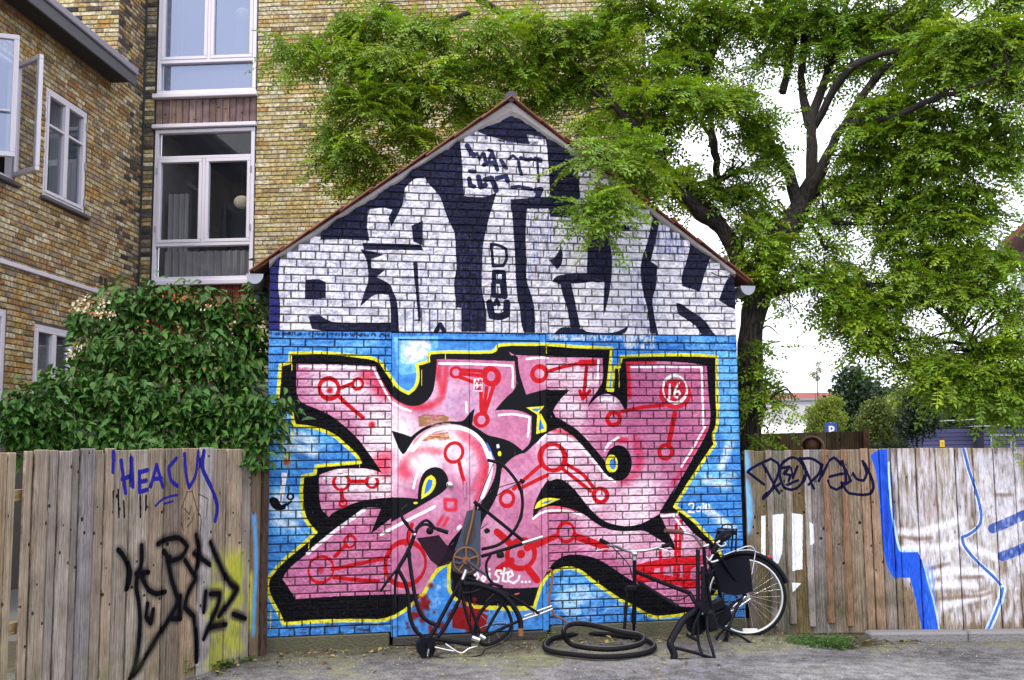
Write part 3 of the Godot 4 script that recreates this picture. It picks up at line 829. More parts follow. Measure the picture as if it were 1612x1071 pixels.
func wood_texture(seedn: int) -> ImageTexture:
	var im := Image.create(192, 1024, false, Image.FORMAT_RGB8)
	var r := RandomNumberGenerator.new()
	r.seed = seedn
	var a := noise(seedn, 0.03, 3)
	var b := noise(seedn + 1, 0.35, 2)
	var knots := []
	for k in 5: knots.append(Vector3(r.randf_range(20, 172), r.randf_range(30, 990), r.randf_range(10, 26)))
	for y in 1024:
		for x in 192:
			var wx := float(x)
			var dark := 0.0
			for kn in knots:
				var dy: float = (y - kn.y) * 3.2
				if absf(dy) > 120.0: continue
				var dx: float = x - kn.x
				var d := sqrt(dx * dx + dy * dy)
				wx += signf(dx) * kn.z * 1.4 * exp(-d / (kn.z * 1.5))
				if d < kn.z: dark = maxf(dark, 0.55 * (1.0 - d / kn.z) + 0.3)
			var g := 0.5 + 0.5 * sin(wx * 0.26 + a.get_noise_2d(wx * 0.5, y * 0.03) * 10.0)
			var f := b.get_noise_2d(wx * 2.0, y * 0.02)
			var q := 0.70 + 0.2 * pow(g, 0.7) + 0.16 * f + 0.06 * a.get_noise_2d(x * 0.4, y * 0.1) + 0.10 * a.get_noise_2d(x * 0.05 + 300.0, y * 0.25)
			q = clampf(q * (1.0 - dark), 0.08, 1.0)
			im.set_pixel(x, y, Color(q, q * lerpf(0.95, 0.99, g), q * lerpf(0.9, 0.98, g)))
	return ImageTexture.create_from_image(im)

func wood(nm: String, tex: Texture2D, paint: ImageTexture) -> StandardMaterial3D:
	var m := mat(nm, Color.WHITE, 0.95, 0.0, true)
	m.metallic_specular = 0.2
	m.albedo_texture = tex
	m.normal_enabled = true
	m.normal_texture = M.grain
	m.normal_scale = 0.7
	if paint:
		m.detail_enabled = true
		m.detail_uv_layer = BaseMaterial3D.DETAIL_UV_2
		m.detail_albedo = paint
		m.detail_blend_mode = BaseMaterial3D.BLEND_MODE_MIX
	return m

func ground_texture() -> ImageTexture:      # asphalt seen close: grit, moss along the walls, spilt paint
	var w := 1400
	var h := 900
	var im := Image.create(w, h, false, Image.FORMAT_RGB8)
	var big := noise(3, 0.006, 4).get_image(w, h).get_data()
	var mid := noise(4, 0.05, 3).get_image(w, h).get_data()
	var fine := noise(5, 0.4, 2).get_image(w, h).get_data()
	var seam := noise(6, 0.004, 3).get_image(w, h).get_data()
	var out := PackedByteArray()
	out.resize(w * h * 3)
	var r := RandomNumberGenerator.new()
	r.seed = 9
	for y in h:
		var z := -1.0 + 7.0 * y / h          # metres in front of the garage
		for x in w:
			var k := y * w + x
			var wx := -3.0 + 11.0 * x / w
			var e := z if wx < 4.1 else z - (wx - 4.1) * 0.19
			var g := 104.0 + (fine[k] - 128) * 0.34 + (mid[k] - 128) * 0.22 + (big[k] - 128) * 0.3
			var sp := r.randf()
			if sp > 0.985: g += 60.0
			elif sp < 0.03: g -= 42.0
			if absi(seam[k] - 131) < 1 and big[k] > 118: g -= 34.0      # cracks
			if big[k] > 178: g -= 16.0
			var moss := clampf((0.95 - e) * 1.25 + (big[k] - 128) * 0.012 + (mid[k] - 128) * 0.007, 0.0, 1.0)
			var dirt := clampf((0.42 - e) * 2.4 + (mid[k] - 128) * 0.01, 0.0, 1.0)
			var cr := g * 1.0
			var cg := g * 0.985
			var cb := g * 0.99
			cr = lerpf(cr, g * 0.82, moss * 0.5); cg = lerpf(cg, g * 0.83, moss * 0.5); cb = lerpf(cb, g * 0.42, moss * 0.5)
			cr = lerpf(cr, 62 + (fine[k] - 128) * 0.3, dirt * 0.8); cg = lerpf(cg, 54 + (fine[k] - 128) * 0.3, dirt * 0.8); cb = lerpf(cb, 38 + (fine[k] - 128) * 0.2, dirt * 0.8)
			if z > 0.7 and z < 1.7 and wx > 1.8 and wx < 4.6 and mid[k] > 176: cb += 10.0; cr -= 3.0; cg -= 3.0
			out[k * 3] = clampi(int(cr), 0, 255); out[k * 3 + 1] = clampi(int(cg), 0, 255); out[k * 3 + 2] = clampi(int(cb), 0, 255)
	im = Image.create_from_data(w, h, false, Image.FORMAT_RGB8, out)
	return ImageTexture.create_from_image(im)

func make_materials() -> void:
	M.grain = normal_tile(7, 256, 0.05, 5.0)
	M.rough = normal_tile(8, 512, 0.035, 7.0)
	paint_mural()
	var mt := mural.texture()
	var relief := noise(12, 0.06, 5).get_image(1640, 1840)
	relief.convert(Image.FORMAT_RGBA8)
	relief.bump_map_to_normal_map(5.0)
	M.mural = mat("painted_brick", Color.WHITE, 0.72, 0.0, true)
	M.mural.albedo_texture = mt
	M.mural.normal_enabled = true
	M.mural.normal_texture = ImageTexture.create_from_image(relief)
	M.mural.normal_scale = 0.8
	M.mural.texture_repeat = false
	M.mural.metallic_specular = 0.25
	M.joint = mat("painted_mortar", Color(0.44, 0.42, 0.39), 0.95)
	M.joint.albedo_texture = mt
	M.joint.texture_repeat = false
	M.door = mat("painted_door", Color.WHITE, 0.55)
	M.door.albedo_texture = mt
	M.door.texture_repeat = false
	M.door.metallic_specular = 0.3
	M.plaster = mat("plaster", lin(0.27, 0.245, 0.25), 0.95)
	M.plaster.normal_enabled = true; M.plaster.normal_texture = M.rough; M.plaster.uv1_triplanar = true; M.plaster.uv1_scale = Vector3(3, 3, 3)
	M.concrete = mat("concrete", Color.WHITE, 0.95, 0.0, true)
	M.concrete.normal_enabled = true; M.concrete.normal_texture = M.rough; M.concrete.uv1_triplanar = true; M.concrete.uv1_scale = Vector3(2, 2, 2)
	M.brick = mat("yellow_brick", Color.WHITE, 0.9, 0.0, true)
	var bt := noise(14, 0.03, 5).get_seamless_image(256, 256)
	bt.convert(Image.FORMAT_RGB8)
	bt.adjust_bcs(1.0, 0.3, 1.0)
	bt.adjust_bcs(1.8, 1.0, 1.0)
	M.brick.albedo_texture = ImageTexture.create_from_image(bt)
	M.brick.normal_enabled = true; M.brick.normal_texture = M.rough; M.brick.normal_scale = 0.9
	M.mortar = mat("mortar", lin(0.11, 0.10, 0.088), 0.95)
	M.wood_a = wood_texture(101)
	M.wood_b = wood_texture(202)
	var lp := paint_left_fence()
	var rp := paint_right_fence()
	M.left_plank = wood("weathered_plank", M.wood_a, lp)
	M.left_plank_b = wood("weathered_plank", M.wood_b, lp)
	M.right_plank = wood("weathered_plank", M.wood_a, rp)
	M.right_plank_b = wood("weathered_plank", M.wood_b, rp)
	M.bare_wood = wood("bare_wood", M.wood_b, null)
	M.white_paint = mat("white_window_paint", lin(0.62, 0.59, 0.66), 0.5)
	M.glass = mat("glass", Color(0.56, 0.60, 0.71, 0.34), 0.03, 0.55)
	M.glass.transparency = BaseMaterial3D.TRANSPARENCY_ALPHA
	M.clear_glass = mat("clear_glass", Color(0.42, 0.48, 0.55, 0.06), 0.02, 0.3)
	M.clear_glass.transparency = BaseMaterial3D.TRANSPARENCY_ALPHA
	M.dark_glass = mat("dark_glass", Color(0.3, 0.33, 0.38, 0.05), 0.02, 0.05)
	M.dark_glass.transparency = BaseMaterial3D.TRANSPARENCY_ALPHA
	M.dark = mat("dark_interior", lin(0.03, 0.03, 0.035), 0.9)
	M.room = mat("room_wall", lin(0.18, 0.18, 0.21), 0.9)
	M.curtain = mat("curtain", lin(0.24, 0.24, 0.26), 0.95)
	M.lead = mat("zinc", lin(0.30, 0.31, 0.36), 0.5, 0.5)
	M.fascia = mat("fascia_board", lin(0.085, 0.085, 0.10), 0.8)
	M.cap = mat("roof_edge_sheet", lin(0.24, 0.23, 0.29), 0.6)
	M.black = mat("black_enamel", lin(0.006, 0.006, 0.010), 0.38)
	M.black.metallic_specular = 0.22
	M.rubber = mat("rubber", lin(0.008, 0.008, 0.010), 0.7)
	M.rubber.metallic_specular = 0.25
	M.rubber.normal_enabled = true; M.rubber.normal_texture = M.rough; M.rubber.uv1_triplanar = true; M.rubber.uv1_scale = Vector3(9, 9, 9); M.rubber.normal_scale = 0.8
	M.chrome = mat("chrome", lin(0.62, 0.62, 0.64), 0.22, 0.95)
	M.rust = mat("rusty_steel", lin(0.20, 0.085, 0.035), 0.75, 0.3)
	M.guard = mat("blue_grey_sheet", lin(0.028, 0.04, 0.07), 0.55, 0.2)
	M.tile = mat("clay_tile", lin(0.19, 0.06, 0.032), 0.85, 0.0, false)
	M.tile_b = mat("clay_tile", lin(0.15, 0.05, 0.032), 0.85)
	M.bark = mat("bark", lin(0.036, 0.028, 0.024), 0.95)
	M.bark.normal_enabled = true; M.bark.normal_texture = normal_tile(17, 256, 0.04, 9.0, 4.0); M.bark.normal_scale = 1.6; M.bark.uv1_scale = Vector3(2, 0.35, 1)
	var btex := noise(19, 0.05, 4).get_seamless_image(256, 256)
	btex.convert(Image.FORMAT_RGB8)
	btex.adjust_bcs(1.5, 1.6, 1.0)
	M.bark.albedo_texture = ImageTexture.create_from_image(btex)
	M.leaf = mat("robinia_leaf", Color.WHITE, 0.55, 0.0, true)
	M.leaf.backlight_enabled = true; M.leaf.backlight = Color(0.9, 0.9, 0.5)
	M.shrub = mat("shrub_leaf", Color.WHITE, 0.48, 0.0, true)
	M.shrub.metallic_specular = 0.35
	M.shrub.backlight_enabled = true; M.shrub.backlight = Color(0.45, 0.45, 0.3)
	M.asphalt = mat("asphalt", Color.WHITE, 0.93)
	M.asphalt.albedo_texture = ground_texture()
	M.asphalt.texture_repeat = false

# ---------------------------------------------------------------- the place
func _ready() -> void:
	rng.seed = 20100
	var cam := Camera3D.new()
	cam.name = "camera"
	cam.position = Vector3(0.375, 1.602, 8.625)
	cam.rotation_degrees = Vector3(5.97, -10.928, -0.528)
	cam.fov = 36.6
	cam.near = 0.05
	cam.far = 600.0
	add_child(cam)
	cam.current = true
	var env := Environment.new()
	env.background_mode = Environment.BG_SKY
	var sky := Sky.new()
	var psm := ProceduralSkyMaterial.new()
	psm.sky_top_color = Color(0.93, 0.95, 1.0)
	psm.sky_horizon_color = Color(0.83, 0.84, 0.87)
	psm.sky_energy_multiplier = 1.25
	psm.sky_curve = 0.4
	psm.ground_bottom_color = Color(0.3, 0.3, 0.3)
	psm.ground_horizon_color = Color(0.6, 0.6, 0.62)
	var clouds := NoiseTexture2D.new()
	clouds.width = 1024; clouds.height = 512; clouds.seamless = true
	var cn := noise(77, 0.006, 5)
	clouds.noise = cn
	var ramp := Gradient.new()
	ramp.set_color(0, Color(0, 0, 0, 0)); ramp.set_color(1, Color(1, 1, 1, 1))
	ramp.set_offset(0, 0.35); ramp.set_offset(1, 0.75)
	clouds.color_ramp = ramp
	psm.sky_cover = clouds
	psm.sky_cover_modulate = Color(1, 1, 1, 0.35)
	sky.sky_material = psm
	env.sky = sky
	env.tonemap_mode = Environment.TONE_MAPPER_LINEAR
	env.tonemap_exposure = 1.64
	env.sdfgi_enabled = true; env.ssao_enabled = true; env.ssil_enabled = true
	var we := WorldEnvironment.new()
	we.name = "world_environment"
	we.environment = env
	add_child(we)
	var sun := DirectionalLight3D.new()
	sun.name = "sun"
	sun.light_energy = 0.5
	sun.light_color = Color(1.0, 0.96, 0.9)
	sun.light_angular_distance = 12.0
	sun.shadow_enabled = true
	add_child(sun)
	sun.look_at_from_position(Vector3.ZERO, Vector3(0.35, -0.85, -0.42))

	make_materials()
	build_ground()
	build_garage()
	build_block()
	build_left_fence()
	build_right_fence()
	build_tree()
	build_shrub()
	build_background()
	build_bicycles()
	build_person()
	build_small_plants()

func build_ground() -> void:
	var g := Geo.new()
	# one sheet out to the horizon, finer and slightly uneven near the garage
	var un := noise(23, 0.7, 3)
	var nx := 88
	var nz := 56
	for a in nx + 1:
		for b in nz + 1:
			var x := -3.0 + 11.0 * a / nx
			var z := -1.0 + 7.0 * b / nz
			var y := un.get_noise_2d(x, z) * 0.012
			y -= 0.055 * smoothstep(4.15, 4.9, x) * smoothstep(-0.6, 0.3, z)
			if a == 0 or b == 0 or a == nx or b == nz: y = 0.0 if x < 4.2 else y
			g.vert(Vector3(x, y, z), Vector3.UP, Vector2(float(a) / nx, float(b) / nz))
	for a in nx:
		for b in nz:
			var k := a * (nz + 1) + b
			g.i.append_array([k, k + nz + 1, k + nz + 2, k, k + nz + 2, k + 1])
	ground_piece("asphalt_ground", g.mesh(), M.asphalt)
	var far := Geo.new()
	far.tint = Color(0.13, 0.13, 0.135)
	for q in [[-300, -300, 300, -1], [-300, 6, 300, 200], [-300, -1, -3, 6], [8, -1, 300, 6]]:
		far.flat(Vector3((q[0] + q[2]) * 0.5, -0.058 if q[0] == 8 else -0.004, (q[1] + q[3]) * 0.5), Vector3((q[2] - q[0]) * 0.5, 0, 0), Vector3(0, 0, (q[3] - q[1]) * 0.5), Vector3.UP)
	ground_piece("ground", far.mesh(), M.concrete)
	# grit, crumbs of plaster and dry leaves
	var bit := Geo.new()
	bit.box(Vector3.ZERO, Vector3(0.012, 0.006, 0.009), Basis.IDENTITY, 0.002)
	var xf := []
	var cols := []
	for k in 900:
		var x := rng.randf_range(-0.6, 5.6)
		var z := 0.06 + absf(rng.randfn(0.0, 0.55))
		if x < 0.1: z += (0.1 - x) * 1.5
		if x > 4.1: z += (x - 4.1) * 0.24
		var y := -0.055 * smoothstep(4.15, 4.9, x) * smoothstep(-0.6, 0.3, z) + un.get_noise_2d(x, z) * 0.012 + 0.003
		xf.append(Transform3D(Basis.from_euler(Vector3(rng.randf() * 0.5, rng.randf() * 6.0, rng.randf() * 0.5)) * rng.randf_range(0.25, 1.1), Vector3(x, y, z)))
		cols.append([Color(0.36, 0.34, 0.3), Color(0.10, 0.07, 0.05), Color(0.28, 0.25, 0.2), Color(0.16, 0.12, 0.03)][rng.randi() % 4])
	scatter("grit", bit.mesh(), M.concrete, xf, cols, self)
	var dry := Geo.new()
	dry.tri(Vector3(-0.02, 0, 0), Vector3(0.0, 0.004, -0.012), Vector3(0.022, 0.002, 0))
	dry.tri(Vector3(-0.02, 0, 0), Vector3(0.022, 0.002, 0), Vector3(0.0, 0.005, 0.012))
	xf = []
	cols = []
	for k in 420:
		var x := rng.randf_range(-0.5, 5.4)
		var z := 0.05 + absf(rng.randfn(0.0, 0.22)) + (rng.randf() * 1.2 if k % 7 == 0 else 0.0)
		if x < 0.1: z += (0.1 - x) * 1.5
		if x > 4.1: z += (x - 4.1) * 0.22
		var y := -0.055 * smoothstep(4.15, 4.9, x) * smoothstep(-0.6, 0.3, z) + un.get_noise_2d(x, z) * 0.012 + 0.008
		xf.append(Transform3D(Basis.from_euler(Vector3(rng.randf_range(-0.5, 0.5), rng.randf() * 6.0, rng.randf_range(-0.5, 0.5))) * rng.randf_range(0.5, 1.5), Vector3(x, y, z)))
		cols.append([Color(0.14, 0.08, 0.03), Color(0.08, 0.05, 0.03), Color(0.30, 0.22, 0.04), Color(0.05, 0.04, 0.035), Color(0.12, 0.13, 0.03)][rng.randi() % 5])
	scatter("dry_leaves", dry.mesh(), M.concrete, xf, cols, self)
	# kerb before the right-hand fence
	var kerb := thing("kerb", "long grey stone kerb along the foot of the whitewashed right fence", "kerb")
	var d := Vector3(cos(deg_to_rad(10.9)), 0, sin(deg_to_rad(10.9)))
	var out := Vector3(-d.z, 0, d.x)
	var s0 := 0.94
	for k in 4:
		var s1: float = [1.78, 2.42, 3.3, 4.3][k]
		var st := Geo.new()
		st.tint = Color(0.20, 0.19, 0.20) * randf_tone()
		var c := Vector3(4.125, -0.055, 0.03) + d * (s0 + s1) * 0.5 + out * 0.19
		st.box(c, Vector3(s1 - s0 - 0.008, 0.15, 0.15), Basis(d, Vector3.UP, out), 0.018)
		part("kerb_stone", st.mesh(), M.concrete, kerb)
		s0 = s1

func randf_tone() -> float:
	return rng.randf_range(0.85, 1.12)

func slope_y(x: float) -> float:
	return lerpf(EAVE, APEX, 1.0 - absf(x - WALL_W * 0.5) / (WALL_W * 0.5))

func build_garage() -> void:
	var garage := thing("brick_garage", "gabled brick garage with a graffiti-painted front and double door", "garage")
	var base := 0.11
	var course := 0.0667
	var door := Rect2(1.015, 0.0, 1.322, 2.578)
	# joints: the wall itself, one thick slab with the doorway left open
	var g := Geo.new()
	var outline := PackedVector2Array([Vector2(0.004, base), Vector2(door.position.x, base), Vector2(door.position.x, door.end.y), Vector2(door.end.x, door.end.y), Vector2(door.end.x, base), Vector2(WALL_W - 0.004, base), Vector2(WALL_W - 0.004, EAVE), Vector2(WALL_W * 0.5, APEX), Vector2(0.004, EAVE)])
	g.slab(outline, -0.22, -0.0105)
	g.map(Vector3(0, 0.1, 0), Vector3.RIGHT, Vector3.UP, MURAL)
	var front := part("front_wall", g.mesh(), M.joint, garage)
	var spans := func(ya: float, yb: float) -> Array:
		var m := 0.006 if yb < EAVE else 0.0
		var inset := 0.0
		if yb > EAVE: inset = WALL_W * 0.5 * (yb - 0.02 - EAVE) / (APEX - EAVE) + 0.03
		inset = maxf(inset, 0.0)
		if inset > WALL_W * 0.5 - 0.08: return []
		var r := [[inset + m * 0.0, WALL_W - inset]]
		if ya < door.end.y - 0.03: r = [[0.0, door.position.x], [door.end.x, WALL_W]]
		elif ya < door.end.y + 0.18: r = [[0.0, 0.985], [2.367, WALL_W]]
		return r
	var shade := func(_x: float, y: float) -> Color:
		var t := rng.randf_range(0.86, 1.0)
		return Color(t, t * rng.randf_range(0.97, 1.0), t)
	lay_bricks(front, Transform3D.IDENTITY, base, APEX, course, spans, shade, func(_x, _y): return true, 290, M.mural, "english", MURAL)
	# standing bricks over the door
	var x := 0.987
	while x < 2.36:
		var cut := rng.randf() < 0.45
		for piece in ([[0.0, 0.1], [0.1, 0.2]] if cut else [[0.0, 0.2]]):
			var b := Geo.new()
			var t := rng.randf_range(0.86, 1.0)
			b.tint = Color(t, t, t)
			var c := Vector3(x + 0.0345, door.end.y + (piece[0] + piece[1]) * 0.5, 0)
			b.brick(Transform3D.IDENTITY, -0.029, -(piece[1] - piece[0]) * 0.5 + 0.005, 0.029, (piece[1] - piece[0]) * 0.5 - 0.005, 0.0, 0.0045, rng)
			b.map(Vector3(0, 0.1, 0) - c, Vector3.RIGHT, Vector3.UP, MURAL)
			part("lintel_brick", b.mesh(), M.mural, front).position = c
		x += 0.069
	# plaster bedding under the verge
	for sg in [-1.0, 1.0]:
		var v := Geo.new()
		var n := 26
		for k in n:
			var q := []
			for e in 2:
				var t := float(k + e) / n
				var px: float = WALL_W * 0.5 + sg * (WALL_W * 0.5) * t
				var top := slope_y(px) + 0.012
				var r2 := RandomNumberGenerator.new()
				r2.seed = int(k + e) * 31 + int(sg * 7)
				var dep := 0.022 + r2.randf() * 0.045 + (0.09 * exp(-t * 9.0))
				q.append([Vector3(px, top, 0.012), Vector3(px, top - dep * 0.6, 0.010 + r2.randf() * 0.006), Vector3(px, top - dep, -0.004)])
			for m in 2:
				if sg > 0.0: v.quad(q[0][m], q[1][m], q[1][m + 1], q[0][m + 1])
				else: v.quad(q[1][m], q[0][m], q[0][m + 1], q[1][m + 1])
		part("verge_mortar", v.mesh(), M.plaster, front)
	# plinth, side and back walls
	for q in [[-0.005, door.position.x - 0.015], [door.end.x + 0.015, WALL_W + 0.005]]:
		var pl := Geo.new()
		pl.tint = Color(0.085, 0.08, 0.05)
		pl.box(Vector3((q[0] + q[1]) * 0.5, 0.03, -0.11), Vector3(q[1] - q[0], 0.156, 0.232), Basis.IDENTITY, 0.01)
		part("plinth", pl.mesh(), M.concrete, garage)
	var sides := Geo.new()
	sides.tint = Color(0.3, 0.28, 0.25)
	for sx in [0.11, WALL_W - 0.11]:
		sides.box(Vector3(sx, EAVE * 0.5, -2.61), Vector3(0.2, EAVE, 4.76))
	sides.box(Vector3(WALL_W * 0.5, EAVE * 0.5, -4.9), Vector3(WALL_W - 0.44, EAVE, 0.2))
	part("side_walls", sides.mesh(), M.concrete, garage)
	var dark := Geo.new()
	dark.flat(Vector3(WALL_W * 0.5, 0.006, -2.5), Vector3(1.95, 0, 0), Vector3(0, 0, 2.2), Vector3.UP)
	part("floor", dark.mesh(), M.dark, garage)
	# roof: boards with tiles; the verge tiles show one by one
	for sg in [-1.0, 1.0]:
		var a := Vector3(WALL_W * 0.5, APEX + 0.022, 0)
		var e := Vector3(WALL_W * 0.5 + sg * (WALL_W * 0.5 + 0.13), EAVE - 0.075, 0)
		var along := (e - a).normalized()
		var up := Vector3(-along.y * sg, along.x * sg, 0)
		var ln := a.distance_to(e)
		var deck := Geo.new()
		deck.box((a + e) * 0.5 + Vector3(0, 0, -2.5) - up * 0.004, Vector3(ln, 0.016, 5.0), Basis(along, up, along.cross(up)))
		var roof := part("roof", deck.mesh(), M.tile_b, garage)
		var n := 9
		for k in n:
			var tl := Geo.new()
			var s := ln / n
			var tip := Basis(Vector3(0, 0, 1), deg_to_rad(-2.6 * sg)) * Basis(along, up, along.cross(up))
			tl.box(Vector3.ZERO, Vector3(s + 0.06, 0.014, 0.30), Basis.IDENTITY, 0.006)
			var o := part("roof_tile", tl.mesh(), M.tile if rng.randf() < 0.65 else M.tile_b, roof)
			o.transform = Transform3D(tip, a + along * (k + 0.5) * s + up * (0.016 + rng.randf_range(-0.003, 0.003)) + Vector3(0, 0, -0.105 + rng.randf_range(-0.01, 0.012)))
	var cap := Geo.new()
	cap.tube(V([2.049, 4.672, 0.03, 2.049, 4.672, -4.9]), 0.05, 0.05, 10)
	part("ridge_tile", cap.mesh(), mat("slate_ridge", lin(0.07, 0.065, 0.085), 0.8), garage)
	# half-round gutters with their end plates
	for side in [[-0.115, 3.045], [WALL_W + 0.115, 3.035]]:
		var gt := Geo.new()
		var half := PackedVector2Array()
		var inner := PackedVector2Array()
		for k in 13:
			var t := PI * k / 12.0
			half.append(Vector2(side[0] - cos(t) * 0.066, side[1] - sin(t) * 0.078))
		for k in 13:
			var t := PI * (12 - k) / 12.0
			inner.append(Vector2(side[0] - cos(t) * 0.062, side[1] - sin(t) * 0.074))
		half.append_array(inner)
		gt.slab(half, -4.9, 0.005)
		var gutter := part("gutter", gt.mesh(), M.lead, garage)
		var plate := Geo.new()
		var disc := PackedVector2Array()
		for k in 13:
			var t := PI * k / 12.0
			disc.append(Vector2(side[0] - cos(t) * 0.07, side[1] - sin(t) * 0.084))
		plate.slab(disc, 0.006, 0.012)
		part("end_plate", plate.mesh(), M.lead, gutter)
	# double door
	var dz := -0.02
	var fr := Geo.new()
	fr.box(Vector3(door.position.x + 0.025, 1.32, dz - 0.03), Vector3(0.05, 2.5, 0.09), Basis.IDENTITY, 0.004)
	fr.box(Vector3(door.end.x - 0.025, 1.32, dz - 0.03), Vector3(0.05, 2.5, 0.09), Basis.IDENTITY, 0.004)
	fr.box(Vector3(door.get_center().x, 2.545, dz - 0.028), Vector3(1.216, 0.05, 0.09), Basis.IDENTITY, 0.004)
	fr.map(Vector3(0, 0.1, 0), Vector3.RIGHT, Vector3.UP, MURAL)
	var dr := part("double_door", fr.mesh(), M.door, garage)
	for lf in [[1.068, 1.669], [1.673, 2.284]]:
		var d := Geo.new()
		d.box(Vector3((lf[0] + lf[1]) * 0.5, 1.295, dz - 0.02), Vector3(lf[1] - lf[0], 2.43, 0.045), Basis.IDENTITY, 0.003)
		d.map(Vector3(0, 0.1, 0), Vector3.RIGHT, Vector3.UP, MURAL)
		part("door_leaf", d.mesh(), M.door, dr)
	var kn := Geo.new()
	var kp := Vector3(1.50, 1.295, dz)
	kn.tube(PackedVector3Array([kp, kp + Vector3(0, 0, 0.008)]), 0.03, 0.03, 16)
	kn.tube(PackedVector3Array([kp, kp + Vector3(0, 0, 0.03)]), 0.014, 0.014, 12)
	kn.ball(kp + Vector3(0, 0, 0.045), Vector3(0.026, 0.026, 0.018), 8, 14)
	part("door_knob", kn.mesh(), M.chrome, dr)
	var hp := Geo.new()
	hp.box(kp + Vector3(0.128, -0.04, 0.012), Vector3(0.022, 0.14, 0.018), Basis.IDENTITY, 0.004)
	part("latch", hp.mesh(), mat("pink_latch", lin(0.45, 0.18, 0.30), 0.6), dr)
	var st := Geo.new()
	st.tint = Color(0.05, 0.045, 0.04)
	st.box(Vector3(door.get_center().x, 0.035, -0.05), Vector3(door.size.x - 0.03, 0.07, 0.11), Basis.IDENTITY, 0.008)
	part("door_sill", st.mesh(), M.concrete, garage)
	# loose cable at the right eave
	var cb := Geo.new()
	cb.tube(curve(V([3.857,3.148,.03,3.907,3.124,.03,3.98,3.113,.03,4.084,3.132,.03,4.111,3.146,.03])), 0.005)
	part("cable", cb.mesh(), M.bark, garage)

# ---------------------------------------------------------------- the yellow-brick block behind
func brick_shade(warm: float, soot: Callable) -> Callable:
	var pale := [Color(0.56, 0.47, 0.25), Color(0.64, 0.56, 0.37), Color(0.52, 0.42, 0.19), Color(0.50, 0.38, 0.15), Color(0.60, 0.52, 0.34), Color(0.52, 0.36, 0.15)]
	var brown := [Color(0.44, 0.31, 0.14), Color(0.46, 0.33, 0.19), Color(0.32, 0.21, 0.10), Color(0.46, 0.27, 0.08), Color(0.32, 0.25, 0.18), Color(0.40, 0.21, 0.08), Color(0.50, 0.40, 0.24)]
	return func(x: float, y: float) -> Color:
		var c: Color = pale[rng.randi() % 6] if rng.randf() > warm else brown[rng.randi() % 7]
		var t := rng.randf_range(0.82, 1.14)
		var s: float = soot.call(x, y)
		if rng.randf() < s: c = c.lerp(Color(0.035, 0.032, 0.036), rng.randf_range(0.5, 1.0))
		return Color(c.r * t, c.g * t, c.b * t)

func frame_bars(g: Geo, x0: float, y0: float, x1: float, y1: float, wd: float, z: float, th: float) -> void:
	g.box(Vector3((x0 + x1) * 0.5, y0 + wd * 0.5, z), Vector3(x1 - x0, wd, th), Basis.IDENTITY, 0.006)
	g.box(Vector3((x0 + x1) * 0.5, y1 - wd * 0.5, z), Vector3(x1 - x0, wd, th), Basis.IDENTITY, 0.006)
	g.box(Vector3(x0 + wd * 0.5, (y0 + y1) * 0.5, z), Vector3(wd, y1 - y0 - wd * 2.0, th), Basis.IDENTITY, 0.006)
	g.box(Vector3(x1 - wd * 0.5, (y0 + y1) * 0.5, z), Vector3(wd, y1 - y0 - wd * 2.0, th), Basis.IDENTITY, 0.006)

func pane(parent: Node3D, called: String, x0: float, y0: float, x1: float, y1: float, z: float, m: Material) -> void:
	var g := Geo.new()
	g.flat(Vector3((x0 + x1) * 0.5, (y0 + y1) * 0.5, z), Vector3((x1 - x0) * 0.5, 0, 0), Vector3(0, (y1 - y0) * 0.5, 0), Vector3(0, 0, 1))
	part(called, g.mesh(), m, parent)

func curtain_mesh(x0: float, x1: float, y0: float, y1: float, z: float, folds: float) -> Geo:
	var g := Geo.new()
	var n := int((x1 - x0) * folds * 6.0)
	for k in n:
		var a := lerpf(x0, x1, float(k) / n)
		var b := lerpf(x0, x1, float(k + 1) / n)
		var za := z + sin(a * folds * TAU) * 0.03 + sin(a * 17.0) * 0.012
		var zb := z + sin(b * folds * TAU) * 0.03 + sin(b * 17.0) * 0.012
		g.quad(Vector3(a, y0, za), Vector3(a, y1, za), Vector3(b, y1, zb), Vector3(b, y0, zb))
	return g

func room(parent: Node3D, tf: Transform3D, sz: Vector3) -> void:    # inner faces of a room behind a window; z goes inwards (negative)
	var g := Geo.new()
	var c := Vector3(0, sz.y * 0.5, -sz.z * 0.5 - 0.33)
	var h := sz * 0.5
	for q in [[Vector3(0, 0, -h.z), Vector3(h.x, 0, 0), Vector3(0, h.y, 0), Vector3(0, 0, 1)], [Vector3(-h.x, 0, 0), Vector3(0, 0, h.z), Vector3(0, h.y, 0), Vector3(1, 0, 0)], [Vector3(h.x, 0, 0), Vector3(0, 0, h.z), Vector3(0, h.y, 0), Vector3(-1, 0, 0)], [Vector3(0, -h.y, 0), Vector3(h.x, 0, 0), Vector3(0, 0, h.z), Vector3.UP], [Vector3(0, h.y, 0), Vector3(h.x, 0, 0), Vector3(0, 0, h.z), Vector3.DOWN]]:
		g.flat(tf * (c + q[0]), tf.basis * q[1], tf.basis * q[2], tf.basis * q[3])
	part("room", g.mesh(), M.room, parent)

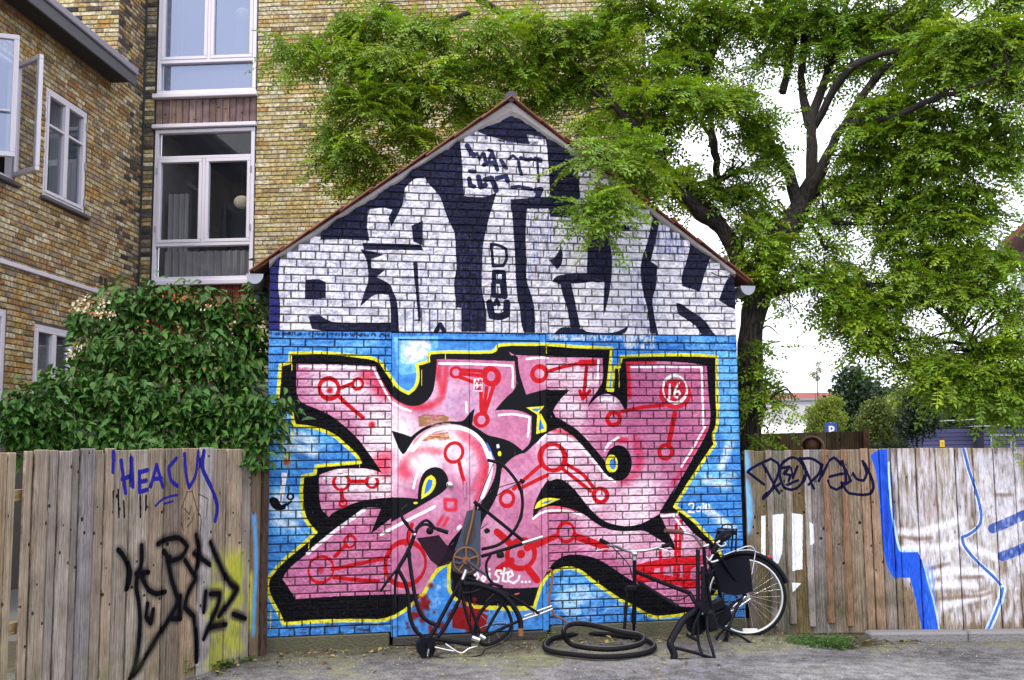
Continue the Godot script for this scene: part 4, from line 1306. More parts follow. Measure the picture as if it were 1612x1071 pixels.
func build_block() -> void:
	var b := thing("apartment_building", "yellow-brick apartment building with tall white-framed windows behind the garage", "building")
	b.position = Vector3(-2.103, 0, -7.511)
	b.rotation_degrees.y = -15.0
	var tf := Transform3D.IDENTITY
	var bay := Rect2(0.012, 3.2, 1.613, 7.1)
	var wall := part("rear_wall", mortar_sheet(tf, -0.6, 0.0, 7.55, 10.4, [bay], 0.12).mesh(), M.mortar, b)
	var soot := func(x: float, y: float) -> float: return 0.62 if x < 0.02 else (0.015)
	lay_bricks(wall, tf, 2.6, 10.34, 0.0667, free_spans(-0.155, 7.5, [bay]), brick_shade(0.06, soot), func(x, y): return x > 1.6 and x < 3.6 and y > 5.0, 130, M.brick, "monk")
	# lower bay window
	var wz := -0.045
	var g := Geo.new()
	frame_bars(g, 0.045, 4.155, 1.605, 6.50, 0.055, wz, 0.11)
	g.box(Vector3(0.825, 6.055, wz + 0.004), Vector3(1.45, 0.05, 0.11), Basis.IDENTITY, 0.006)
	g.box(Vector3(0.825, 4.705, wz + 0.004), Vector3(1.45, 0.05, 0.11), Basis.IDENTITY, 0.006)
	g.box(Vector3(0.825, 5.38, wz + 0.002), Vector3(0.05, 1.30, 0.11), Basis.IDENTITY, 0.006)
	var w := part("window", g.mesh(), M.white_paint, b)
	pane(w, "pane", 0.10, 6.08, 1.55, 6.445, wz - 0.01, M.dark_glass)
	pane(w, "pane", 0.10, 4.21, 1.55, 4.68, wz - 0.01, M.dark_glass)
	for s in [[0.102, 0.798], [0.852, 1.548]]:
		var sg := Geo.new()
		frame_bars(sg, s[0], 4.732, s[1], 6.028, 0.05, wz + 0.02, 0.09)
		part("casement", sg.mesh(), M.white_paint, w)
		pane(w, "pane", s[0] + 0.05, 4.782, s[1] - 0.05, 5.978, wz + 0.012, M.dark_glass)
	for hx in [0.088, 1.562]:
		for hy in [4.95, 5.85]:
			var hg := Geo.new()
			hg.tube(PackedVector3Array([Vector3(hx, hy - 0.045, wz + 0.065), Vector3(hx, hy + 0.045, wz + 0.065)]), 0.011, 0.011, 8)
			part("hinge", hg.mesh(), M.lead, w)
	var sl := Geo.new()
	sl.box(Vector3(0.82, 4.115, -0.01), Vector3(1.64, 0.075, 0.16), Basis.IDENTITY, 0.01)
	part("sill", sl.mesh(), M.white_paint, w)
	var cu := curtain_mesh(0.12, 1.54, 4.2, 4.66, -0.32, 9.0)
	part("curtain", cu.mesh(), M.curtain, w)
	part("curtain", curtain_mesh(0.12, 0.42, 4.66, 5.6, -0.42, 11.0).mesh(), M.curtain, w)
	# upper bay window
	g = Geo.new()
	frame_bars(g, 0.05, 7.065, 1.605, 9.6, 0.055, wz, 0.11)
	g.box(Vector3(0.828, 7.575, wz + 0.004), Vector3(1.45, 0.055, 0.11), Basis.IDENTITY, 0.006)
	g.box(Vector3(0.86, 8.57, wz + 0.002), Vector3(0.05, 1.95, 0.11), Basis.IDENTITY, 0.006)
	w = part("window", g.mesh(), M.white_paint, b)
	pane(w, "pane", 0.105, 7.12, 1.55, 7.55, wz - 0.01, M.glass)
	for s in [[0.107, 0.833], [0.887, 1.548]]:
		var sg := Geo.new()
		frame_bars(sg, s[0], 7.604, s[1], 9.54, 0.05, wz + 0.02, 0.09)
		part("casement", sg.mesh(), M.white_paint, w)
		pane(w, "pane", s[0] + 0.05, 7.654, s[1] - 0.05, 9.49, wz + 0.012, M.glass)
	sl = Geo.new()
	sl.box(Vector3(0.82, 7.025, -0.01), Vector3(1.64, 0.07, 0.16), Basis.IDENTITY, 0.01)
	part("sill", sl.mesh(), M.white_paint, w)
	part("curtain", curtain_mesh(0.12, 0.32, 7.1, 9.5, -0.3, 14.0).mesh(), M.curtain, w)
	# boarded panels between the windows
	var strip := Geo.new()
	strip.box(Vector3(0.82, 6.545, 0.0), Vector3(1.63, 0.06, 0.13), Basis.IDENTITY, 0.008)
	part("head_rail", strip.mesh(), M.white_paint, b)
	for pn in [[6.575, 6.99, 15, Color(0.25, 0.185, 0.18)], [3.22, 4.075, 15, Color(0.20, 0.06, 0.045)]]:
		var back := Geo.new()
		back.box(Vector3(0.82, (pn[0] + pn[1]) * 0.5, -0.09), Vector3(1.6, pn[1] - pn[0], 0.08))
		var panel := part("boarded_panel", back.mesh(), M.dark, b)
		var bw := 1.585 / float(pn[2])
		for k in pn[2]:
			var bd := Geo.new()
			var c: Color = pn[3]
			var t := rng.randf_range(0.7, 1.35)
			bd.tint = Color(c.r * t, c.g * t, c.b * t * rng.randf_range(0.9, 1.15))
			bd.box(Vector3(0.03 + bw * (k + 0.5), (pn[0] + pn[1]) * 0.5, -0.035 + rng.randf_range(-0.003, 0.003)), Vector3(bw - 0.009, pn[1] - pn[0] - 0.01, 0.03), Basis.IDENTITY, 0.004)
			bd.map(Vector3(rng.randf(), pn[0] + rng.randf() * 0.6, 0), Vector3.RIGHT, Vector3.UP, Vector2(bw * 1.3, 1.6))
			part("board", bd.mesh(), M.bare_wood, panel)
	room(b, Transform3D(Basis.IDENTITY, Vector3(0.82, 4.0, 0)), Vector3(1.62, 2.6, 3.2))
	room(b, Transform3D(Basis.IDENTITY, Vector3(0.82, 7.0, 0)), Vector3(1.62, 2.7, 3.2))
	for lp in [Vector3(1.25, 5.46, -0.5), Vector3(1.21, 8.52, -0.5)]:
		var lg := Geo.new()
		lg.ball(lp, Vector3(0.125, 0.105, 0.125), 10, 16)
		var lamp := part("lamp_shade", lg.mesh(), mat("paper_shade", lin(0.78, 0.70, 0.5), 0.8), b)
		var cd := Geo.new()
		cd.rod(lp + Vector3(0, 0.1, 0), lp + Vector3(0, 0.95, 0), 0.006, 6)
		part("cord", cd.mesh(), M.dark, lamp)

	var pipe := Geo.new()
	pipe.tube(V([-0.13, 3.0, 0.035, -0.13, 10.3, 0.035]), 0.011, 0.011, 8)
	part("cable_pipe", pipe.mesh(), M.dark, b)
	# --- the wing that comes forward on the left; x runs away from the camera along its face
	var n := thing("brick_wing", "brown-brick wing with open white casement windows left of the shrub", "building")
	n.position = b.position
	n.rotation = b.rotation
	var wt := Transform3D(Basis(Vector3(0, 0, -1), Vector3.UP, Vector3(1, 0, 0)), Vector3(-0.16, 0, 0))
	var holes := [Rect2(-2.80, 4.79, 1.09, 1.42), Rect2(-4.53, 4.79, 1.09, 1.46), Rect2(-2.86, 1.9, 0.98, 1.28), Rect2(-4.6, 1.6, 1.13, 1.66)]
	var face := part("side_wall", mortar_sheet(wt, -6.6, 0.0, 0.2, 7.095, holes, 0.10).mesh(), M.mortar, n)
	var nz := noise(61, 0.8, 3)
	var wsoot := func(x: float, y: float) -> float: return clampf((x + 1.0) * 1.2 + nz.get_noise_2d(x * 3.0, y * 2.0) * 1.2 - 0.45, 0.015, 0.6)
	lay_bricks(face, wt, 2.2, 7.07, 0.0667, free_spans(-6.55, -0.01, holes), brick_shade(0.7, wsoot), func(x, y): return x > -4.2 and x < -1.2 and y > 3.0, 260, M.brick, "english")
	var up := part("stair_wall", mortar_sheet(wt, -0.906, 7.09, 0.2, 10.4, [], 0.1).mesh(), M.mortar, n)
	lay_bricks(up, wt, 7.1, 10.36, 0.0667, free_spans(-0.9, -0.01, []), brick_shade(0.8, func(x, y): return 0.55), func(x, y): return false, 0, M.brick, "english")
	var ft := Transform3D(Basis.IDENTITY, Vector3(-0.16, 0, 0.906))
	var uf := part("stair_front", mortar_sheet(ft, -3.2, 7.0, 0.0, 10.4, [], 0.1).mesh(), M.mortar, n)
	lay_bricks(uf, ft, 7.1, 10.36, 0.0667, free_spans(-3.2, 0.0, []), brick_shade(0.2, func(x, y): return 0.12), func(x, y): return x > -1.4, 40, M.brick, "monk")
	var roof := Geo.new()
	roof.tint = Color(0.1, 0.1, 0.11)
	roof.box(Vector3(-2.0, 7.11, 3.9), Vector3(3.6, 0.06, 5.9))
	part("flat_roof", roof.mesh(), M.concrete, n)
	# eaves: dark soffit, board and pale capping
	var eg := Geo.new()
	eg.box(Vector3(0.015, 6.885, 3.9), Vector3(0.33, 0.03, 5.66))
	var eaves := part("eaves", eg.mesh(), M.dark, n)
	eg = Geo.new()
	eg.box(Vector3(0.185, 6.885, 3.9), Vector3(0.03, 0.15, 5.68), Basis.IDENTITY, 0.005)
	part("fascia", eg.mesh(), M.fascia, eaves)
	eg = Geo.new()
	eg.box(Vector3(0.03, 7.02, 3.9), Vector3(0.40, 0.10, 5.70), Basis.IDENTITY, 0.012)
	part("capping", eg.mesh(), M.cap, eaves)
	# string course and vents
	eg = Geo.new()
	eg.box(Vector3(-0.15, 3.80, 3.95), Vector3(0.05, 0.055, 5.3), Basis.IDENTITY, 0.006)
	part("string_course", eg.mesh(), M.white_paint, n)
	for t in [1.06, 1.2]:
		var vg := Geo.new()
		vg.box(Vector3(-0.153, 3.975, t), Vector3(0.03, 0.12, 0.06), Basis.IDENTITY, 0.006)
		part("vent", vg.mesh(), M.dark, n)
	# windows in wing coordinates
	var shut := func(hr: Rect2, halves: int, bar_y: float) -> MeshInstance3D:
		var fg := Geo.new()
		var z := -0.06
		frame_bars(fg, hr.position.x + 0.003, hr.position.y + 0.003, hr.end.x - 0.003, hr.end.y - 0.003, 0.05, z, 0.09)
		var win := part("window", fg.mesh(), M.white_paint, n)
		win.transform = wt
		var sillg := Geo.new()
		sillg.box(Vector3(hr.get_center().x, hr.position.y - 0.03, 0.015), Vector3(hr.size.x + 0.12, 0.05, 0.1), Basis.IDENTITY, 0.008)
		part("sill", sillg.mesh(), M.fascia, win)
		var inner := hr.grow(-0.055)
		var wd := inner.size.x / halves
		for k in halves:
			var x0 := inner.position.x + wd * k + 0.002
			var x1 := x0 + wd - 0.004
			var cg := Geo.new()
			frame_bars(cg, x0, inner.position.y, x1, inner.end.y, 0.045, z + 0.02, 0.075)
			if bar_y > 0.0: cg.box(Vector3((x0 + x1) * 0.5, bar_y, z + 0.02), Vector3(wd - 0.1, 0.03, 0.06), Basis.IDENTITY, 0.004)
			part("casement", cg.mesh(), M.white_paint, win)
			pane(win, "pane", x0 + 0.045, inner.position.y + 0.045, x1 - 0.045, inner.end.y - 0.045, z + 0.01, M.clear_glass)
		part("curtain", curtain_mesh(inner.position.x, inner.position.x + inner.size.x * 0.36, hr.position.y, hr.end.y, -0.3, 12.0).mesh(), M.curtain, win)
		part("curtain", curtain_mesh(inner.end.x - inner.size.x * 0.36, inner.end.x, hr.position.y, hr.end.y, -0.3, 12.0).mesh(), M.curtain, win)
		return win
	var w2: MeshInstance3D = shut.call(holes[0], 2, 5.74)
	for hy in [4.95, 5.45, 6.0]:
		var hg := Geo.new()
		hg.tube(PackedVector3Array([Vector3(-1.75, hy - 0.05, 0.005), Vector3(-1.75, hy + 0.05, 0.005)]), 0.013, 0.013, 8)
		part("hinge", hg.mesh(), M.lead, w2)
	shut.call(holes[2], 2, 0.0)
	shut.call(holes[3], 2, 0.0)
	# the open one
	var hr: Rect2 = holes[1]
	g = Geo.new()
	frame_bars(g, hr.position.x + 0.003, hr.position.y + 0.003, hr.end.x - 0.003, hr.end.y - 0.003, 0.05, -0.06, 0.09)
	var ow := part("open_window", g.mesh(), M.white_paint, n)
	ow.transform = wt
	g = Geo.new()
	g.box(Vector3(hr.get_center().x, hr.position.y - 0.03, 0.015), Vector3(hr.size.x + 0.12, 0.05, 0.1), Basis.IDENTITY, 0.008)
	part("sill", g.mesh(), M.fascia, ow)
	part("curtain", curtain_mesh(hr.position.x + 0.6, hr.end.x - 0.05, hr.position.y, hr.end.y, -0.3, 12.0).mesh(), M.curtain, ow)
	for lf in [[hr.end.x - 0.03, -1.0, 58.0], [hr.position.x + 0.03, 1.0, 66.0]]:
		var lg := Geo.new()
		frame_bars(lg, 0.0, hr.position.y + 0.05, 0.53, hr.end.y - 0.02, 0.055, 0.0, 0.055)
		if lf[1] > 0.0: lg.box(Vector3(0.40, 5.35, 0.04), Vector3(0.13, 0.02, 0.02), Basis.IDENTITY, 0.004)
		var leaf := part("casement", lg.mesh(), M.white_paint, ow)
		var gp := Geo.new()
		gp.flat(Vector3(0.265, hr.get_center().y + 0.015, 0.0), Vector3(0.212, 0, 0), Vector3(0, hr.size.y * 0.5 - 0.09, 0), Vector3(0, 0, 1))
		var gl := part("casement_pane", gp.mesh(), M.clear_glass if lf[1] < 0.0 else M.glass, ow)
		var a := deg_to_rad(lf[2])
		var dir := Vector3(lf[1] * cos(a), 0, sin(a))
		leaf.transform = Transform3D(Basis(dir, Vector3.UP, dir.cross(Vector3.UP)), Vector3(lf[0], 0, 0.0))
		gl.transform = leaf.transform
	for hh in holes:
		room(n, wt * Transform3D(Basis.IDENTITY, Vector3(hh.get_center().x, hh.position.y - 0.3, 0)), Vector3(1.25, 2.2, 2.4))

# ---------------------------------------------------------------- fences
func plank(s0: float, s1: float, y0: float, y1: float, z: float, th: float, org: Vector3, d: Vector3, out: Vector3, sheet: Vector2, sheet_y: float, col: Color, paint_on := true) -> Geo:
	var g := Geo.new()
	g.tint = col
	var w := s1 - s0
	var c := org + d * (s0 + s1) * 0.5 + Vector3.UP * (y0 + y1) * 0.5 + out * z
	var lean := rng.randf_range(-0.002, 0.002)
	g.box(c, Vector3(w, y1 - y0, th), Basis(Vector3.UP.cross(out), Vector3.UP, out) * Basis(Vector3(0, 0, 1), lean), 0.005)
	g.map(org + d * s0 + Vector3.UP * rng.randf() * -0.6, d, Vector3.UP, Vector2(maxf(w, 0.09) * 1.02, 2.4))
	if paint_on: g.map(org + Vector3.UP * sheet_y, d, Vector3.UP, sheet, true)
	else:
		for k in g.w.size(): g.w[k] = Vector2(0.995, 0.01)
	return g

func old_wood() -> Color:
	var c: Color = [Color(0.34, 0.285, 0.23), Color(0.29, 0.25, 0.215), Color(0.37, 0.335, 0.30), Color(0.30, 0.275, 0.265), Color(0.30, 0.235, 0.175), Color(0.35, 0.34, 0.37)][rng.randi() % 6]
	var t := rng.randf_range(0.85, 1.45)
	return Color(c.r * t, c.g * t * 0.985, c.b * t * 0.94)

func build_left_fence() -> void:
	var f := thing("plank_fence", "weathered plank fence with a black tag and lime spray, left of the garage", "fence")
	var org := Vector3(-0.024, 0, 0.115)
	var d := Vector3(-0.5443, 0, 0.8389)
	var out := Vector3(d.z, 0, -d.x)
	var at := [0.03, 0.151, 0.273, 0.463, 0.622, 0.775, 0.964, 1.144, 1.298, 1.481, 1.622, 1.707, 1.797, 1.92, 1.983, 2.09, 2.165, 2.281, 2.347]
	for k in at.size() - 1:
		var narrow: bool = at[k + 1] - at[k] < 0.095
		var g := plank(at[k] + 0.0045, at[k + 1] - 0.0045, -0.02 if not narrow else 0.01, 1.615 + rng.randf_range(-0.008, 0.008), 0.005 if k % 2 == 0 else -0.002, 0.022, org, d, out, LEFT_SHEET, -0.04, old_wood())
		part("plank", g.mesh(), M.left_plank if k % 3 else M.left_plank_b, f)
	for k in range(1, at.size() - 1):
		var g := plank(at[k] - 0.035, at[k] + 0.035, 0.0, 1.58, -0.026, 0.018, org, d, out, LEFT_SHEET, -0.04, Color(0.07, 0.055, 0.04), false)
		part("back_batten", g.mesh(), M.bare_wood, f)
	for s in [2.418, 2.48, 2.60]:
		var g := plank(s + 0.003, s + (0.058 if s < 2.45 else 0.115), -0.02, 1.60, 0.01 if s < 2.5 else -0.012, 0.024, org, d, out, LEFT_SHEET, -0.04, Color(0.42, 0.36, 0.26) if s < 2.45 else old_wood(), false)
		part("plank", g.mesh(), M.left_plank_b, f)
	for y in [0.578, 1.347]:
		var g := Geo.new()
		g.tint = Color(0.45, 0.34, 0.18)
		g.bar(org + d * 0.02 - out * 0.065 + Vector3.UP * y, org + d * 2.8 - out * 0.065 + Vector3.UP * y, 0.045, 0.07, Vector3.UP, 0.004)
		part("rail", g.mesh(), M.bare_wood, f)
	var pg := Geo.new()
	pg.tint = Color(0.11, 0.075, 0.06)
	pg.box(org + d * -0.012 + Vector3.UP * 0.79 + out * 0.0, Vector3(0.075, 1.64, 0.075), Basis(Vector3.UP.cross(out), Vector3.UP, out), 0.006)
	part("post", pg.mesh(), M.bare_wood, f)

func build_right_fence() -> void:
	var f := thing("plank_fence", "weathered plank fence with blue and white paint, right of the garage", "fence")
	var org := Vector3(4.125, 0, 0.03)
	var d := Vector3(cos(deg_to_rad(10.9)), 0, sin(deg_to_rad(10.9)))
	var out := Vector3(-d.z, 0, d.x)
	var battens := [[0.178, 0.233], [0.343, 0.399], [0.509, 0.564], [0.674, 0.729], [0.839, 0.894]]
	var at := [-0.003, 0.076, 0.205, 0.371, 0.536, 0.70, 0.866, 1.012]
	for k in at.size() - 1:
		var c := old_wood() * 0.72
		if k == 1 or k == 2 or k == 3: c = Color(c.r * 0.82, c.g * 0.84, c.b * 0.68)
		var g := plank(at[k] - 0.003, at[k + 1] + 0.003, -0.03, 1.556 + rng.randf_range(-0.006, 0.004), -0.014 - 0.004 * (k % 2), 0.022, org, d, out, RIGHT_SHEET, -0.1, c)
		part("plank", g.mesh(), M.right_plank if k % 2 else M.right_plank_b, f)
	for bt in battens:
		var c := old_wood()
		if bt[0] > 0.6: c = Color(0.32, 0.20, 0.135)
		var g := plank(bt[0], bt[1], 0.04 + rng.randf_range(-0.02, 0.02), 1.558, 0.012, 0.026, org, d, out, RIGHT_SHEET, -0.1, c)
		part("batten", g.mesh(), M.right_plank_b, f)
	var rest := [1.012, 1.091, 1.178, 1.28, 1.335, 1.5, 1.674, 1.847, 2.004, 2.185, 2.366, 2.54, 2.70, 2.87, 3.04, 3.22, 3.39, 3.56, 3.74, 3.91, 4.08, 4.25]
	for k in rest.size() - 1:
		var c := old_wood() * 0.95
		if k < 2: c = Color(0.40, 0.29, 0.21)
		var g := plank(rest[k] + 0.0045, rest[k + 1] - 0.0045, -0.06, 1.562 + rng.randf_range(-0.004, 0.004), 0.006 if k % 2 else 0.001, 0.024, org, d, out, RIGHT_SHEET, -0.1, c)
		part("plank", g.mesh(), M.right_plank if k % 2 else M.right_plank_b, f)
	for k in range(1, rest.size() - 1):
		var g := plank(rest[k] - 0.035, rest[k] + 0.035, 0.0, 1.53, -0.024, 0.018, org, d, out, RIGHT_SHEET, -0.1, Color(0.06, 0.05, 0.04), false)
		part("back_batten", g.mesh(), M.bare_wood, f)
	for y in [0.4, 1.2]:
		var g := Geo.new()
		g.tint = Color(0.2, 0.16, 0.12)
		g.bar(org - out * 0.06 + Vector3.UP * y, org + d * 4.25 - out * 0.06 + Vector3.UP * y, 0.045, 0.08)
		part("rail", g.mesh(), M.bare_wood, f)

# ---------------------------------------------------------------- the robinia beside the garage
func leaflet(g: Geo, p: Vector3, dir: Vector3, side: Vector3, ln: float, wd: float) -> void:
	var nn := side.cross(dir).normalized()
	var a := p
	var b := p + dir * ln * 0.45 + side * wd * 0.5 + nn * ln * 0.06
	var c := p + dir * ln - nn * ln * 0.10
	var e := p + dir * ln * 0.45 - side * wd * 0.5 + nn * ln * 0.06
	g.tri(a, b, c)
	g.tri(a, c, e)

func leaf_spray(r: RandomNumberGenerator, leaves: int) -> ArrayMesh:    # a twig with feathered leaves, growing along +x and drooping
	var g := Geo.new()
	g.tint = Color(0.10, 0.07, 0.04)
	var twig := PackedVector3Array()
	for k in 6: twig.append(Vector3(0.09 * k, -0.012 * k * k * 0.35, 0.02 * sin(k * 1.3)))
	g.tube(twig, 0.004, 0.002, 4)
	for k in leaves:
		var t := float(k + 0.6) / leaves
		var q := twig[mini(5, int(t * 5.0))].lerp(twig[mini(5, int(t * 5.0) + 1)], fmod(t * 5.0, 1.0))
		var sd := 1.0 if k % 2 == 0 else -1.0
		var yaw := sd * r.randf_range(0.5, 1.25)
		if k == leaves - 1: yaw = r.randf_range(-0.3, 0.3)
		var dir := Vector3(cos(yaw), r.randf_range(-0.35, 0.15), sin(yaw)).normalized()
		var ln := r.randf_range(0.17, 0.26)
		var pairs := 5
		var tone := r.randf_range(0.75, 1.3)
		g.tint = Color(0.17 * tone, 0.29 * tone, 0.018 * tone)
		var rs := dir.cross(Vector3.UP).normalized() * 0.002
		var re := q + dir * ln + Vector3.DOWN * 0.05
		var rm := q + dir * ln * 0.5 + Vector3.DOWN * 0.013
		g.quad(q - rs, rm - rs, rm + rs, q + rs)
		g.quad(rm - rs, re - rs, re + rs, rm + rs)
		for m in pairs:
			var u := (m + 1.0) / (pairs + 0.6)
			var p := q + dir * ln * u + Vector3.DOWN * 0.055 * u * u * ln / 0.2
			var side := dir.cross(Vector3.UP).normalized()
			for s in [-1.0, 1.0]:
				var ld: Vector3 = (side * s + dir * 0.35 + Vector3(r.randf_range(-0.2, 0.2), r.randf_range(-0.5, 0.12), r.randf_range(-0.2, 0.2))).normalized()
				leaflet(g, p, ld, (dir + Vector3(0, r.randf_range(-0.5, 0.5), 0)).normalized(), r.randf_range(0.044, 0.058), 0.031)
		leaflet(g, q + dir * ln + Vector3.DOWN * 0.05, (dir + Vector3.DOWN * 0.4).normalized(), dir.cross(Vector3.UP).normalized(), 0.052, 0.027)
	return g.mesh()

var limb_points := PackedVector3Array()

func limb(parent: Node3D, called: String, l: Array, sides := 8) -> void:     # x, y, z, radius rows
	var p := PackedVector3Array()
	var rr := PackedFloat32Array()
	for k in range(0, l.size(), 4):
		p.append(Vector3(l[k], l[k + 1], l[k + 2])); rr.append(l[k + 3])
	var c := curve(p, 4)
	if parent.name == &"robinia_tree": limb_points.append_array(c)
	for k in range(1, c.size() - 1): c[k] += Vector3(rng.randf_range(-1, 1), rng.randf_range(-1, 1), rng.randf_range(-1, 1)) * 0.012
	var g := Geo.new()
	g.tube(c, 1.0, 1.0, sides)
	var m := c.size()
	for k in m:
		var t := float(k) / 4.0
		var a := mini(int(t), rr.size() - 1)
		var r := lerpf(rr[a], rr[mini(a + 1, rr.size() - 1)], t - a)
		for s in sides:
			var id := k * sides + s
			g.v[id] = c[k] + g.n[id] * r * rng.randf_range(0.86, 1.14)
			g.u[id] = Vector2(float(s) / sides, k * 0.25)
	for e in range(m * sides, g.v.size()):
		var last := e >= m * sides + sides + 1
		g.v[e] = c[m - 1 if last else 0] + (g.v[e] - c[m - 1 if last else 0]) * (rr[rr.size() - 1] if last else rr[0])
	part(called, g.mesh(), M.bark, parent)

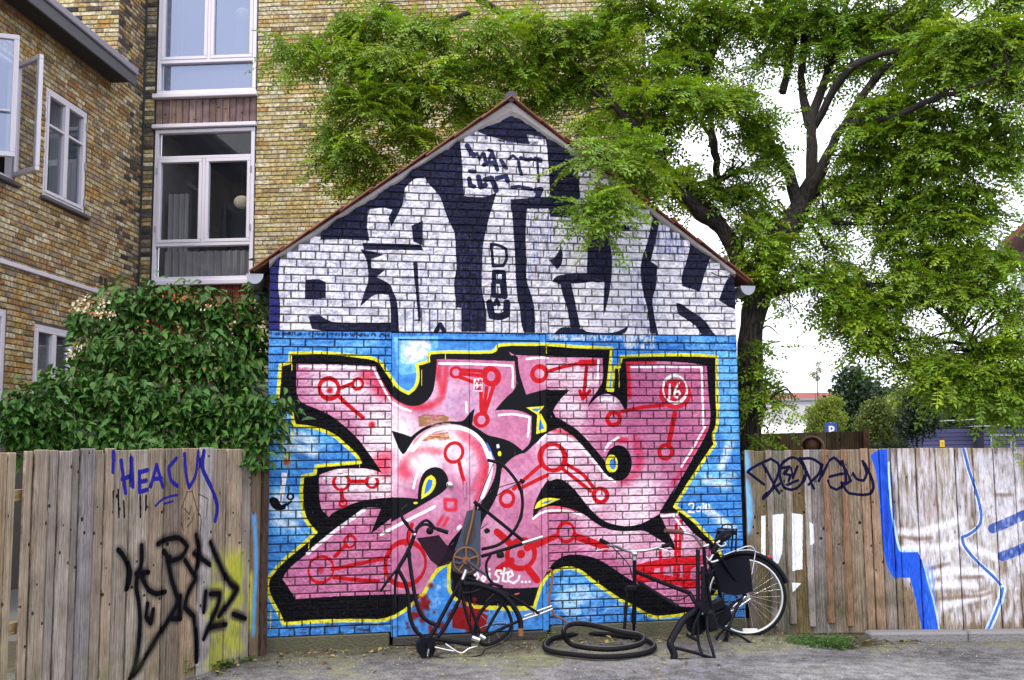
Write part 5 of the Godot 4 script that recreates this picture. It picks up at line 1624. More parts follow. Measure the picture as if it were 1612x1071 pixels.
func build_tree() -> void:
	var t := thing("robinia_tree", "leaning robinia tree with feathery green crown behind the garage corner", "tree")
	limb(t, "trunk", [4.42,-.18,-.75,.17,4.49,1.49,-.75,.14,4.53,2.23,-.75,.12,4.61,2.91,-.75,.12,4.79,3.42,-.75,.12,5.01,3.75,-.78,.12,5.18,4.01,-.8,.1], 12)
	limb(t, "limb", [4.58,3.04,-.75,.1,4.47,3.49,-.8,.09,4.36,3.85,-1,.08,4.14,4.21,-1.2,.07,3.91,4.56,-1.4,.06,3.43,5.22,-1.6,.06,2.93,5.75,-1.8,.05,2.42,6.26,-2,.04,2.01,6.57,-2.1,.03])
	limb(t, "limb", [4.39,3.81,-1,.09,4.06,3.97,-.9,.07,3.76,4.29,-.8,.06,3.41,4.69,-.7,.04,2.95,5.01,-.6,.01])
	for l in [[5.15,3.97,-.8,.07,5.09,4.37,-.9,.06,4.95,4.7,-1,.05,4.72,5.02,-1.2,.04,4.39,5.34,-1.3,.03], [5.18,3.99,-.8,.08,5.3,4.36,-.8,.06,5.35,4.9,-.85,.05,5.55,5.4,-.9,.04,5.79,5.99,-.95,.03,5.91,6.44,-1,.03], [5.22,4.04,-.8,.07,5.32,4.37,-.6,.05,5.52,4.77,-.5,.04,5.83,5.24,-.4,.04,6.09,5.41,-.3,.03], [5.23,4.04,-.8,.06,5.69,4.35,-1.1,.04,6.3,4.49,-1.4,.04,6.96,4.5,-1.6,.03], [4.67,3.03,-.7,.06,4.79,3.09,-.6,.04,4.92,3.12,-.5,.04,5.39,3.16,-.4,.03,5.86,3.09,-.3,.02], [5.33,4.84,-.85,.05,5.33,5.29,-1,.04,5.43,5.89,-1.1,.04,5.52,6.43,-1.2,.03], [5.12,5.24,-1,.04,5.27,5.67,-1.1,.04,5.43,6.07,-1.2,.03], [5.38,4.84,-.85,.04,5.54,5.26,-.5,.04,5.79,5.39,-.2,.03,6,5.35,0,.02], [5.52,4.77,-.5,.04,5.88,4.66,-.3,.04,6.36,4.53,0,.03,6.9,4.52,.3,.02], [5.52,4.77,-.5,.04,5.76,4.71,-.1,.03,5.98,4.78,.3,.03,6.16,4.79,.6,.02,6.4,4.9,.8,.02], [4.41,4.27,-1.1,.04,4.4,4.6,-1.1,.04,4.39,5.03,-1.2,.03], [4.41,4.57,-1.1,.03,4.3,5,-1.2,.02], [4.78,4.85,-1.1,.03,4.53,5.01,-1,.02], [4.39,5.48,-1.3,.04,4.55,5.84,-1.4,.04,4.71,6.29,-1.5,.03], [4.11,4.25,-1.2,.03,4.35,4.3,-1.1,.03,4.62,4.38,-1,.02], [5.17,3.84,-.7,.03,5.47,3.77,-.5,.02,5.89,3.75,-.4,.01], [5.2,3.81,-.7,.02,5.25,3.66,-.6,.02,5.26,3.5,-.5,.01], [4.49,1.82,-.72,.05,4.52,1.91,-.6,.04,4.55,1.99,-.5,.04], [2.93,5.75,-1.8,.03,2.07,5.52,-1.6,.02,1.38,5.27,-1.4,.02], [2.01,6.35,-2.1,.03,1.17,5.96,-2,.02,.51,5.81,-1.9,.01,-.07,5.71,-1.8,.01], [5.86,3.09,-.3,.02,6.19,2.85,-.1,.02,6.43,2.41,.1,.01]]:
		limb(t, "branch", l, 7)
	var r := RandomNumberGenerator.new()
	r.seed = 77
	var sprays := []
	for k in 5: sprays.append(leaf_spray(r, [8, 7, 9, 6, 8][k]))
	# masses of foliage: centre, half width, half height, number of sprays
	var masses := []
	for row in [[-.08,5.74,-1.7,.14,.12,7,.09,5.66,-1.7,.18,.14,14,.31,5.66,-1.6,.22,.19,24,.19,5.47,-1.6,.19,.12,10,.66,6.05,-1.8,.33,.22,44,1.02,6.07,-1.7,.36,.23,56,.73,5.57,-1.6,.32,.26,60,1.06,5.51,-1.4,.35,.29,70,.6,5.13,-1.5,.22,.25,44,.94,5.04,-1.4,.32,.28,60,.51,4.76,-1.5,.16,.23,26,.67,4.64,-1.5,.22,.22,34,.46,4.44,-1.5,.09,.16,10,.85,4.55,-1.5,.2,.23,34,.77,4.29,-1.5,.15,.14,16,1.01,4.33,-1.5,.11,.13,10,1.2,4.73,-1.5,.22,.26,34,1.32,5.13,-1.4,.32,.29,56,1.47,4.77,-1.6,.22,.19,26,1.52,5.92,-1.5,.39,.26,64],
		[1.63,5.38,-1.3,.35,.29,64,1.93,5.1,-1.6,.26,.17,34,2.02,5.73,-1.3,.39,.32,70,2.32,5.43,-1.5,.39,.26,56,2.57,5.95,-1.4,.39,.3,64,2.72,5.59,-1.5,.33,.27,44,3,5.95,-1.5,.4,.3,60,3.08,5.41,-1.7,.34,.2,36,2.72,5.28,-1.8,.27,.14,22,3.42,6.12,-1.5,.4,.27,56,3.38,5.59,-1.4,.4,.33,56,3.11,4.9,-1.2,.26,.15,24,3.39,4.95,-.9,.28,.25,40,2.73,4.13,.35,.2,.18,34,3.09,4.25,0,.26,.23,44,2.59,3.57,.7,.15,.1,26,2.76,3.68,.6,.16,.12,24,2.64,3.44,.7,.13,.06,14,3.3,4.11,-.2,.2,.16,30,3.62,4.14,-.6,.24,.18,30],
		[3.81,6.18,-1.4,.34,.2,44,4.05,5.87,-1.3,.33,.3,56,4.41,6.11,-1.3,.4,.27,60,4.72,6.02,-1.2,.34,.3,50,4.32,5.61,-1.3,.3,.2,34,3.8,5.48,-1.2,.3,.23,40,3.81,5.1,-.7,.34,.17,56,4.1,5.01,-.6,.34,.17,60,4.48,5.04,-.7,.32,.19,48,4.79,4.89,-.8,.22,.17,30,3.68,4.83,-.9,.22,.19,26,3.74,4.58,-.9,.22,.22,24,4.76,4.72,-.9,.19,.19,24,4.89,4.5,-.9,.18,.18,24,4.04,4.36,-1,.26,.14,20,4.34,4.2,-1.1,.26,.22,30,4.65,4.14,-1.1,.26,.26,34,4.84,3.93,-1,.22,.23,30,4.55,4.38,-1,.18,.13,14,5.04,6.07,-1.1,.33,.27,50],
		[5.35,6.05,-1,.33,.2,44,4.95,5.65,-1.1,.2,.2,18,5.2,5.66,-1.1,.16,.17,14,5.58,6.09,-.9,.3,.2,44,5.88,5.93,-.8,.33,.26,50,5.57,5.71,-.9,.24,.16,20,6.11,5.98,-.7,.33,.23,50,6.42,6.02,-.6,.33,.2,44,5.88,5.49,-.7,.23,.16,22,6.13,5.55,-.3,.28,.21,48,6.14,5.41,.2,.33,.27,74,6.4,5.35,.4,.35,.27,84,6.61,5.28,.6,.26,.29,64,6.19,5.1,.3,.3,.13,38,6.5,5.01,.5,.29,.15,40,6.64,4.8,.6,.16,.17,20,3.64,6.43,-1.3,.4,.13,30,4.31,6.44,-1.2,.4,.13,30,4.93,6.4,-1,.4,.13,30,5.54,6.35,-.8,.4,.13,30,6.08,6.26,-.5,.39,.13,36,6.45,6.03,0,.37,.15,40,6.76,5.8,.4,.3,.16,36,6.11,5.26,-.4,.25,.15,24,5.66,5.41,-.7,.13,.13,8,6.03,4.96,-.3,.28,.16,36],
		[5.75,4.91,-.3,.25,.16,30,5.61,4.65,-.3,.25,.15,26,5.89,4.66,-.2,.28,.14,30,6.1,4.7,0,.3,.13,30,6.37,4.74,.2,.27,.13,20,6.02,4.45,0,.3,.12,30,6.36,4.5,.1,.3,.12,30,6.62,4.6,.3,.27,.13,24,6.73,4.39,.4,.18,.15,22,5.63,4.48,-.6,.25,.14,24,5.86,4.43,-.4,.28,.14,28,5.53,4.21,-.7,.26,.15,26,5.77,4.17,-.5,.25,.15,26,6.06,4.25,-.3,.31,.16,38,6.34,4.31,-.1,.28,.16,26,6.61,4.33,.2,.24,.14,20,6.73,4.18,.3,.15,.14,14,6.26,4.01,-.2,.28,.16,40,6.53,4.01,0,.27,.17,38],
		[5.97,3.96,-.4,.25,.17,34,5.38,3.91,-.7,.22,.14,18,5.64,3.96,-.6,.23,.15,20,6.11,3.73,-.2,.31,.18,48,6.38,3.69,0,.3,.19,48,6.65,3.8,.1,.16,.18,16,5.82,3.61,-.3,.25,.16,26,6.16,3.4,-.1,.33,.21,56,6.42,3.37,.1,.27,.2,44,6.68,3.3,.2,.18,.18,20,5.88,3.23,-.2,.27,.18,40,5.33,3.52,-.5,.19,.15,14,5.4,3.31,-.4,.21,.16,20,5.26,3.79,-.6,.13,.1,6,6.14,3.08,0,.3,.17,36,6.47,3.04,.1,.27,.18,30,6.72,2.94,.2,.18,.18,20,5.1,3.34,-.6,.16,.15,10],
		[5.18,3.2,-.5,.16,.1,18,5.45,3.06,-.4,.25,.17,44,5.73,2.99,-.3,.24,.17,44,5.26,2.95,-.4,.15,.12,18,5.49,2.84,-.3,.21,.16,34,5.74,2.69,-.3,.22,.18,32,5.37,2.74,-.4,.13,.12,10,5.57,2.59,-.3,.15,.15,13,5.73,2.47,-.3,.1,.12,6,5.98,2.55,-.1,.2,.16,14,6.25,2.66,0,.24,.12,12,5.94,2.39,0,.21,.14,30,6.16,2.29,.1,.26,.2,50,6.46,2.52,.2,.23,.21,34,6.68,2.51,.3,.15,.23,22,6.41,2.23,.2,.26,.21,52,6.66,2.16,.3,.17,.23,34],
		[6.01,2.28,.1,.2,.12,36,6.21,2.16,.2,.26,.15,56,6.53,2.12,.2,.23,.15,48,6.68,2.02,.3,.14,.14,22,5.91,2.33,0,.11,.08,8,6.55,1.79,.3,.05,.08,3,6.63,2.75,.3,.15,.12,14,4.59,3.44,-.55,.21,.18,22,4.7,3.56,-.5,.18,.18,20,4.55,3.73,-.6,.19,.16,20,4.85,3.45,-.55,.14,.14,12,4.75,3.19,-.5,.16,.12,12,4.56,3.22,-.5,.15,.12,14,4.9,2.94,-.5,.06,.1,3,5.01,3.62,-.6,.14,.11,8,4.53,2.57,-.5,.08,.16,7,4.53,2.3,-.45,.1,.16,9,4.62,2.15,-.45,.11,.12,9,4.72,1.99,-.4,.11,.08,7,4.47,1.67,-.5,.06,.07,3,4.44,2.09,-.5,.07,.08,4]]:
		for k in range(0, row.size(), 6): masses.append(row.slice(k, k + 6))
	# thin boughs from the nearest limb out to every mass of leaves
	var bough := Geo.new()
	for mm in masses:
		var c := Vector3(mm[0], mm[1], mm[2])
		var best := Vector3.ZERO
		var bd := 1e9
		for q in limb_points:
			var d := q.distance_to(c) + maxf(0.0, q.y - c.y) * 0.5
			if d < bd:
				bd = d; best = q
		if bd > 1.0 or c.x < 0.7: continue
		for e in 3:
			var tip := c + Vector3(r.randfn(0, 0.5) * mm[3], r.randfn(0, 0.5) * mm[4], r.randfn(0, 0.15))
			var mid := best.lerp(tip, 0.5) + Vector3(r.randfn(0, 0.06), 0.10 + r.randfn(0, 0.05), r.randfn(0, 0.06))
			bough.tube(curve(PackedVector3Array([best, mid, tip]), 4), 0.013, 0.004, 5)
	part("boughs", bough.mesh(), M.bark, t).set_meta("kind", "stuff")
	var xf := []
	var cols := []
	for mm in masses:
		var c := Vector3(mm[0], mm[1], mm[2])
		var bulk := clampf(mm[5] * (0.42 if mm[0] < 2.6 else 0.54), 2, 60)
		for k in int(bulk):
			var dirn := Vector3(r.randfn(0, 1), r.randfn(0, 1), r.randfn(0, 1)).normalized()
			var rad := pow(r.randf(), 0.45)
			var p := c + Vector3(dirn.x * maxf(mm[3] - 0.10, 0.03), dirn.y * maxf(mm[4] - 0.08, 0.03), dirn.z * (mm[3] + mm[4]) * 0.6) * rad
			var yaw := atan2(-dirn.z, dirn.x) + r.randf_range(-1.0, 1.0)
			var pitch := r.randf_range(-0.75, 0.12) + dirn.y * 0.25
			var bs := Basis(Vector3.UP, yaw) * Basis(Vector3(0, 0, 1), pitch) * Basis(Vector3.RIGHT, r.randf_range(-0.5, 0.5))
			var s := r.randf_range(0.75, 1.12)
			xf.append(Transform3D(bs * s, p - bs.x * 0.22 * s))
			var w := r.randf_range(0.75, 1.25)
			var y := r.randf()
			cols.append(Color(w * lerpf(0.85, 1.5, y * y), w * lerpf(0.9, 1.2, y * y), w * lerpf(1.1, 0.7, y)))
	var lots := [[], [], [], [], []]
	var lotc := [[], [], [], [], []]
	var single := 0
	for k in xf.size():
		var q := k % 5
		if k % 12 == 0 and single < 250:
			single += 1
			part("leaf_spray", sprays[q], M.leaf, t).transform = xf[k]
		else:
			lots[q].append(xf[k]); lotc[q].append(cols[k])
	for q in 5: scatter("crown", sprays[q], M.leaf, lots[q], lotc[q], t)

# ---------------------------------------------------------------- the shrub over the left fence
func broad_leaf(r: RandomNumberGenerator, ln: float, wd: float) -> ArrayMesh:
	var g := Geo.new()
	var t := r.randf_range(0.85, 1.15)
	g.tint = Color(0.04 * t, 0.105 * t, 0.018 * t)
	var mid := []
	var lf := []
	var rt := []
	for k in 5:
		var u := k / 4.0
		var w: float = wd * 0.5 * [0.05, 0.85, 1.0, 0.62, 0.0][k]
		var p := Vector3(ln * u, -ln * 0.34 * u * u, 0)
		mid.append(p); lf.append(p + Vector3(0, w * 0.42, w)); rt.append(p + Vector3(0, w * 0.42, -w))
	for k in 4:
		if k == 3:
			g.tri(mid[3], lf[3], mid[4]); g.tri(mid[3], mid[4], rt[3])
		else:
			g.quad(mid[k], lf[k], lf[k + 1], mid[k + 1])
			g.quad(mid[k], mid[k + 1], rt[k + 1], rt[k])
	return g.mesh()

func build_shrub() -> void:
	var s := thing("flowering_shrub", "dense dark-green shrub with fading cream flowers over the left fence", "shrub")
	var r := RandomNumberGenerator.new()
	r.seed = 5
	var leaves := []
	for k in 6: leaves.append(broad_leaf(r, r.randf_range(0.085, 0.115), r.randf_range(0.04, 0.052)))
	var stems := [[-.89,.59,-.6,.03,-.95,1.66,-.5,.03,-1.16,2.4,-.4,.01,-1.36,2.76,-.3,.01], [-.89,.59,-.6,.03,-.75,1.65,-.5,.03,-.7,2.4,-.4,.01,-.65,2.82,-.3,.01], [-.89,.59,-.6,.03,-.49,1.65,-.5,.03,-.38,2.29,-.3,.01,-.23,2.72,-.3,.01], [-1.08,.64,-.2,.03,-1.45,1.56,0,.02,-1.67,1.9,.3,.01,-1.8,2.03,.5,.01], [-.62,.59,-.5,.03,-.2,1.44,-.1,.02,.01,1.85,.1,.01,.18,1.92,.25,.01]]
	for l in stems: limb(s, "stem", l, 6)
	var xf := []
	var cols := []
	var masses := []
	for row in [[-1.4,2.65,-.3,.18,.16,90,-1.16,2.76,-.3,.21,.18,130,-.88,2.82,-.3,.24,.15,120,-.6,2.79,-.3,.24,.16,120,-.34,2.72,-.3,.19,.18,100,-.18,2.5,-.3,.14,.21,80,-1.37,2.33,-.2,.21,.21,120,-1.06,2.37,-.1,.23,.23,170,-.77,2.37,-.1,.23,.23,170,-.47,2.35,-.1,.23,.23,170,-.21,2.17,-.1,.18,.24,130,-1.49,2.05,.1,.2,.17,120,-1.21,2,.1,.22,.2,150,-.92,1.95,.1,.23,.2,160,-.63,1.93,.1,.23,.2,160,-.34,1.88,.1,.23,.18,160,-.09,1.85,.1,.14,.17,90],
		[-1.64,1.89,.4,.19,.16,110,-1.79,1.8,.5,.16,.14,90,-1.64,1.7,.4,.21,.11,100,-1.39,1.73,.3,.22,.13,110,-1.09,1.7,.2,.22,.12,110,-.76,1.65,.2,.22,.13,110,-.42,1.62,.2,.2,.13,100,-.13,1.62,.2,.13,.12,60,-1.8,1.94,.5,.09,.07,20,-1.76,2.05,.5,.05,.06,6,.03,1.9,.2,.11,.12,34,.16,1.92,.28,.09,.06,16,.06,1.74,.2,.08,.1,16,-.77,1.54,.42,.13,.06,26,-.88,1.58,.5,.11,.06,20,-1.02,1.6,.6,.09,.05,14,-.1,1.54,.3,.08,.07,14,-1.57,2.15,.1,.07,.1,14,-1.61,2.1,.2,.06,.06,8,-.12,2.86,-.5,.07,.28,40,-.13,2.41,-.4,.08,.22,40,-.09,3.03,-.5,.04,.11,10]]:
		for k in range(0, row.size(), 6): masses.append(row.slice(k, k + 6))
	for mm in masses:
		var c := Vector3(mm[0], mm[1], mm[2])
		for k in int(mm[5] * 2.7):
			var dn := Vector3(r.randfn(0, 1), r.randfn(0, 1), r.randfn(0.4, 1)).normalized()
			var rad := pow(r.randf(), 0.35)
			var p := c + Vector3(r.randfn(0.0, 0.04), r.randfn(0.0, 0.06), 0) + Vector3(dn.x * mm[3], dn.y * mm[4], dn.z * (mm[3] + mm[4]) * 0.5) * rad
			var yaw := atan2(-dn.z, dn.x) + r.randf_range(-1.1, 1.1)
			var bs := Basis(Vector3.UP, yaw) * Basis(Vector3(0, 0, 1), r.randf_range(-0.9, 0.35)) * Basis(Vector3.RIGHT, r.randf_range(-0.7, 0.7))
			xf.append([Transform3D(bs * r.randf_range(0.62, 1.05), p), p.z])
	xf.sort_custom(func(a, b): return a[1] > b[1])
	var lots := [[], [], [], [], [], []]
	var lotc := [[], [], [], [], [], []]
	for k in xf.size():
		if k < 290:
			part("leaf", leaves[k % 6], M.shrub, s).transform = xf[k][0]
		else:
			var w := r.randf_range(0.7, 1.3)
			lots[k % 6].append(xf[k][0])
			lotc[k % 6].append(Color(w * r.randf_range(0.8, 1.35), w, w * r.randf_range(0.7, 1.1)))
	for q in 6: scatter("foliage", leaves[q], M.shrub, lots[q], lotc[q], s)
	# faded panicles: cream florets, some turned rust-red
	var fl := Geo.new()
	for k in 5:
		var a := TAU * k / 5.0
		fl.tri(Vector3.ZERO, Vector3(cos(a - 0.5), 0.3, sin(a - 0.5)) * 0.011, Vector3(cos(a + 0.5), 0.3, sin(a + 0.5)) * 0.011)
	var fm := mat("floret", Color.WHITE, 0.8, 0.0, true)
	var fx := []
	var fc := []
	for row in [[-1.45,2.73,-.02,.05,.04,40,-1.39,2.77,-.02,.04,.05,44,-1.31,2.68,0,.05,.03,30,-1.26,2.75,0,.03,.06,34,-1.2,2.67,0,.04,.03,20,-1.48,2.35,.05,.03,.04,26,-1.43,2.4,.05,.03,.03,16,-.47,2.74,0,.05,.02,14,-.29,2.58,0,.02,.04,8]]:
		for k in range(0, row.size(), 6):
			for m in int(row[k + 5]):
				var p := Vector3(row[k] + r.randfn(0, 0.6) * row[k + 3], row[k + 1] + r.randfn(0, 0.6) * row[k + 4], row[k + 2] + 0.1 + r.randf() * 0.08)
				fx.append(Transform3D(Basis.from_euler(Vector3(r.randf_range(0.2, 1.9), r.randf() * 6.0, 0)), p))
				fc.append(Color(0.72, 0.66, 0.45) if r.randf() < 0.78 else Color(0.4, 0.12, 0.03))
	scatter("flower_panicles", fl.mesh(), fm, fx, fc, s)
	var rx := []
	var rc := []
	for row in [[-.76,2.83,.05,.11,.03,16,-.61,2.82,.05,.1,.03,16,-.39,2.8,.05,.05,.03,10,-.93,2.55,.15,.25,.08,8,-.43,2.19,.25,.15,.15,8]]:
		for k in range(0, row.size(), 6):
			for m in int(row[k + 5]):
				rx.append(Transform3D(Basis.from_euler(Vector3(r.randf() * 2.0, r.randf() * 6.0, 0)), Vector3(row[k] + r.randfn(0, 0.6) * row[k + 3], row[k + 1] + r.randfn(0, 0.6) * row[k + 4], row[k + 2] + 0.05)))
				rc.append(Color(0.42, 0.10, 0.025))
	scatter("seed_heads", fl.mesh(), fm, rx, rc, s)

# ---------------------------------------------------------------- beyond the right fence
func turned(o: Node3D, deg := -10.9) -> Node3D:
	o.rotation_degrees.y = deg
	return o

func clump(r: RandomNumberGenerator, n: int, size: float) -> ArrayMesh:
	var g := Geo.new()
	for k in n:
		var p := Vector3(r.randfn(0, 1), r.randfn(0, 1), r.randfn(0, 1)) * size * 0.4
		var a := Basis.from_euler(Vector3(r.randf() * 6.0, r.randf() * 6.0, r.randf() * 6.0))
		var s := size * r.randf_range(0.16, 0.28)
		var t := r.randf_range(0.7, 1.3)
		g.tint = Color(t, t, t)
		g.quad(p - a.x * s, p + a.y * s * 0.6, p + a.x * s, p - a.y * s * 0.6)
	return g.mesh()

func far_tree(called: String, label: String, base: Vector3, balls: Array, col: Color, trunk_r: float, dense: int, seedn: int, group := "") -> void:   # balls: dx, y, dz, r rows
	var t := thing(called, label, "tree", group, base)
	var r := RandomNumberGenerator.new()
	r.seed = seedn
	var top := 0.0
	var biggest := 0.0
	for k in range(0, balls.size(), 4): biggest = maxf(biggest, balls[k + 3])
	var size := clampf(biggest * 0.38, 0.09, 0.42)
	for k in range(0, balls.size(), 4): top = maxf(top, balls[k + 1])
	var g := Geo.new()
	g.tube(curve(PackedVector3Array([Vector3(0, -0.1, 0), Vector3(0.05 * trunk_r, top * 0.4, 0), Vector3(-0.3 * trunk_r, top * 0.75, 0), Vector3(0, top, 0)])), trunk_r, trunk_r * 0.35, 7)
	for k in range(0, balls.size(), 4):
		g.rod(Vector3(0, balls[k + 1] * 0.62, 0), Vector3(balls[k], balls[k + 1], balls[k + 2]), trunk_r * 0.3, 5)
	part("trunk", g.mesh(), M.bark, t)
	var xf := []
	var cols := []
	for k in range(0, balls.size(), 4):
		var rad: float = balls[k + 3]
		for m in int(9.0 * rad * rad / (size * size) * dense / 400.0 * 4.0):
			var d := Vector3(r.randfn(0, 1), r.randfn(0.2, 1), r.randfn(0, 1)).normalized()
			var p := Vector3(balls[k], balls[k + 1], balls[k + 2]) + d * rad * pow(r.randf(), 0.4) * r.randf_range(0.85, 1.12)
			xf.append(Transform3D(Basis.from_euler(Vector3(r.randf() * 6.0, r.randf() * 6.0, 0)) * r.randf_range(0.7, 1.3), p))
			var w := r.randf_range(0.65, 1.35)
			cols.append(Color(col.r * w, col.g * w, col.b * w))
	scatter("crown", clump(r, 9, size), M.leaf, xf, cols, t)

func build_background() -> void:
	# old fence across the yard
	var f := thing("yard_fence", "low mossy brown board fence behind the right fence", "fence")
	var p0 := Vector3(5.49, 1.74, -3.17)
	var p1 := Vector3(6.93, 1.77, -2.89)
	var d := Vector3(p1.x - p0.x, 0, p1.z - p0.z).normalized()
	var out := Vector3(-d.z, 0, d.x)
	var ln := Vector2(p1.x - p0.x, p1.z - p0.z).length()
	var s := 0.0
	while s < ln - 0.02:
		var w := 0.113 if s < 0.95 else 0.056
		var c := Color(0.15, 0.12, 0.07) if s < 0.95 else Color(0.09, 0.07, 0.045)
		var t := rng.randf_range(0.75, 1.2)
		var g := Geo.new()
		g.tint = Color(c.r * t, c.g * t, c.b * t)
		var top := lerpf(1.735, 1.765, s / ln)
		g.box(Vector3(p0.x, top * 0.5, p0.z) + d * (s + w * 0.5), Vector3(w - 0.004, top, 0.025), Basis(d, Vector3.UP, out), 0.004)
		g.map(Vector3(p0.x, rng.randf() * -1.0, p0.z) + d * s, d, Vector3.UP, Vector2(0.12, 2.4))
		part("plank", g.mesh(), M.bare_wood, f)
		s += w
	var pg := Geo.new()
	pg.tint = Color(0.16, 0.08, 0.055)
	pg.box(Vector3(p1.x, 0.89, p1.z) + d * 0.03, Vector3(0.075, 1.79, 0.075), Basis(d, Vector3.UP, out), 0.006)
	part("post", pg.mesh(), M.bare_wood, f)
	# pale building with an awning, long red roof
	var b := turned(thing("low_building", "pale grey low building with a white awning beyond the yard fence", "building", "", Vector3(17.87, 1.88, -28.93)))
	b.position.y = 0.0
	var g := Geo.new()
	g.tint = Color(0.55, 0.54, 0.55)
	g.box(Vector3(-1.2, 1.65, -3), Vector3(6.0, 3.32, 6.0))
	part("wall", g.mesh(), M.concrete, b)
	g = Geo.new()
	g.tint = Color(0.8, 0.8, 0.82)
	g.slab(PackedVector2Array([Vector2(-0.1, 1.95), Vector2(0.55, 1.95), Vector2(0.55, 2.06), Vector2(-0.1, 2.42)]), -0.95, 0.95, Transform3D(Basis(Vector3.UP, PI * 0.5 * -1.0), Vector3(0.42, 0.03, 0)))
	part("awning", g.mesh(), M.concrete, b)
	g = Geo.new()
	g.tint = Color(0.3, 0.3, 0.32)
	g.box(Vector3(-1.2, 3.36, -3), Vector3(6.2, 0.08, 6.2))
	part("flat_roof", g.mesh(), M.concrete, b)
	b = turned(thing("long_house", "long house with a dark red tiled roof far behind the trees", "building", "", Vector3(33.33, 2.06, -56.64)))
	b.position.y = 0.0
	g = Geo.new()
	g.tint = Color(0.35, 0.28, 0.22)
	g.box(Vector3(0, 1.7, -4), Vector3(11.5, 3.4, 7.6))
	part("wall", g.mesh(), M.concrete, b)
	g = Geo.new()
	g.slab(PackedVector2Array([Vector2(-0.4, 3.3), Vector2(8.4, 3.3), Vector2(4.0, 5.35)]), -6.0, 6.0, Transform3D(Basis(Vector3.UP, PI * 0.5), Vector3(0, 0, 0)))
	part("roof", g.mesh(), mat("far_tiles", lin(0.21, 0.055, 0.05), 0.85), b)
	b = turned(thing("slate_house", "house with a blue-grey slate roof and small white dormer far behind the trees", "building", "", Vector3(39.36, 2.00, -55.49)))
	b.position.y = 0.0
	g = Geo.new()
	g.tint = Color(0.3, 0.25, 0.22)
	g.box(Vector3(0, 1.7, -3), Vector3(4.4, 3.4, 6))
	part("wall", g.mesh(), M.concrete, b)
	g = Geo.new()
	g.slab(PackedVector2Array([Vector2(-0.2, 3.3), Vector2(6.2, 3.3), Vector2(4.6, 5.5), Vector2(1.4, 5.5)]), -2.3, 2.3, Transform3D(Basis(Vector3.UP, PI * 0.5), Vector3(0, 0, 0)))
	part("roof", g.mesh(), mat("far_slate", lin(0.10, 0.12, 0.19), 0.7), b)
	for q in [[-1.9, 5.0, 0.18, 1.7], [0.2, 4.2, 0.3, 1.0], [0.75, 4.6, 0.16, 1.2]]:
		g = Geo.new()
		g.tint = Color(0.5, 0.5, 0.53)
		g.box(Vector3(q[0], q[1], -1.0), Vector3(q[2], q[3], 0.5))
		part("chimney" if q[3] > 1.1 else "dormer", g.mesh(), M.concrete, b)
	var sp := thing("church_spire", "slim pale spire rising far behind the dark tree", "spire", "", Vector3(63.49, 2.32, -101.99))
	sp.position.y = 0.0
	g = Geo.new()
	g.tint = Color(0.32, 0.36, 0.42)
	g.tube(V([0, 0, 0, 0, 7.6, 0, 0, 8.6, 0, 0, 10.4, 0]), 0.34, 0.12, 8)
	part("shaft", g.mesh(), M.concrete, sp)
	# parking sign
	var sg := turned(thing("parking_sign", "blue parking sign with a white P above the yard fence", "sign", "", Vector3(8.29, 1.70, -6.22)), -9.0)
	sg.position.y = 0.0
	g = Geo.new()
	g.rod(Vector3(0, 0, -0.03), Vector3(0, 1.95, -0.03), 0.025, 8)
	part("pole", g.mesh(), M.lead, sg)
	g = Geo.new()
	g.box(Vector3(0, 1.82, 0), Vector3(0.19, 0.24, 0.012), Basis.IDENTITY, 0.004)
	part("plate", g.mesh(), mat("sign_blue", lin(0.015, 0.05, 0.30), 0.5), sg)
	var tm := TextMesh.new()
	tm.text = "P"
	var sf := SystemFont.new()
	sf.font_names = PackedStringArray(["Droid Sans"])
	sf.font_weight = 700
	tm.font = sf
	tm.font_size = 64
	tm.pixel_size = 0.0030
	tm.depth = 0.004
	var tp := part("letter", tm, mat("sign_white", lin(0.8, 0.8, 0.82), 0.5), sg)
	tp.position = Vector3(0, 1.82, 0.009)
	# sheds clad in blue-violet boards
	var clad := mat("violet_cladding", Color.WHITE, 0.6, 0.0, true)
	for sh in [[Vector3(13.45, 1.72, -11.37), 1.88, 2.06, 2.14, 0], [Vector3(14.67, 1.70, -10.62), 1.10, 1.98, 1.98, 1]]:
		var o := turned(thing("board_shed", ["long shed of blue-violet boards with a white roof edge and yellow notice", "blue-violet board shed with a framed louvred front at the right edge"][sh[4]], "shed", "sheds beyond the right fence", sh[0]), -9.5)
		o.position.y = 0.0
		var hw: float = sh[1] * 0.5
		var bk := Geo.new()
		bk.tint = Color(0.03, 0.03, 0.05)
		bk.box(Vector3(0, 0.98, -1.0), Vector3(hw * 2.0 - 0.04, 1.96, 1.96))
		part("wall", bk.mesh(), M.concrete, o)
		var n := 22
		for k in n:
			var y := 0.08 + k * 0.085
			if y > minf(sh[2], sh[3]) - 0.02: break
			var bd := Geo.new()
			var t := rng.randf_range(0.8, 1.2)
			bd.tint = Color(0.06 * t, 0.06 * t, 0.15 * t)
			bd.box(Vector3(0, y, 0.012), Vector3(hw * 2.0, 0.072, 0.022), Basis(Vector3.RIGHT, 0.12), 0.004)
			part("board", bd.mesh(), clad, o)
		var rf := Geo.new()
		rf.tint = Color(0.45, 0.45, 0.5)
		rf.slab(PackedVector2Array([Vector2(-hw - 0.05, sh[2] - 0.03), Vector2(hw + 0.05, sh[3] - 0.03), Vector2(hw + 0.05, sh[3] - 0.01), Vector2(-hw - 0.05, sh[2] - 0.01)]), -2.1, 0.08)
		part("roof", rf.mesh(), M.concrete, o)
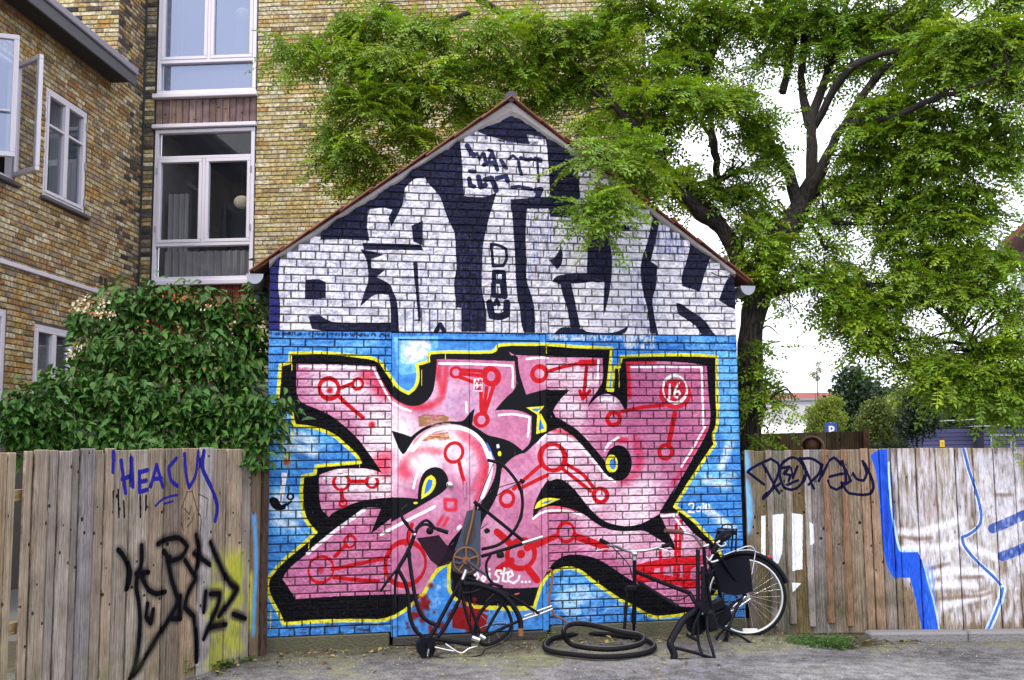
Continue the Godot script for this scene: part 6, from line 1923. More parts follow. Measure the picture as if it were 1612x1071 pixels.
		if sh[4] == 0:
			var nt := Geo.new()
			nt.box(Vector3(0.12, 1.60, 0.035), Vector3(0.10, 0.14, 0.01), Basis.IDENTITY, 0.003)
			var yp := part("notice", nt.mesh(), mat("yellow_notice", lin(0.75, 0.5, 0.02), 0.6), o)
			nt = Geo.new()
			for k in 3: nt.box(Vector3(0.12, 1.57 + k * 0.03, 0.042), Vector3(0.05, 0.008, 0.003))
			part("print", nt.mesh(), M.dark, yp)
		else:
			var fg := Geo.new()
			frame_bars(fg, -hw + 0.12, 0.9, 0.02, 1.78, 0.035, 0.04, 0.03)
			frame_bars(fg, 0.06, 0.9, hw - 0.03, 1.78, 0.035, 0.04, 0.03)
			part("frame", fg.mesh(), mat("violet_frame", lin(0.25, 0.25, 0.42), 0.6), o)
	# corner of a house at the right edge: tiles, gutter, pale wall
	var hs := turned(thing("tiled_house", "white house with a red tiled roof corner and gutter at the right edge", "building", "", Vector3(18.45, 1.72, -14.50)), -34.0)
	hs.position.y = 0.0
	g = Geo.new()
	g.tint = Color(0.78, 0.77, 0.76)
	g.box(Vector3(3.2, 3.2, -3.5), Vector3(6.4, 6.4, 7.0))
	part("wall", g.mesh(), M.concrete, hs)
	for wx in [1.2, 3.4, 5.2]:
		for wy in [1.6, 4.6]:
			var wg := Geo.new()
			frame_bars(wg, wx - 0.5, wy - 0.65, wx + 0.5, wy + 0.65, 0.07, 0.02, 0.06)
			wg.box(Vector3(wx, wy, 0.022), Vector3(0.05, 1.16, 0.05))
			var wn := part("window", wg.mesh(), M.fascia, hs)
			pane(wn, "pane", wx - 0.43, wy - 0.58, wx + 0.43, wy + 0.58, 0.012, mat("dark_pane", lin(0.03, 0.035, 0.045), 0.1))
	var rd := Geo.new()
	rd.slab(PackedVector2Array([Vector2(-0.62, 6.62), Vector2(-0.62, 6.74), Vector2(3.2, 9.9), Vector2(7.0, 6.74), Vector2(7.0, 6.62), Vector2(3.2, 9.78)]), -7.3, 0.45)
	var rfp := part("roof", rd.mesh(), M.tile_b, hs)
	for k in 9:
		for j in 16:
			var tg := Geo.new()
			var a := Vector3(-0.60 + 0.29 * k, 6.775 + 0.24 * k, 0.30 - j * 0.24)
			tg.box(a, Vector3(0.40, 0.03, 0.225), Basis(Vector3(0, 0, 1), 0.66), 0.008)
			part("roof_tile", tg.mesh(), M.tile if rng.randf() < 0.6 else M.tile_b, rfp)
	g = Geo.new()
	g.tube(V([-0.68, 6.62, 0.45, -0.68, 6.62, -7.3]), 0.07, 0.07, 10)
	part("gutter", g.mesh(), M.lead, hs)
	g = Geo.new()
	g.tube(V([-0.68, 6.58, 0.3, -0.5, 6.3, 0.3, -0.06, 6.1, 0.1, -0.06, 0, 0.1]), 0.045, 0.045, 8)
	part("downpipe", g.mesh(), M.lead, hs)
	# trees in the yard and behind it
	far_tree("lime_green_tree", "bright lime-green young tree beside the parking sign", flat_at(Vector3(10.13, 1.61, -9.97)), [-0.1, 1.85, 0, 0.26, 0.14, 2.1, 0.1, 0.25, -0.16, 2.15, 0, 0.2, 0.2, 1.8, 0, 0.2, 0.02, 2.35, 0, 0.16, 0.24, 2.4, 0, 0.15], Color(0.20, 0.26, 0.03), 0.04, 520, 1)
	far_tree("lime_green_tree", "tiny pale sapling top rising against the white sky", flat_at(Vector3(11.98, 1.61, -13.71)), [0.0, 3.15, 0, 0.08, 0.06, 3.35, 0, 0.08, -0.1, 3.25, 0, 0.08, 0.02, 3.5, 0, 0.06], Color(0.16, 0.20, 0.06), 0.015, 160, 2)
	far_tree("dark_green_tree", "dark green full tree behind the two small round trees", flat_at(Vector3(18.08, 1.60, -22.77)), [-0.3, 2.6, 0, 0.9, 0.5, 2.4, 0, 0.8, 0.1, 3.2, 0, 0.75, -0.2, 3.75, 0, 0.45, 0.7, 3.0, 0, 0.6, -0.7, 2.0, 0, 0.6, 0.9, 2.0, 0, 0.6, 0.2, 1.8, 0.3, 0.7], Color(0.028, 0.06, 0.026), 0.14, 400, 3)
	far_tree("round_tree", "small round-headed green tree between the dark tree and shed", flat_at(Vector3(10.61, 1.60, -8.86)), [0, 2.0, 0, 0.36, -0.2, 1.85, 0, 0.26, 0.22, 1.9, 0, 0.26, 0, 2.25, 0, 0.2], Color(0.11, 0.15, 0.03), 0.035, 420, 4, "small round trees by the shed")
	far_tree("round_tree", "small dark round-headed tree in front of the long shed", flat_at(Vector3(10.76, 1.59, -7.80)), [0, 2.05, 0, 0.33, -0.15, 1.85, 0, 0.24, 0.18, 1.95, 0, 0.26, 0.02, 2.32, 0, 0.22], Color(0.018, 0.042, 0.018), 0.035, 460, 5, "small round trees by the shed")
	far_tree("yellow_green_tree", "yellow-green spreading tree behind the long shed", flat_at(Vector3(18.59, 1.59, -20.63)), [0, 2.5, 0, 0.75, -0.6, 2.3, 0, 0.5, 0.7, 2.5, 0, 0.6, 1.4, 2.4, 0, 0.6, 0.3, 3.0, 0, 0.45], Color(0.2, 0.27, 0.04), 0.1, 400, 6)
	far_tree("hedge_tree", "broad green tree behind the sheds at the right edge", flat_at(Vector3(19.78, 1.56, -18.35)), [-1.2, 2.3, 0, 0.8, -0.2, 2.6, 0, 0.9, 0.9, 2.5, 0, 0.9, 1.6, 2.2, 0, 0.8], Color(0.05, 0.09, 0.025), 0.12, 400, 7)
	far_tree("low_bush", "low dark bush under the small round tree beyond the yard fence", flat_at(Vector3(11.73, 1.53, -10.69)), [-0.3, 1.5, 0, 0.28, 0.1, 1.5, 0, 0.28, 0.4, 1.55, 0, 0.25], Color(0.04, 0.07, 0.03), 0.03, 420, 8)

func flat_at(p: Vector3) -> Vector3:
	return Vector3(p.x, 0.0, p.z)

# ---------------------------------------------------------------- the wrecked bicycles
func wheel(parent: Node3D, c: Vector3, r: float, ax: Vector3, ay: Vector3, tyre_r: float, rim: Material, spokes := 32) -> MeshInstance3D:
	var n := ax.cross(ay).normalized()
	var circ := func(rr: float, off: float) -> PackedVector3Array:
		var p := PackedVector3Array()
		for k in 56: p.append(c + (ax * cos(TAU * k / 56.0) + ay * sin(TAU * k / 56.0)) * rr + n * off)
		return p
	var g := Geo.new()
	g.tube(circ.call(r - tyre_r, 0.0), tyre_r, tyre_r, 8, true)
	var w := part("wheel", g.mesh(), M.rubber, parent)
	g = Geo.new()
	for o in [-0.011, 0.011]: g.tube(circ.call(r - tyre_r * 2.0 - 0.006, o), 0.0085, 0.0085, 6, true)
	part("rim", g.mesh(), rim, w)
	g = Geo.new()
	for k in spokes:
		var a := TAU * k / spokes
		var b := a + (0.55 if k % 2 else -0.55)
		var sd := 0.024 if (k / 2) % 2 else -0.024
		g.rod(c + (ax * cos(b) + ay * sin(b)) * 0.024 + n * sd, c + (ax * cos(a) + ay * sin(a)) * (r - tyre_r * 2.0), 0.0012, 4)
	part("spokes", g.mesh(), M.chrome, w)
	g = Geo.new()
	g.rod(c - n * 0.05, c + n * 0.05, 0.02, 10)
	g.rod(c - n * 0.02, c + n * 0.028, 0.034, 12)
	part("hub", g.mesh(), M.chrome, w)
	return w

func tubes(parent: Node3D, called: String, runs: Array, r: float, m: Material, smooth := true) -> MeshInstance3D:   # one part made of brazed tubes
	var g := Geo.new()
	for l in runs:
		var p := V(l)
		g.tube(curve(p, 4) if smooth and p.size() > 2 else p, r, r, 9)
	return part(called, g.mesh(), m, parent)

func facing(poly: PackedVector3Array, th: float) -> Geo:      # a flat sheet through traced points, given thickness
	var n := Vector3.ZERO
	for k in range(1, poly.size() - 1): n += (poly[k] - poly[0]).cross(poly[k + 1] - poly[0])
	n = n.normalized()
	if n.z < 0: n = -n
	var x := Vector3.UP.cross(n).normalized()
	var b := Basis(x, n.cross(x), n)
	var f := PackedVector2Array()
	for q in poly:
		var d := q - poly[0]
		f.append(Vector2(d.dot(b.x), d.dot(b.y)))
	var g := Geo.new()
	g.slab(f, -th * 0.5, th * 0.5, Transform3D(b, poly[0]))
	return g

func build_bicycles() -> void:
	# 1: black step-through frame, tipped forward, no wheels left in it
	var a := thing("bicycle_wreck", "black wheelless bicycle frame with swept handlebar and dark skirt guard, leftmost wreck", "bicycle", "wrecked bicycles against the garage")
	tubes(a, "frame", [[1.122,.819,.402,1.08,.736,.412,1.038,.672,.419,1.062,.615,.426,1.095,.549,.434,1.115,.444,.447,1.122,.316,.462,1.163,.207,.475,1.228,.146,.483], [1.117,.808,.403,1.137,.637,.424,1.169,.442,.447,1.205,.329,.461,1.266,.263,.468,1.357,.224,.473], [1.165,.921,.389,1.122,.816,.402,1.038,.672,.419], [1.24,.145,.483,1.597,.078,.491], [1.247,.105,.487,1.332,.229,.473,1.453,.432,.448,1.532,.559,.433], [1.289,.096,.489,1.382,.195,.477,1.459,.319,.462,1.507,.406,.451]], 0.0155, M.black)
	tubes(a, "fork", [[1.038,.672,.419,.971,.601,.428,.896,.5,.44], [1.032,.652,.382,1.015,.555,.393,1.014,.378,.415]], 0.011, M.black)
	tubes(a, "handlebar", [[1.105,1.15,.435,1.065,1.121,.438,1.065,1.06,.444,1.101,1.005,.449,1.151,.948,.455,1.161,.929,.457], [1.161,.929,.457,1.193,.987,.451,1.252,1.007,.449,1.336,.972,.453,1.423,.942,.456], [1.168,.968,.453,1.21,1.016,.448,1.252,1.038,.446,1.289,1.014,.449,1.327,.964,.454]], 0.0115, M.black)
	tubes(a, "grip", [[1.111,1.16,.434,1.089,1.139,.436], [1.336,.97,.453,1.425,.94,.456]], 0.0165, M.rubber)
	var g := Geo.new()
	g.ball(V([1.278,.959,.484])[0], Vector3(0.03, 0.03, 0.03), 8, 12)
	part("bell", g.mesh(), M.black, a)
	g = Geo.new()
	g.ball(V([1.16,.932,.477])[0], Vector3(0.014, 0.014, 0.014), 6, 10)
	part("clamp_bolt", g.mesh(), M.chrome, a)
	var sheet := mat("skirt_guard", Color(lin(0.012, 0.006, 0.013), 0.82), 0.6)
	sheet.metallic_specular = 0.2
	sheet.transparency = BaseMaterial3D.TRANSPARENCY_ALPHA
	part("skirt_guard", facing(V([1.184,.895,.373,1.362,.915,.37,1.421,.839,.379,1.505,.779,.387,1.444,.69,.397,1.358,.668,.4,1.295,.719,.394]), 0.004).mesh(), sheet, a)
	g = Geo.new()
	var hubc := V([1.241,.083,.52])[0]
	g.tube(PackedVector3Array([hubc + Vector3(0, 0, -0.05), hubc + Vector3(0, 0, 0.05)]), 0.075, 0.075, 18)
	g.tube(PackedVector3Array([hubc + Vector3(0.02, 0.02, 0.05), hubc + Vector3(0.02, 0.02, 0.08)]), 0.03, 0.025, 12)
	part("hub_brake", g.mesh(), M.black, a)
	tubes(a, "brake_arm", [[1.273,.113,.58,1.257,.074,.58,1.249,.023,.58]], 0.009, M.chrome, false)
	tubes(a, "stand", [[1.301,.091,.6,1.383,.069,.6,1.448,.053,.6], [1.385,.108,.58,1.5,.034,.58,1.567,.063,.58,1.633,.081,.58]], 0.008, M.chrome)
	tubes(a, "cable", [[1.252,.038,.6,1.382,.003,.6,1.547,.001,.6,1.663,.019,.6,1.697,.058,.6,1.831,.1,.6,1.899,.162,.6,1.899,.226,.6,1.765,.24,.6,1.631,.205,.6], [1.763,-.009,.6,1.897,-.032,.6,2.023,-.049,.6], [1.067,1.061,.454,1.117,1.002,.46,1.1,.921,.468,1.132,.774,.483]], 0.0045, M.rubber)
	# 2: frame stood on its head: bare rim in the air, blue-grey chain case
	var b := thing("bicycle_wreck", "upturned bicycle frame with a bare rim and rusty blue-grey chain case, middle of the tangle", "bicycle", "wrecked bicycles against the garage")
	var rimpts := PackedVector3Array()
	for q in curve(V([1.78,1.502,.24,1.89,1.468,.241,1.978,1.383,.245,2.044,1.278,.249,2.067,1.156,.254,2.043,1.018,.259,1.97,.9,.264,1.862,.817,.267,1.722,.784,.269]), 6): rimpts.append(q)
	g = Geo.new()
	g.tube(rimpts, 0.013, 0.013, 8)
	part("rim", g.mesh(), M.rubber, b)
	tubes(b, "frame", [[1.676,1.157,.294,1.876,.994,.3,2.058,.846,.306], [1.711,.732,.311,1.96,.798,.308,2.219,.871,.305], [1.673,1.158,.314,1.648,.98,.321,1.591,.83,.327]], 0.014, M.black, false)
	tubes(b, "bare_tube", [[2.048,.828,.312,2.218,.874,.31]], 0.0155, M.chrome, false)
	tubes(b, "wire", [[1.681,1.131,.296,1.826,1.262,.292,2.058,1.331,.29], [1.684,1.152,.295,1.775,1.37,.289,1.82,1.473,.286], [2.058,1.331,.29,2.064,1.158,.295,2.049,1.021,.299,1.981,.937,.302], [1.702,1.114,.297,1.861,1.222,.293,2.058,1.328,.29], [1.658,.922,.342,1.764,.996,.34]], 0.0035, M.rubber)
	tubes(b, "axle_nut", [[2.04,1.335,.29,2.076,1.32,.29], [1.654,1.171,.325,1.683,1.146,.326]], 0.016, M.rubber, false)
	var case_pts := V([1.592,1.099,.354,1.64,1.11,.353,1.701,1.097,.354,1.695,.814,.371,1.696,.664,.38,1.65,.608,.384,1.599,.598,.384,1.53,.606,.384,1.473,.635,.382,1.46,.688,.379,1.467,.754,.375,1.507,.836,.37,1.543,.935,.364])
	var hole := V([1.615,1.043,.357,1.649,1.017,.359,1.658,.916,.365,1.628,.841,.37,1.585,.831,.37,1.554,.86,.368,1.565,.935,.364])
	var case := part("chain_case", facing(case_pts, 0.02).mesh(), M.guard, b)
	part("case_slot", facing(V([1.613,1.044,.37,1.647,1.018,.372,1.656,.917,.378,1.626,.842,.382,1.583,.832,.383,1.552,.861,.381,1.564,.936,.377]), 0.006).mesh(), M.dark, case)
	tubes(case, "chain", [[1.647,1.136,.377,1.627,1.019,.384,1.599,.919,.39,1.578,.833,.395]], 0.009, M.rust)
	g = Geo.new()
	var cr := V([1.574,.715,.402])[0]
	var ring_pts := PackedVector3Array()
	for k in 28: ring_pts.append(cr + Vector3(cos(TAU * k / 28.0), sin(TAU * k / 28.0), 0) * 0.10)
	g.tube(ring_pts, 0.008, 0.008, 6, true)
	for k in 5: g.rod(cr, cr + Vector3(cos(TAU * k / 5.0 + 0.3), sin(TAU * k / 5.0 + 0.3), 0) * 0.10, 0.009, 6)
	g.tube(PackedVector3Array([cr - Vector3(0, 0, 0.03), cr + Vector3(0, 0, 0.03)]), 0.03, 0.03, 12)
	part("chainring", g.mesh(), M.rust, b)
	tubes(b, "crank", [[1.571,.718,.457,1.639,.666,.46,1.723,.603,.464], [1.572,.715,.397,1.52,.688,.399,1.464,.71,.397]], 0.012, M.guard, false)
	g = Geo.new()
	g.box(V([1.754,.937,.344])[0], Vector3(0.04, 0.035, 0.05), Basis(Vector3(0, 0, 1), 0.5), 0.006)
	g.box(V([1.86,.744,.355])[0], Vector3(0.055, 0.045, 0.06), Basis(Vector3(0, 0, 1), 0.2), 0.008)
	part("pedal", g.mesh(), M.rubber, b)
	tubes(b, "seat_post", [[1.567,.647,.461,1.537,.573,.466]], 0.016, M.chrome, false)
	tubes(b, "mudguard_stay", [[1.778,.745,.37,1.742,.679,.373,1.754,.578,.377,1.805,.518,.379,1.874,.495,.38]], 0.011, M.black)
	# 3: rear end lying flat, mudguard bow and carrier
	var c := thing("bicycle_wreck", "rear half of a black bicycle with bowed mudguard and carrier, lying beside the tyres", "bicycle", "wrecked bicycles against the garage")
	tubes(c, "mudguard", [[1.534,.547,.538,1.609,.545,.538,1.726,.514,.543,1.843,.457,.551,1.924,.366,.565,1.971,.269,.58,1.975,.202,.59]], 0.021, M.black)
	tubes(c, "mudguard_end", [[1.973,.204,.6,1.973,.146,.605]], 0.022, M.rust, false)
	tubes(c, "frame", [[1.518,.572,.531,1.521,.475,.543,1.554,.315,.562,1.613,.139,.583], [1.564,.485,.502,1.598,.355,.517,1.673,.137,.544], [1.617,.135,.584,1.768,.18,.578,1.905,.234,.572,1.994,.263,.568], [1.507,.476,.543,1.625,.488,.541,1.745,.54,.535,1.846,.516,.538], [1.683,.136,.536,1.797,.315,.518,1.903,.457,.504], [1.573,.584,.442,1.708,.53,.447,1.929,.43,.457,2.149,.286,.471], [1.513,.576,.562,1.5,.496,.57,1.494,.416,.578]], 0.0125, M.black)
	tubes(c, "carrier", [[2.013,.247,.475,2.148,.283,.472,2.257,.32,.468], [2.031,.271,.453,2.136,.305,.45,2.259,.341,.446], [2.098,.325,.467,2.122,.276,.472]], 0.0085, M.chrome, false)
	tubes(c, "dropout", [[1.585,.155,.624,1.643,.132,.627], [1.65,.161,.584,1.691,.136,.586]], 0.02, M.chrome, false)
	var wr := PackedVector3Array()
	for q in curve(V([1.63,.189,.501,1.683,.331,.487,1.787,.4,.48,1.871,.356,.484,1.919,.241,.496,1.891,.162,.504,1.779,.086,.511,1.678,.083,.512]), 5, true): wr.append(q)
	g = Geo.new()
	g.tube(wr, 0.014, 0.014, 8, true)
	part("bent_tyre", g.mesh(), M.rubber, c)
	g = Geo.new()
	for k in 9: g.rod(V([1.749,.232,.497])[0], wr[k * 4], 0.0013, 4)
	part("spokes", g.mesh(), M.chrome, c)
	g = Geo.new()
	g.tube(V([1.953,.462,.554,1.954,.458,.554]), 0.022, 0.022, 12)
	part("reflector", g.mesh(), mat("red_reflector", lin(0.35, 0.05, 0.03), 0.3), c)
	tubes(c, "pump", [[1.706,.406,.559,1.775,.468,.553]], 0.010, M.black, false)
	# bent rusty stay standing by the tyres
	var stv := Geo.new()
	stv.tube(curve(V([2.27,.588,.241,2.296,.599,.24,2.313,.562,.244,2.305,.501,.25,2.29,.428,.257,2.277,.355,.264,2.298,.294,.271,2.318,.239,.276,2.387,.206,.279,2.427,.168,.283])), 0.011, 0.009, 8)
	whole("bent_stay", stv.mesh(), M.rust, "bent rusty bicycle stay standing between the wreck and the loose tyres", "bicycle part")
	# 4: black step-through with silver bar, front end against the wall
	var e := thing("bicycle_wreck", "black wheelless bicycle with a silver handlebar standing in front of the mural", "bicycle", "wrecked bicycles against the garage")
	tubes(e, "frame", [[3.016,.673,.25,3.011,.402,.25], [3.031,.562,.25,3.174,.497,.5,3.312,.443,.75], [3.05,.474,.25,3.136,.406,.45,3.246,.324,.65], [3.385,.782,.75,3.367,.57,.78,3.356,.347,.8], [3.372,.354,.85,3.383,.519,.85,3.389,.659,.83], [3.311,.437,.75,3.329,.384,.8,3.359,.347,.8]], 0.017, M.black, false)
	tubes(e, "fork", [[2.968,.429,.3,2.937,.399,.3,2.921,.3,.3,2.895,.112,.32], [3.011,.414,.25,3.016,.259,.22,3.027,.044,.15]], 0.013, M.black)
	tubes(e, "steerer", [[3.018,.385,.22,3.009,.134,.22]], 0.019, M.black, false)
	g = Geo.new()
	g.tube(V([3.032,.141,.15,3.027,.049,.15]), 0.02, 0.018, 10)
	part("fork_end", g.mesh(), M.chrome, e)
	g = Geo.new()
	g.box(V([2.967,.435,.3])[0], Vector3(0.10, 0.05, 0.06), Basis.IDENTITY, 0.012)
	part("fork_crown", g.mesh(), M.black, e)
	g = Geo.new()
	g.tube(V([3.016,.66,.25,3.018,.707,.25]), 0.026, 0.02, 12)
	g.ball(V([3.015,.712,.26])[0], Vector3(0.03, 0.022, 0.03), 6, 12)
	part("stem", g.mesh(), M.chrome, e)
	tubes(e, "handlebar", [[2.682,.842,.42,2.761,.801,.4,2.838,.781,.34,2.934,.741,.28,3.024,.733,.25,3.122,.74,.28,3.209,.767,.34,3.256,.787,.4]], 0.0125, M.chrome)
	tubes(e, "grip", [[2.674,.848,.43,2.751,.81,.4], [3.224,.777,.36,3.275,.792,.42]], 0.017, M.rubber, false)
	tubes(e, "brake_lever", [[2.758,.772,.43,2.688,.775,.45,2.624,.765,.47], [3.193,.76,.38,3.248,.746,.42,3.286,.722,.44]], 0.0055, M.chrome)
	tubes(e, "cable", [[2.787,.781,.4,2.873,.706,.35,2.959,.61,.3,2.983,.52,.28], [3.042,.476,.3,3.162,.392,.45,3.252,.367,.6,3.308,.432,.75]], 0.004, M.rubber)
	tubes(e, "rear_mudguard", [[3.346,.341,.85,3.271,.309,.88,3.199,.272,.9,3.137,.212,.93,3.077,.152,.97,3.047,.108,1,3.069,.042,1.02,3.06,-.007,1.03]], 0.028, M.black)
	tubes(e, "stays", [[3.34,.355,.85,3.308,.119,.9,3.309,-.007,1], [3.382,.291,.9,3.371,.16,.95,3.372,.068,1.02,3.384,-.018,1.05], [3.083,.08,1,3.235,.04,1.02,3.382,-.006,1.05], [3.058,-.006,1.03,3.145,.001,1.06,3.23,-.011,1.06]], 0.012, M.black)
	g = Geo.new()
	var bb := V([3.353,.356,.9])[0]
	g.tube(PackedVector3Array([bb + Vector3(0, 0, -0.07), bb + Vector3(0, 0, 0.05)]), 0.04, 0.04, 14)
	g.tube(PackedVector3Array([bb + Vector3(-0.02, -0.14, -0.1), bb + Vector3(-0.02, -0.14, -0.08)]), 0.085, 0.085, 22)
	g.box(bb + Vector3(0.07, -0.11, -0.02), Vector3(0.10, 0.16, 0.05), Basis(Vector3(0, 0, 1), 0.3), 0.02)
	part("bottom_bracket", g.mesh(), M.black, e)
	tubes(e, "crank", [[3.345,.359,.92,3.272,.228,.92,3.257,.148,.92]], 0.013, M.black, false)
	g = Geo.new()
	g.box(V([3.251,.136,.92])[0], Vector3(0.09, 0.025, 0.05), Basis(Vector3(0, 0, 1), -0.5), 0.006)
	part("pedal", g.mesh(), M.rubber, e)
	var black_cloth := mat("black_cloth", lin(0.007, 0.007, 0.013), 0.75)
	black_cloth.metallic_specular = 0.2
	# 5: the one that still has its rear wheel
	var h := thing("bicycle_wreck", "black bicycle with a whole rear wheel, skirt guard and saddle, rightmost wreck", "bicycle", "wrecked bicycles against the garage")
	var wc := V([4.005,.325,.22])[0]
	var ax := Vector3(cos(0.36), 0.0, -sin(0.36)) if false else Vector3(0.955, 0.0, 0.296)
	wheel(h, wc, 0.343, ax, Vector3.UP, 0.016, mat("pale_rim", lin(0.66, 0.66, 0.7), 0.35, 0.5))
	var n := ax.cross(Vector3.UP).normalized()
	var mg := Geo.new()
	var mp := PackedVector3Array()
	for k in 25:
		var an := deg_to_rad(lerpf(18.0, 172.0, k / 24.0))
		mp.append(wc + (ax * cos(an) + Vector3.UP * sin(an)) * 0.362)
	mg.tube(mp, 0.021, 0.021, 8)
	part("mudguard", mg.mesh(), M.black, h)
	part("skirt_guard", facing(V([3.669,.577,.3,3.704,.601,.3,3.759,.625,.3,3.871,.648,.3,4.013,.659,.3,4.025,.53,.3,4.036,.376,.3,3.957,.353,.3,3.867,.344,.3,3.806,.359,.3,3.752,.38,.3,3.716,.463,.3,3.688,.541,.3]), 0.006).mesh(), black_cloth, h)
	tubes(h, "carrier", [[3.789,.684,.3,3.901,.72,.3,3.985,.747,.3,4.038,.746,.3,4.067,.702,.3,4.058,.632,.3,4.033,.517,.3], [3.844,.68,.2,3.957,.702,.2,4.07,.706,.2,4.167,.67,.2]], 0.0065, M.chrome)
	g = Geo.new()
	g.box(V([4.24,.64,.2])[0], Vector3(0.03, 0.035, 0.03), Basis(Vector3(0, 0, 1), -0.6), 0.006)
	part("rear_light", g.mesh(), mat("red_lens", lin(0.5, 0.02, 0.04), 0.25), h)
	tubes(h, "mudguard_flap", [[4.243,.623,.2,4.284,.563,.2,4.333,.483,.2]], 0.022, M.rubber, false)
	tubes(h, "frame", [[3.532,.78,.5,3.55,.591,.48,3.583,.387,.45,3.618,.212,.45], [3.591,.649,.45,3.649,.579,.4,3.716,.418,.34,3.74,.263,.32,3.649,.153,.4], [3.629,.207,.42,3.83,.256,.3,3.988,.328,.26], [3.744,.658,.34,3.866,.497,.3,3.988,.334,.26], [3.476,.576,.55,3.588,.549,.45,3.649,.579,.4]], 0.0155, M.black)
	tubes(h, "handlebar", [[3.297,.907,.65,3.373,.893,.62,3.429,.866,.58,3.48,.816,.54,3.521,.78,.5,3.575,.791,.5]], 0.0125, M.chrome)
	tubes(h, "grip", [[3.127,.934,.72,3.205,.925,.69,3.297,.91,.65]], 0.018, mat("brown_grip", lin(0.09, 0.035, 0.02), 0.7), false)
	g = Geo.new()
	var sd := V([3.756,.858,.42,3.717,.825,.42,3.677,.769,.42,3.634,.707,.42])
	for k in 12:      # saddle tipped nose-down: wide rear, narrow nose
		var t := k / 11.0
		var q := curve(sd, 4)[k]
		g.ball(q, Vector3(lerpf(0.045, 0.022, t), lerpf(0.035, 0.02, t), lerpf(0.085, 0.026, smoothstep(0.1, 0.7, t))), 6, 10)
	part("saddle", g.mesh(), M.black, h)
	tubes(h, "saddle_springs", [[3.663,.797,.45,3.704,.815,.45,3.744,.789,.45,3.703,.771,.45,3.669,.791,.45], [3.603,.645,.42,3.659,.719,.42,3.728,.742,.42], [3.556,.711,.44,3.608,.647,.44,3.676,.657,.44]], 0.010, M.chrome)
	tubes(h, "front_carrier", [[3.694,.732,.3,3.719,.821,.3,3.741,.904,.3,3.907,.896,.3,3.893,.701,.3], [3.732,.872,.3,3.903,.864,.3], [3.796,.899,.3,3.879,.897,.3,3.853,.715,.3], [3.775,.907,.3,3.783,.932,.3,3.825,.939,.3,3.866,.93,.3,3.868,.905,.3]], 0.008, M.black, false)
	g = Geo.new()
	for q in 5: g.box(V([3.818,.885,.3])[0] + Vector3(0, -q * 0.008, 0.0), Vector3(0.15, 0.006, 0.09))
	part("carrier_plate", g.mesh(), M.black, h)
	tubes(h, "kickstand", [[3.95,.341,.3,3.853,.211,.34,3.777,.095,.38,3.705,-.03,.42], [3.629,.135,.45,3.74,.091,.5,3.82,.051,.5,3.953,-.035,.52], [3.77,.111,.4,3.66,.082,.5,3.579,.054,.6], [3.921,.304,.3,3.823,.19,.36,3.72,-.027,.45]], 0.010, M.black)
	g = Geo.new()
	var dr := V([3.713,.202,.33])[0]
	g.tube(PackedVector3Array([dr, dr + Vector3(0.0, 0, 0.03)]), 0.10, 0.10, 24)
	g.box(dr + Vector3(-0.03, 0.08, 0.04), Vector3(0.14, 0.1, 0.05), Basis(Vector3(0, 0, 1), 0.4), 0.02)
	part("chain_case", g.mesh(), M.black, h)
	tubes(h, "chain_stays", [[3.761,.24,.3,3.857,.255,.3,3.971,.334,.3], [3.762,.197,.31,3.866,.231,.31,4.007,.315,.31]], 0.008, M.chrome, false)
	g = Geo.new()
	g.box(V([3.846,.224,.26])[0], Vector3(0.10, 0.045, 0.03), Basis(Vector3(0, 0, 1), -0.1), 0.006)
	part("gear_box", g.mesh(), M.lead, h)
	g = Geo.new()
	g.box(wc + Vector3(0.02, -0.285, 0.02), Vector3(0.125, 0.035, 0.006), Basis(Vector3.UP, -0.3), 0.004)
	part("wheel_reflector", g.mesh(), mat("white_reflector", lin(0.7, 0.68, 0.66), 0.4), h)
	# two loose tyres, twisted together
	for k in 2:
		var pts: Array = [[2.194,.03,.453,2.327,.03,.14,2.546,.03,-.006,2.77,.03,.015,2.957,.03,.196,3.057,.03,.416,3.036,.03,.658,2.91,.03,.86,2.722,.03,.954,2.507,.03,.946,2.336,.03,.817,2.206,.03,.662], [2.284,.2,.733,2.378,.2,.527,2.482,.2,.485,2.658,.16,.441,2.821,.12,.489,2.949,.1,.534,2.958,.08,.643,2.855,.06,.749,2.629,.07,.893,2.458,.08,.866,2.364,.08,.71,2.304,.13,.705]][k]
		var ty := Geo.new()
		ty.tube(curve(V(pts), 5, true), [0.021, 0.020][k], [0.021, 0.020][k], 12, true)
		var bead := Geo.new()
		var o := PackedVector3Array()
		for q in curve(V(pts), 5, true): o.append(q + Vector3(0, 0.018, 0))
		bead.tube(o, 0.0065, 0.0065, 6, true)
		var tn := thing("loose_tyre", ["loose black bicycle tyre lying flat on the asphalt", "twisted black bicycle tyre propped on top of the flat one"][k], "tyre", "loose tyres in front of the mural")
		part("tread", ty.mesh(), M.rubber, tn)
		part("sidewall", bead.mesh(), mat("tyre_side", lin(0.06, 0.06, 0.065), 0.6), tn)
	# paper and a broken reflector by the wheel
	var pp := Geo.new()
	pp.quad(V([3.988,0,.599])[0] + Vector3.UP * -0.02, V([4.052,0,.533])[0] + Vector3.UP * -0.015, V([4.107,0,.729])[0] + Vector3.UP * -0.015, V([4.006,0,.79])[0] + Vector3.UP * -0.022)
	whole("paper_scrap", pp.mesh(), mat("paper", lin(0.7, 0.69, 0.68), 0.9), "scrap of white paper on the ground right of the wheel", "paper")

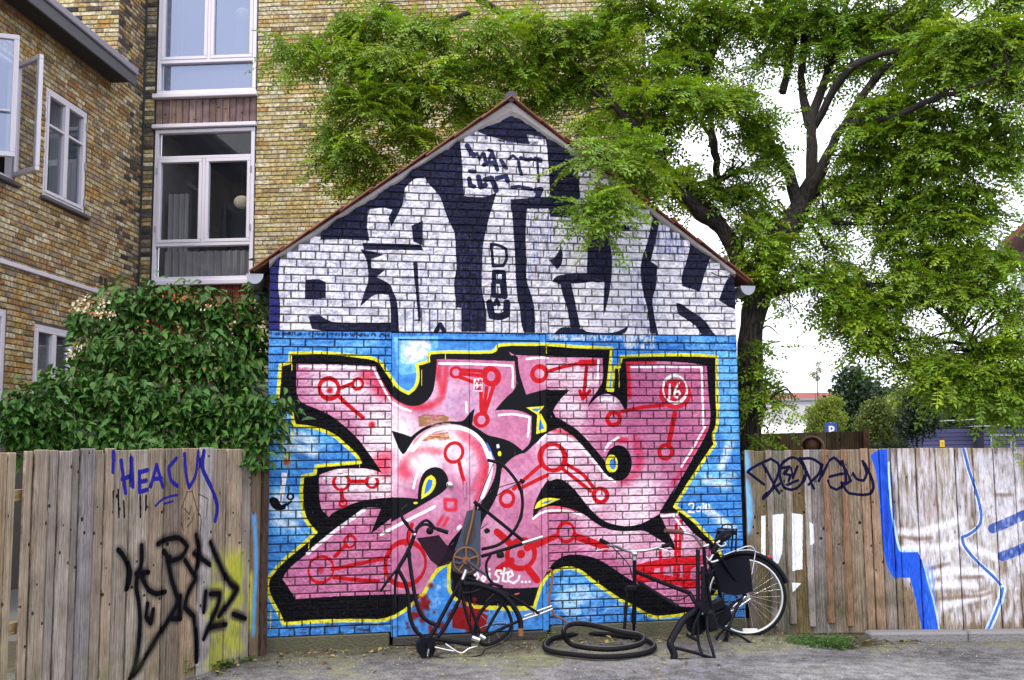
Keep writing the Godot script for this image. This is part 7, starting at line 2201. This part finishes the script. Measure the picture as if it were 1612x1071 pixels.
# ---------------------------------------------------------------- somebody passing behind the fence
func build_person() -> void:
	var base := Vector3(5.80, 1.68, -1.99)
	base.y = 0.0
	var p := thing("person", "person with parted brown hair passing behind the right fence, only the head top showing", "person", "", base)
	p.rotation_degrees.y = 150.0
	p.scale = Vector3.ONE * 0.993
	var J := {
		"hip": Vector3(0, 0.92, 0), "chest": Vector3(0, 1.24, 0.01), "neck": Vector3(0, 1.41, 0.0),
		"sl": Vector3(0.165, 1.36, 0), "el": Vector3(0.215, 1.09, -0.02), "wl": Vector3(0.21, 0.85, 0.06),
		"hl": Vector3(0.085, 0.89, 0), "kl": Vector3(0.095, 0.49, 0.05), "fl": Vector3(0.10, 0.09, -0.06), "tl": Vector3(0.11, 0.045, 0.10)}
	var bones := [["hip", "chest", 0.135, 0.145], ["chest", "neck", 0.13, 0.055]]
	var list := []
	for bn in bones: list.append([J[bn[0]], J[bn[1]], bn[2], bn[3]])
	list.append([Vector3(0, 1.41, 0), Vector3(0, 1.52, 0.02), 0.052, 0.05])
	for m in [1.0, -1.0]:
		var mir := func(k: String) -> Vector3: return Vector3(J[k].x * m, J[k].y, J[k].z * (1.0 if m > 0 else -0.6))
		for bn in [["sl", "el", 0.06, 0.045], ["el", "wl", 0.042, 0.03], ["hl", "kl", 0.09, 0.06], ["kl", "fl", 0.056, 0.038], ["fl", "tl", 0.042, 0.034]]:
			list.append([mir.call(bn[0]), mir.call(bn[1]), bn[2], bn[3]])
		var wr: Vector3 = mir.call("wl")
		list.append([wr, wr + Vector3(0, -0.08, 0.01), 0.03, 0.036])
		for fi in 4: list.append([wr + Vector3(0, -0.085, 0.03 - fi * 0.02), wr + Vector3(-0.012 * m, -0.165 + absf(fi - 1.4) * 0.012, 0.032 - fi * 0.019), 0.0095, 0.0085])
		list.append([wr + Vector3(0, -0.03, 0.03), wr + Vector3(-0.01 * m, -0.09, 0.058), 0.012, 0.009])
	# head: skull, jaw, nose, ears
	var hd := Vector3(0, 1.575, 0.03)
	list.append([hd + Vector3(0, 0.015, -0.012), hd + Vector3(0, 0.015, 0.012), 0.094, 0.09])
	list.append([hd + Vector3(0, -0.02, 0.03), hd + Vector3(0, -0.075, 0.05), 0.068, 0.042])
	list.append([hd + Vector3(0, 0.0, 0.10), hd + Vector3(0, -0.03, 0.112), 0.012, 0.016])
	for m in [1.0, -1.0]: list.append([hd + Vector3(0.088 * m, 0.01, -0.005), hd + Vector3(0.09 * m, -0.03, 0.0), 0.016, 0.011])
	var body := surface_net(list, 0.018)
	var o := part("body", body, mat("clothed_body", Color.WHITE, 0.8, 0.0, true), p)
	# face
	var fg := Geo.new()
	for m in [1.0, -1.0]:
		fg.ball(hd + Vector3(0.033 * m, 0.0, 0.092), Vector3(0.014, 0.010, 0.008), 6, 8)
	part("eye", fg.mesh(), mat("eye", lin(0.05, 0.03, 0.02), 0.3), p)
	fg = Geo.new()
	fg.ball(hd + Vector3(0, -0.065, 0.092), Vector3(0.024, 0.006, 0.008), 6, 8)
	part("mouth", fg.mesh(), mat("lips", lin(0.35, 0.12, 0.1), 0.5), p)
	# hair: strands from a parting
	var hg := Geo.new()
	var r := RandomNumberGenerator.new()
	r.seed = 12
	hg.tint = Color(0.10, 0.05, 0.022)
	hg.ball(hd + Vector3(0, 0.03, -0.025), Vector3(0.103, 0.094, 0.098), 10, 16)
	for k in 260:
		var m := 1.0 if k % 2 == 0 else -1.0
		var z := r.randf_range(-0.10, 0.07)
		var t := r.randf_range(0.7, 1.4)
		hg.tint = Color(0.12 * t, 0.058 * t, 0.024 * t)
		var rad := 0.108 + r.randf() * 0.012
		var pts := PackedVector3Array()
		var end := r.randf_range(1.7, 2.5)
		for q in 7:
			var a := 0.03 + end * q / 6.0
			pts.append(hd + Vector3(sin(a) * rad * m * 1.05, 0.012 + cos(a) * rad, z * (1.0 + 0.2 * q / 6.0) + 0.02 * sin(a) * (1.0 if z > 0 else -1.0)))
		hg.tube(pts, 0.008, 0.004, 5)
	part("hair", hg.mesh(), mat("brown_hair", Color.WHITE, 0.5, 0.0, true), p)

func surface_net(list: Array, cell: float) -> ArrayMesh:      # smooth union of tapered capsules, meshed
	var field := {}
	var R := 0.0
	var K := 0.03
	for b in list:
		R = maxf(b[2], b[3]) + cell * 2.5
		var lo := Vector3i(((b[0] as Vector3).min(b[1]) - Vector3.ONE * R) / cell) - Vector3i.ONE
		var hi := Vector3i(((b[0] as Vector3).max(b[1]) + Vector3.ONE * R) / cell) + Vector3i.ONE
		var ab: Vector3 = b[1] - b[0]
		var l2 := maxf(ab.length_squared(), 1e-9)
		for x in range(lo.x, hi.x + 1):
			for y in range(lo.y, hi.y + 1):
				for z in range(lo.z, hi.z + 1):
					var p := Vector3(x, y, z) * cell
					var t := clampf((p - b[0]).dot(ab) / l2, 0.0, 1.0)
					var d := p.distance_to(b[0] + ab * t) - lerpf(b[2], b[3], t)
					var key := Vector3i(x, y, z)
					if field.has(key):
						var e: float = field[key]
						var hh := maxf(K - absf(d - e), 0.0) / K
						field[key] = minf(d, e) - hh * hh * K * 0.25
					else: field[key] = d
	var g := Geo.new()
	var ids := {}
	for key in field:
		var c: Vector3i = key
		var sum := Vector3.ZERO
		var n := 0
		var v := []
		var ok := true
		for q in 8:
			var cc := c + Vector3i(q & 1, (q >> 1) & 1, q >> 2)
			if not field.has(cc):
				ok = false; break
			v.append(field[cc])
		if not ok: continue
		for q in 8:
			for ax in 3:
				if q & (1 << ax): continue
				var s := q | (1 << ax)
				if (v[q] < 0.0) != (v[s] < 0.0):
					var t: float = v[q] / (v[q] - v[s])
					var a := Vector3(q & 1, (q >> 1) & 1, q >> 2)
					var bq := Vector3(s & 1, (s >> 1) & 1, s >> 2)
					sum += a.lerp(bq, t); n += 1
		if n == 0: continue
		var pos := (Vector3(c) + sum / n) * cell
		var grad := Vector3(v[1] + v[3] + v[5] + v[7] - v[0] - v[2] - v[4] - v[6], v[2] + v[3] + v[6] + v[7] - v[0] - v[1] - v[4] - v[5], v[4] + v[5] + v[6] + v[7] - v[0] - v[1] - v[2] - v[3]).normalized()
		g.tint = Color(0.42, 0.24, 0.17)
		if pos.y < 1.42 and not (absf(pos.x) > 0.17 and pos.y < 0.86): g.tint = Color(0.05, 0.06, 0.10)
		if pos.y < 0.93 and absf(pos.x) < 0.19: g.tint = Color(0.03, 0.035, 0.06)
		if pos.y < 0.1: g.tint = Color(0.03, 0.025, 0.02)
		ids[c] = g.vert(pos, grad)
	for key in field:
		var c: Vector3i = key
		for ax in 3:
			var e := Vector3i.ZERO
			e[ax] = 1
			if not field.has(c + e): continue
			var a: float = field[c]
			var b: float = field[c + e]
			if (a < 0.0) == (b < 0.0): continue
			var u := Vector3i.ZERO
			var w := Vector3i.ZERO
			u[(ax + 1) % 3] = 1; w[(ax + 2) % 3] = 1
			var q := [c - u - w, c - w, c, c - u]
			if not (ids.has(q[0]) and ids.has(q[1]) and ids.has(q[2]) and ids.has(q[3])): continue
			var k := [ids[q[0]], ids[q[1]], ids[q[2]], ids[q[3]]]
			if a < 0.0: k.reverse()
			g.i.append_array([k[0], k[1], k[2], k[0], k[2], k[3]])
	return g.mesh()

# ---------------------------------------------------------------- weeds
func weed(label: String, at: Vector3, n: int, spread: float, hgt: float, leaf: float, col: Color, seedn: int) -> void:
	var t := thing("weed", label, "weed", "", at)
	var r := RandomNumberGenerator.new()
	r.seed = seedn
	var g := Geo.new()
	for k in n:
		var a := r.randf() * TAU
		var d := Vector3(cos(a), 0, sin(a)) * spread * sqrt(r.randf())
		var top := d + Vector3(d.x * 0.3, hgt * r.randf_range(0.3, 1.0), d.z * 0.3)
		g.tint = Color(col.r * 0.8, col.g * 0.8, col.b * 0.6)
		g.rod(d * 0.5, top, 0.0018, 3)
		for q in 3:
			var b := a + r.randf_range(-2.0, 2.0)
			var dir := Vector3(cos(b), r.randf_range(-0.2, 0.5), sin(b)).normalized()
			var w := r.randf_range(0.7, 1.3)
			g.tint = Color(col.r * w, col.g * w, col.b * w)
			leaflet(g, top - Vector3.UP * hgt * 0.12 * q, dir, dir.cross(Vector3.UP).normalized(), leaf * r.randf_range(0.6, 1.2), leaf * 0.75)
	var o := part("foliage", g.mesh(), M.shrub, t)
	o.set_meta("kind", "stuff")

func build_small_plants() -> void:
	weed("bright broad-leaved weed at the plinth under the black outline", V([.632,-0,-.126])[0], 26, 0.09, 0.13, 0.05, Color(0.16, 0.26, 0.03), 1)
	weed("leafy green weed growing by the door's left edge", V([1.095,0,-.213])[0], 44, 0.10, 0.22, 0.042, Color(0.10, 0.19, 0.03), 2)
	weed("small dark weed at the plinth between two brighter weeds", V([.905,-0,-.201])[0], 14, 0.05, 0.12, 0.03, Color(0.07, 0.13, 0.03), 3)
	weed("thin grass tuft in front of the plinth near the fence post", V([.215,0,-.09])[0], 16, 0.04, 0.06, 0.03, Color(0.12, 0.2, 0.03), 4)
	weed("low mat of green weeds before the right fence beside the kerb", V([4.464,0,.611])[0] + Vector3(0, -0.05, 0), 520, 0.21, 0.085, 0.022, Color(0.07, 0.15, 0.04), 5)
	weed("scattered dark stalks along the foot of the right fence", V([4.77,0,.57])[0] + Vector3(0, -0.05, 0), 120, 0.24, 0.06, 0.02, Color(0.09, 0.07, 0.05), 6)
	weed("tall weed against the left fence under the black tag", V([-.509,0,.784])[0], 22, 0.06, 0.13, 0.045, Color(0.12, 0.21, 0.03), 7)
	weed("row of grass along the foot of the left fence", V([-.342,0,.474])[0], 120, 0.12, 0.06, 0.04, Color(0.10, 0.17, 0.03), 8)
	weed("short grass by the lime-sprayed planks near the post", V([-.172,0,.278])[0], 60, 0.09, 0.05, 0.03, Color(0.10, 0.16, 0.03), 9)
	weed("pale weed under the bent stay by the tyres", V([2.314,0,.027])[0], 16, 0.05, 0.07, 0.03, Color(0.13, 0.18, 0.04), 10)
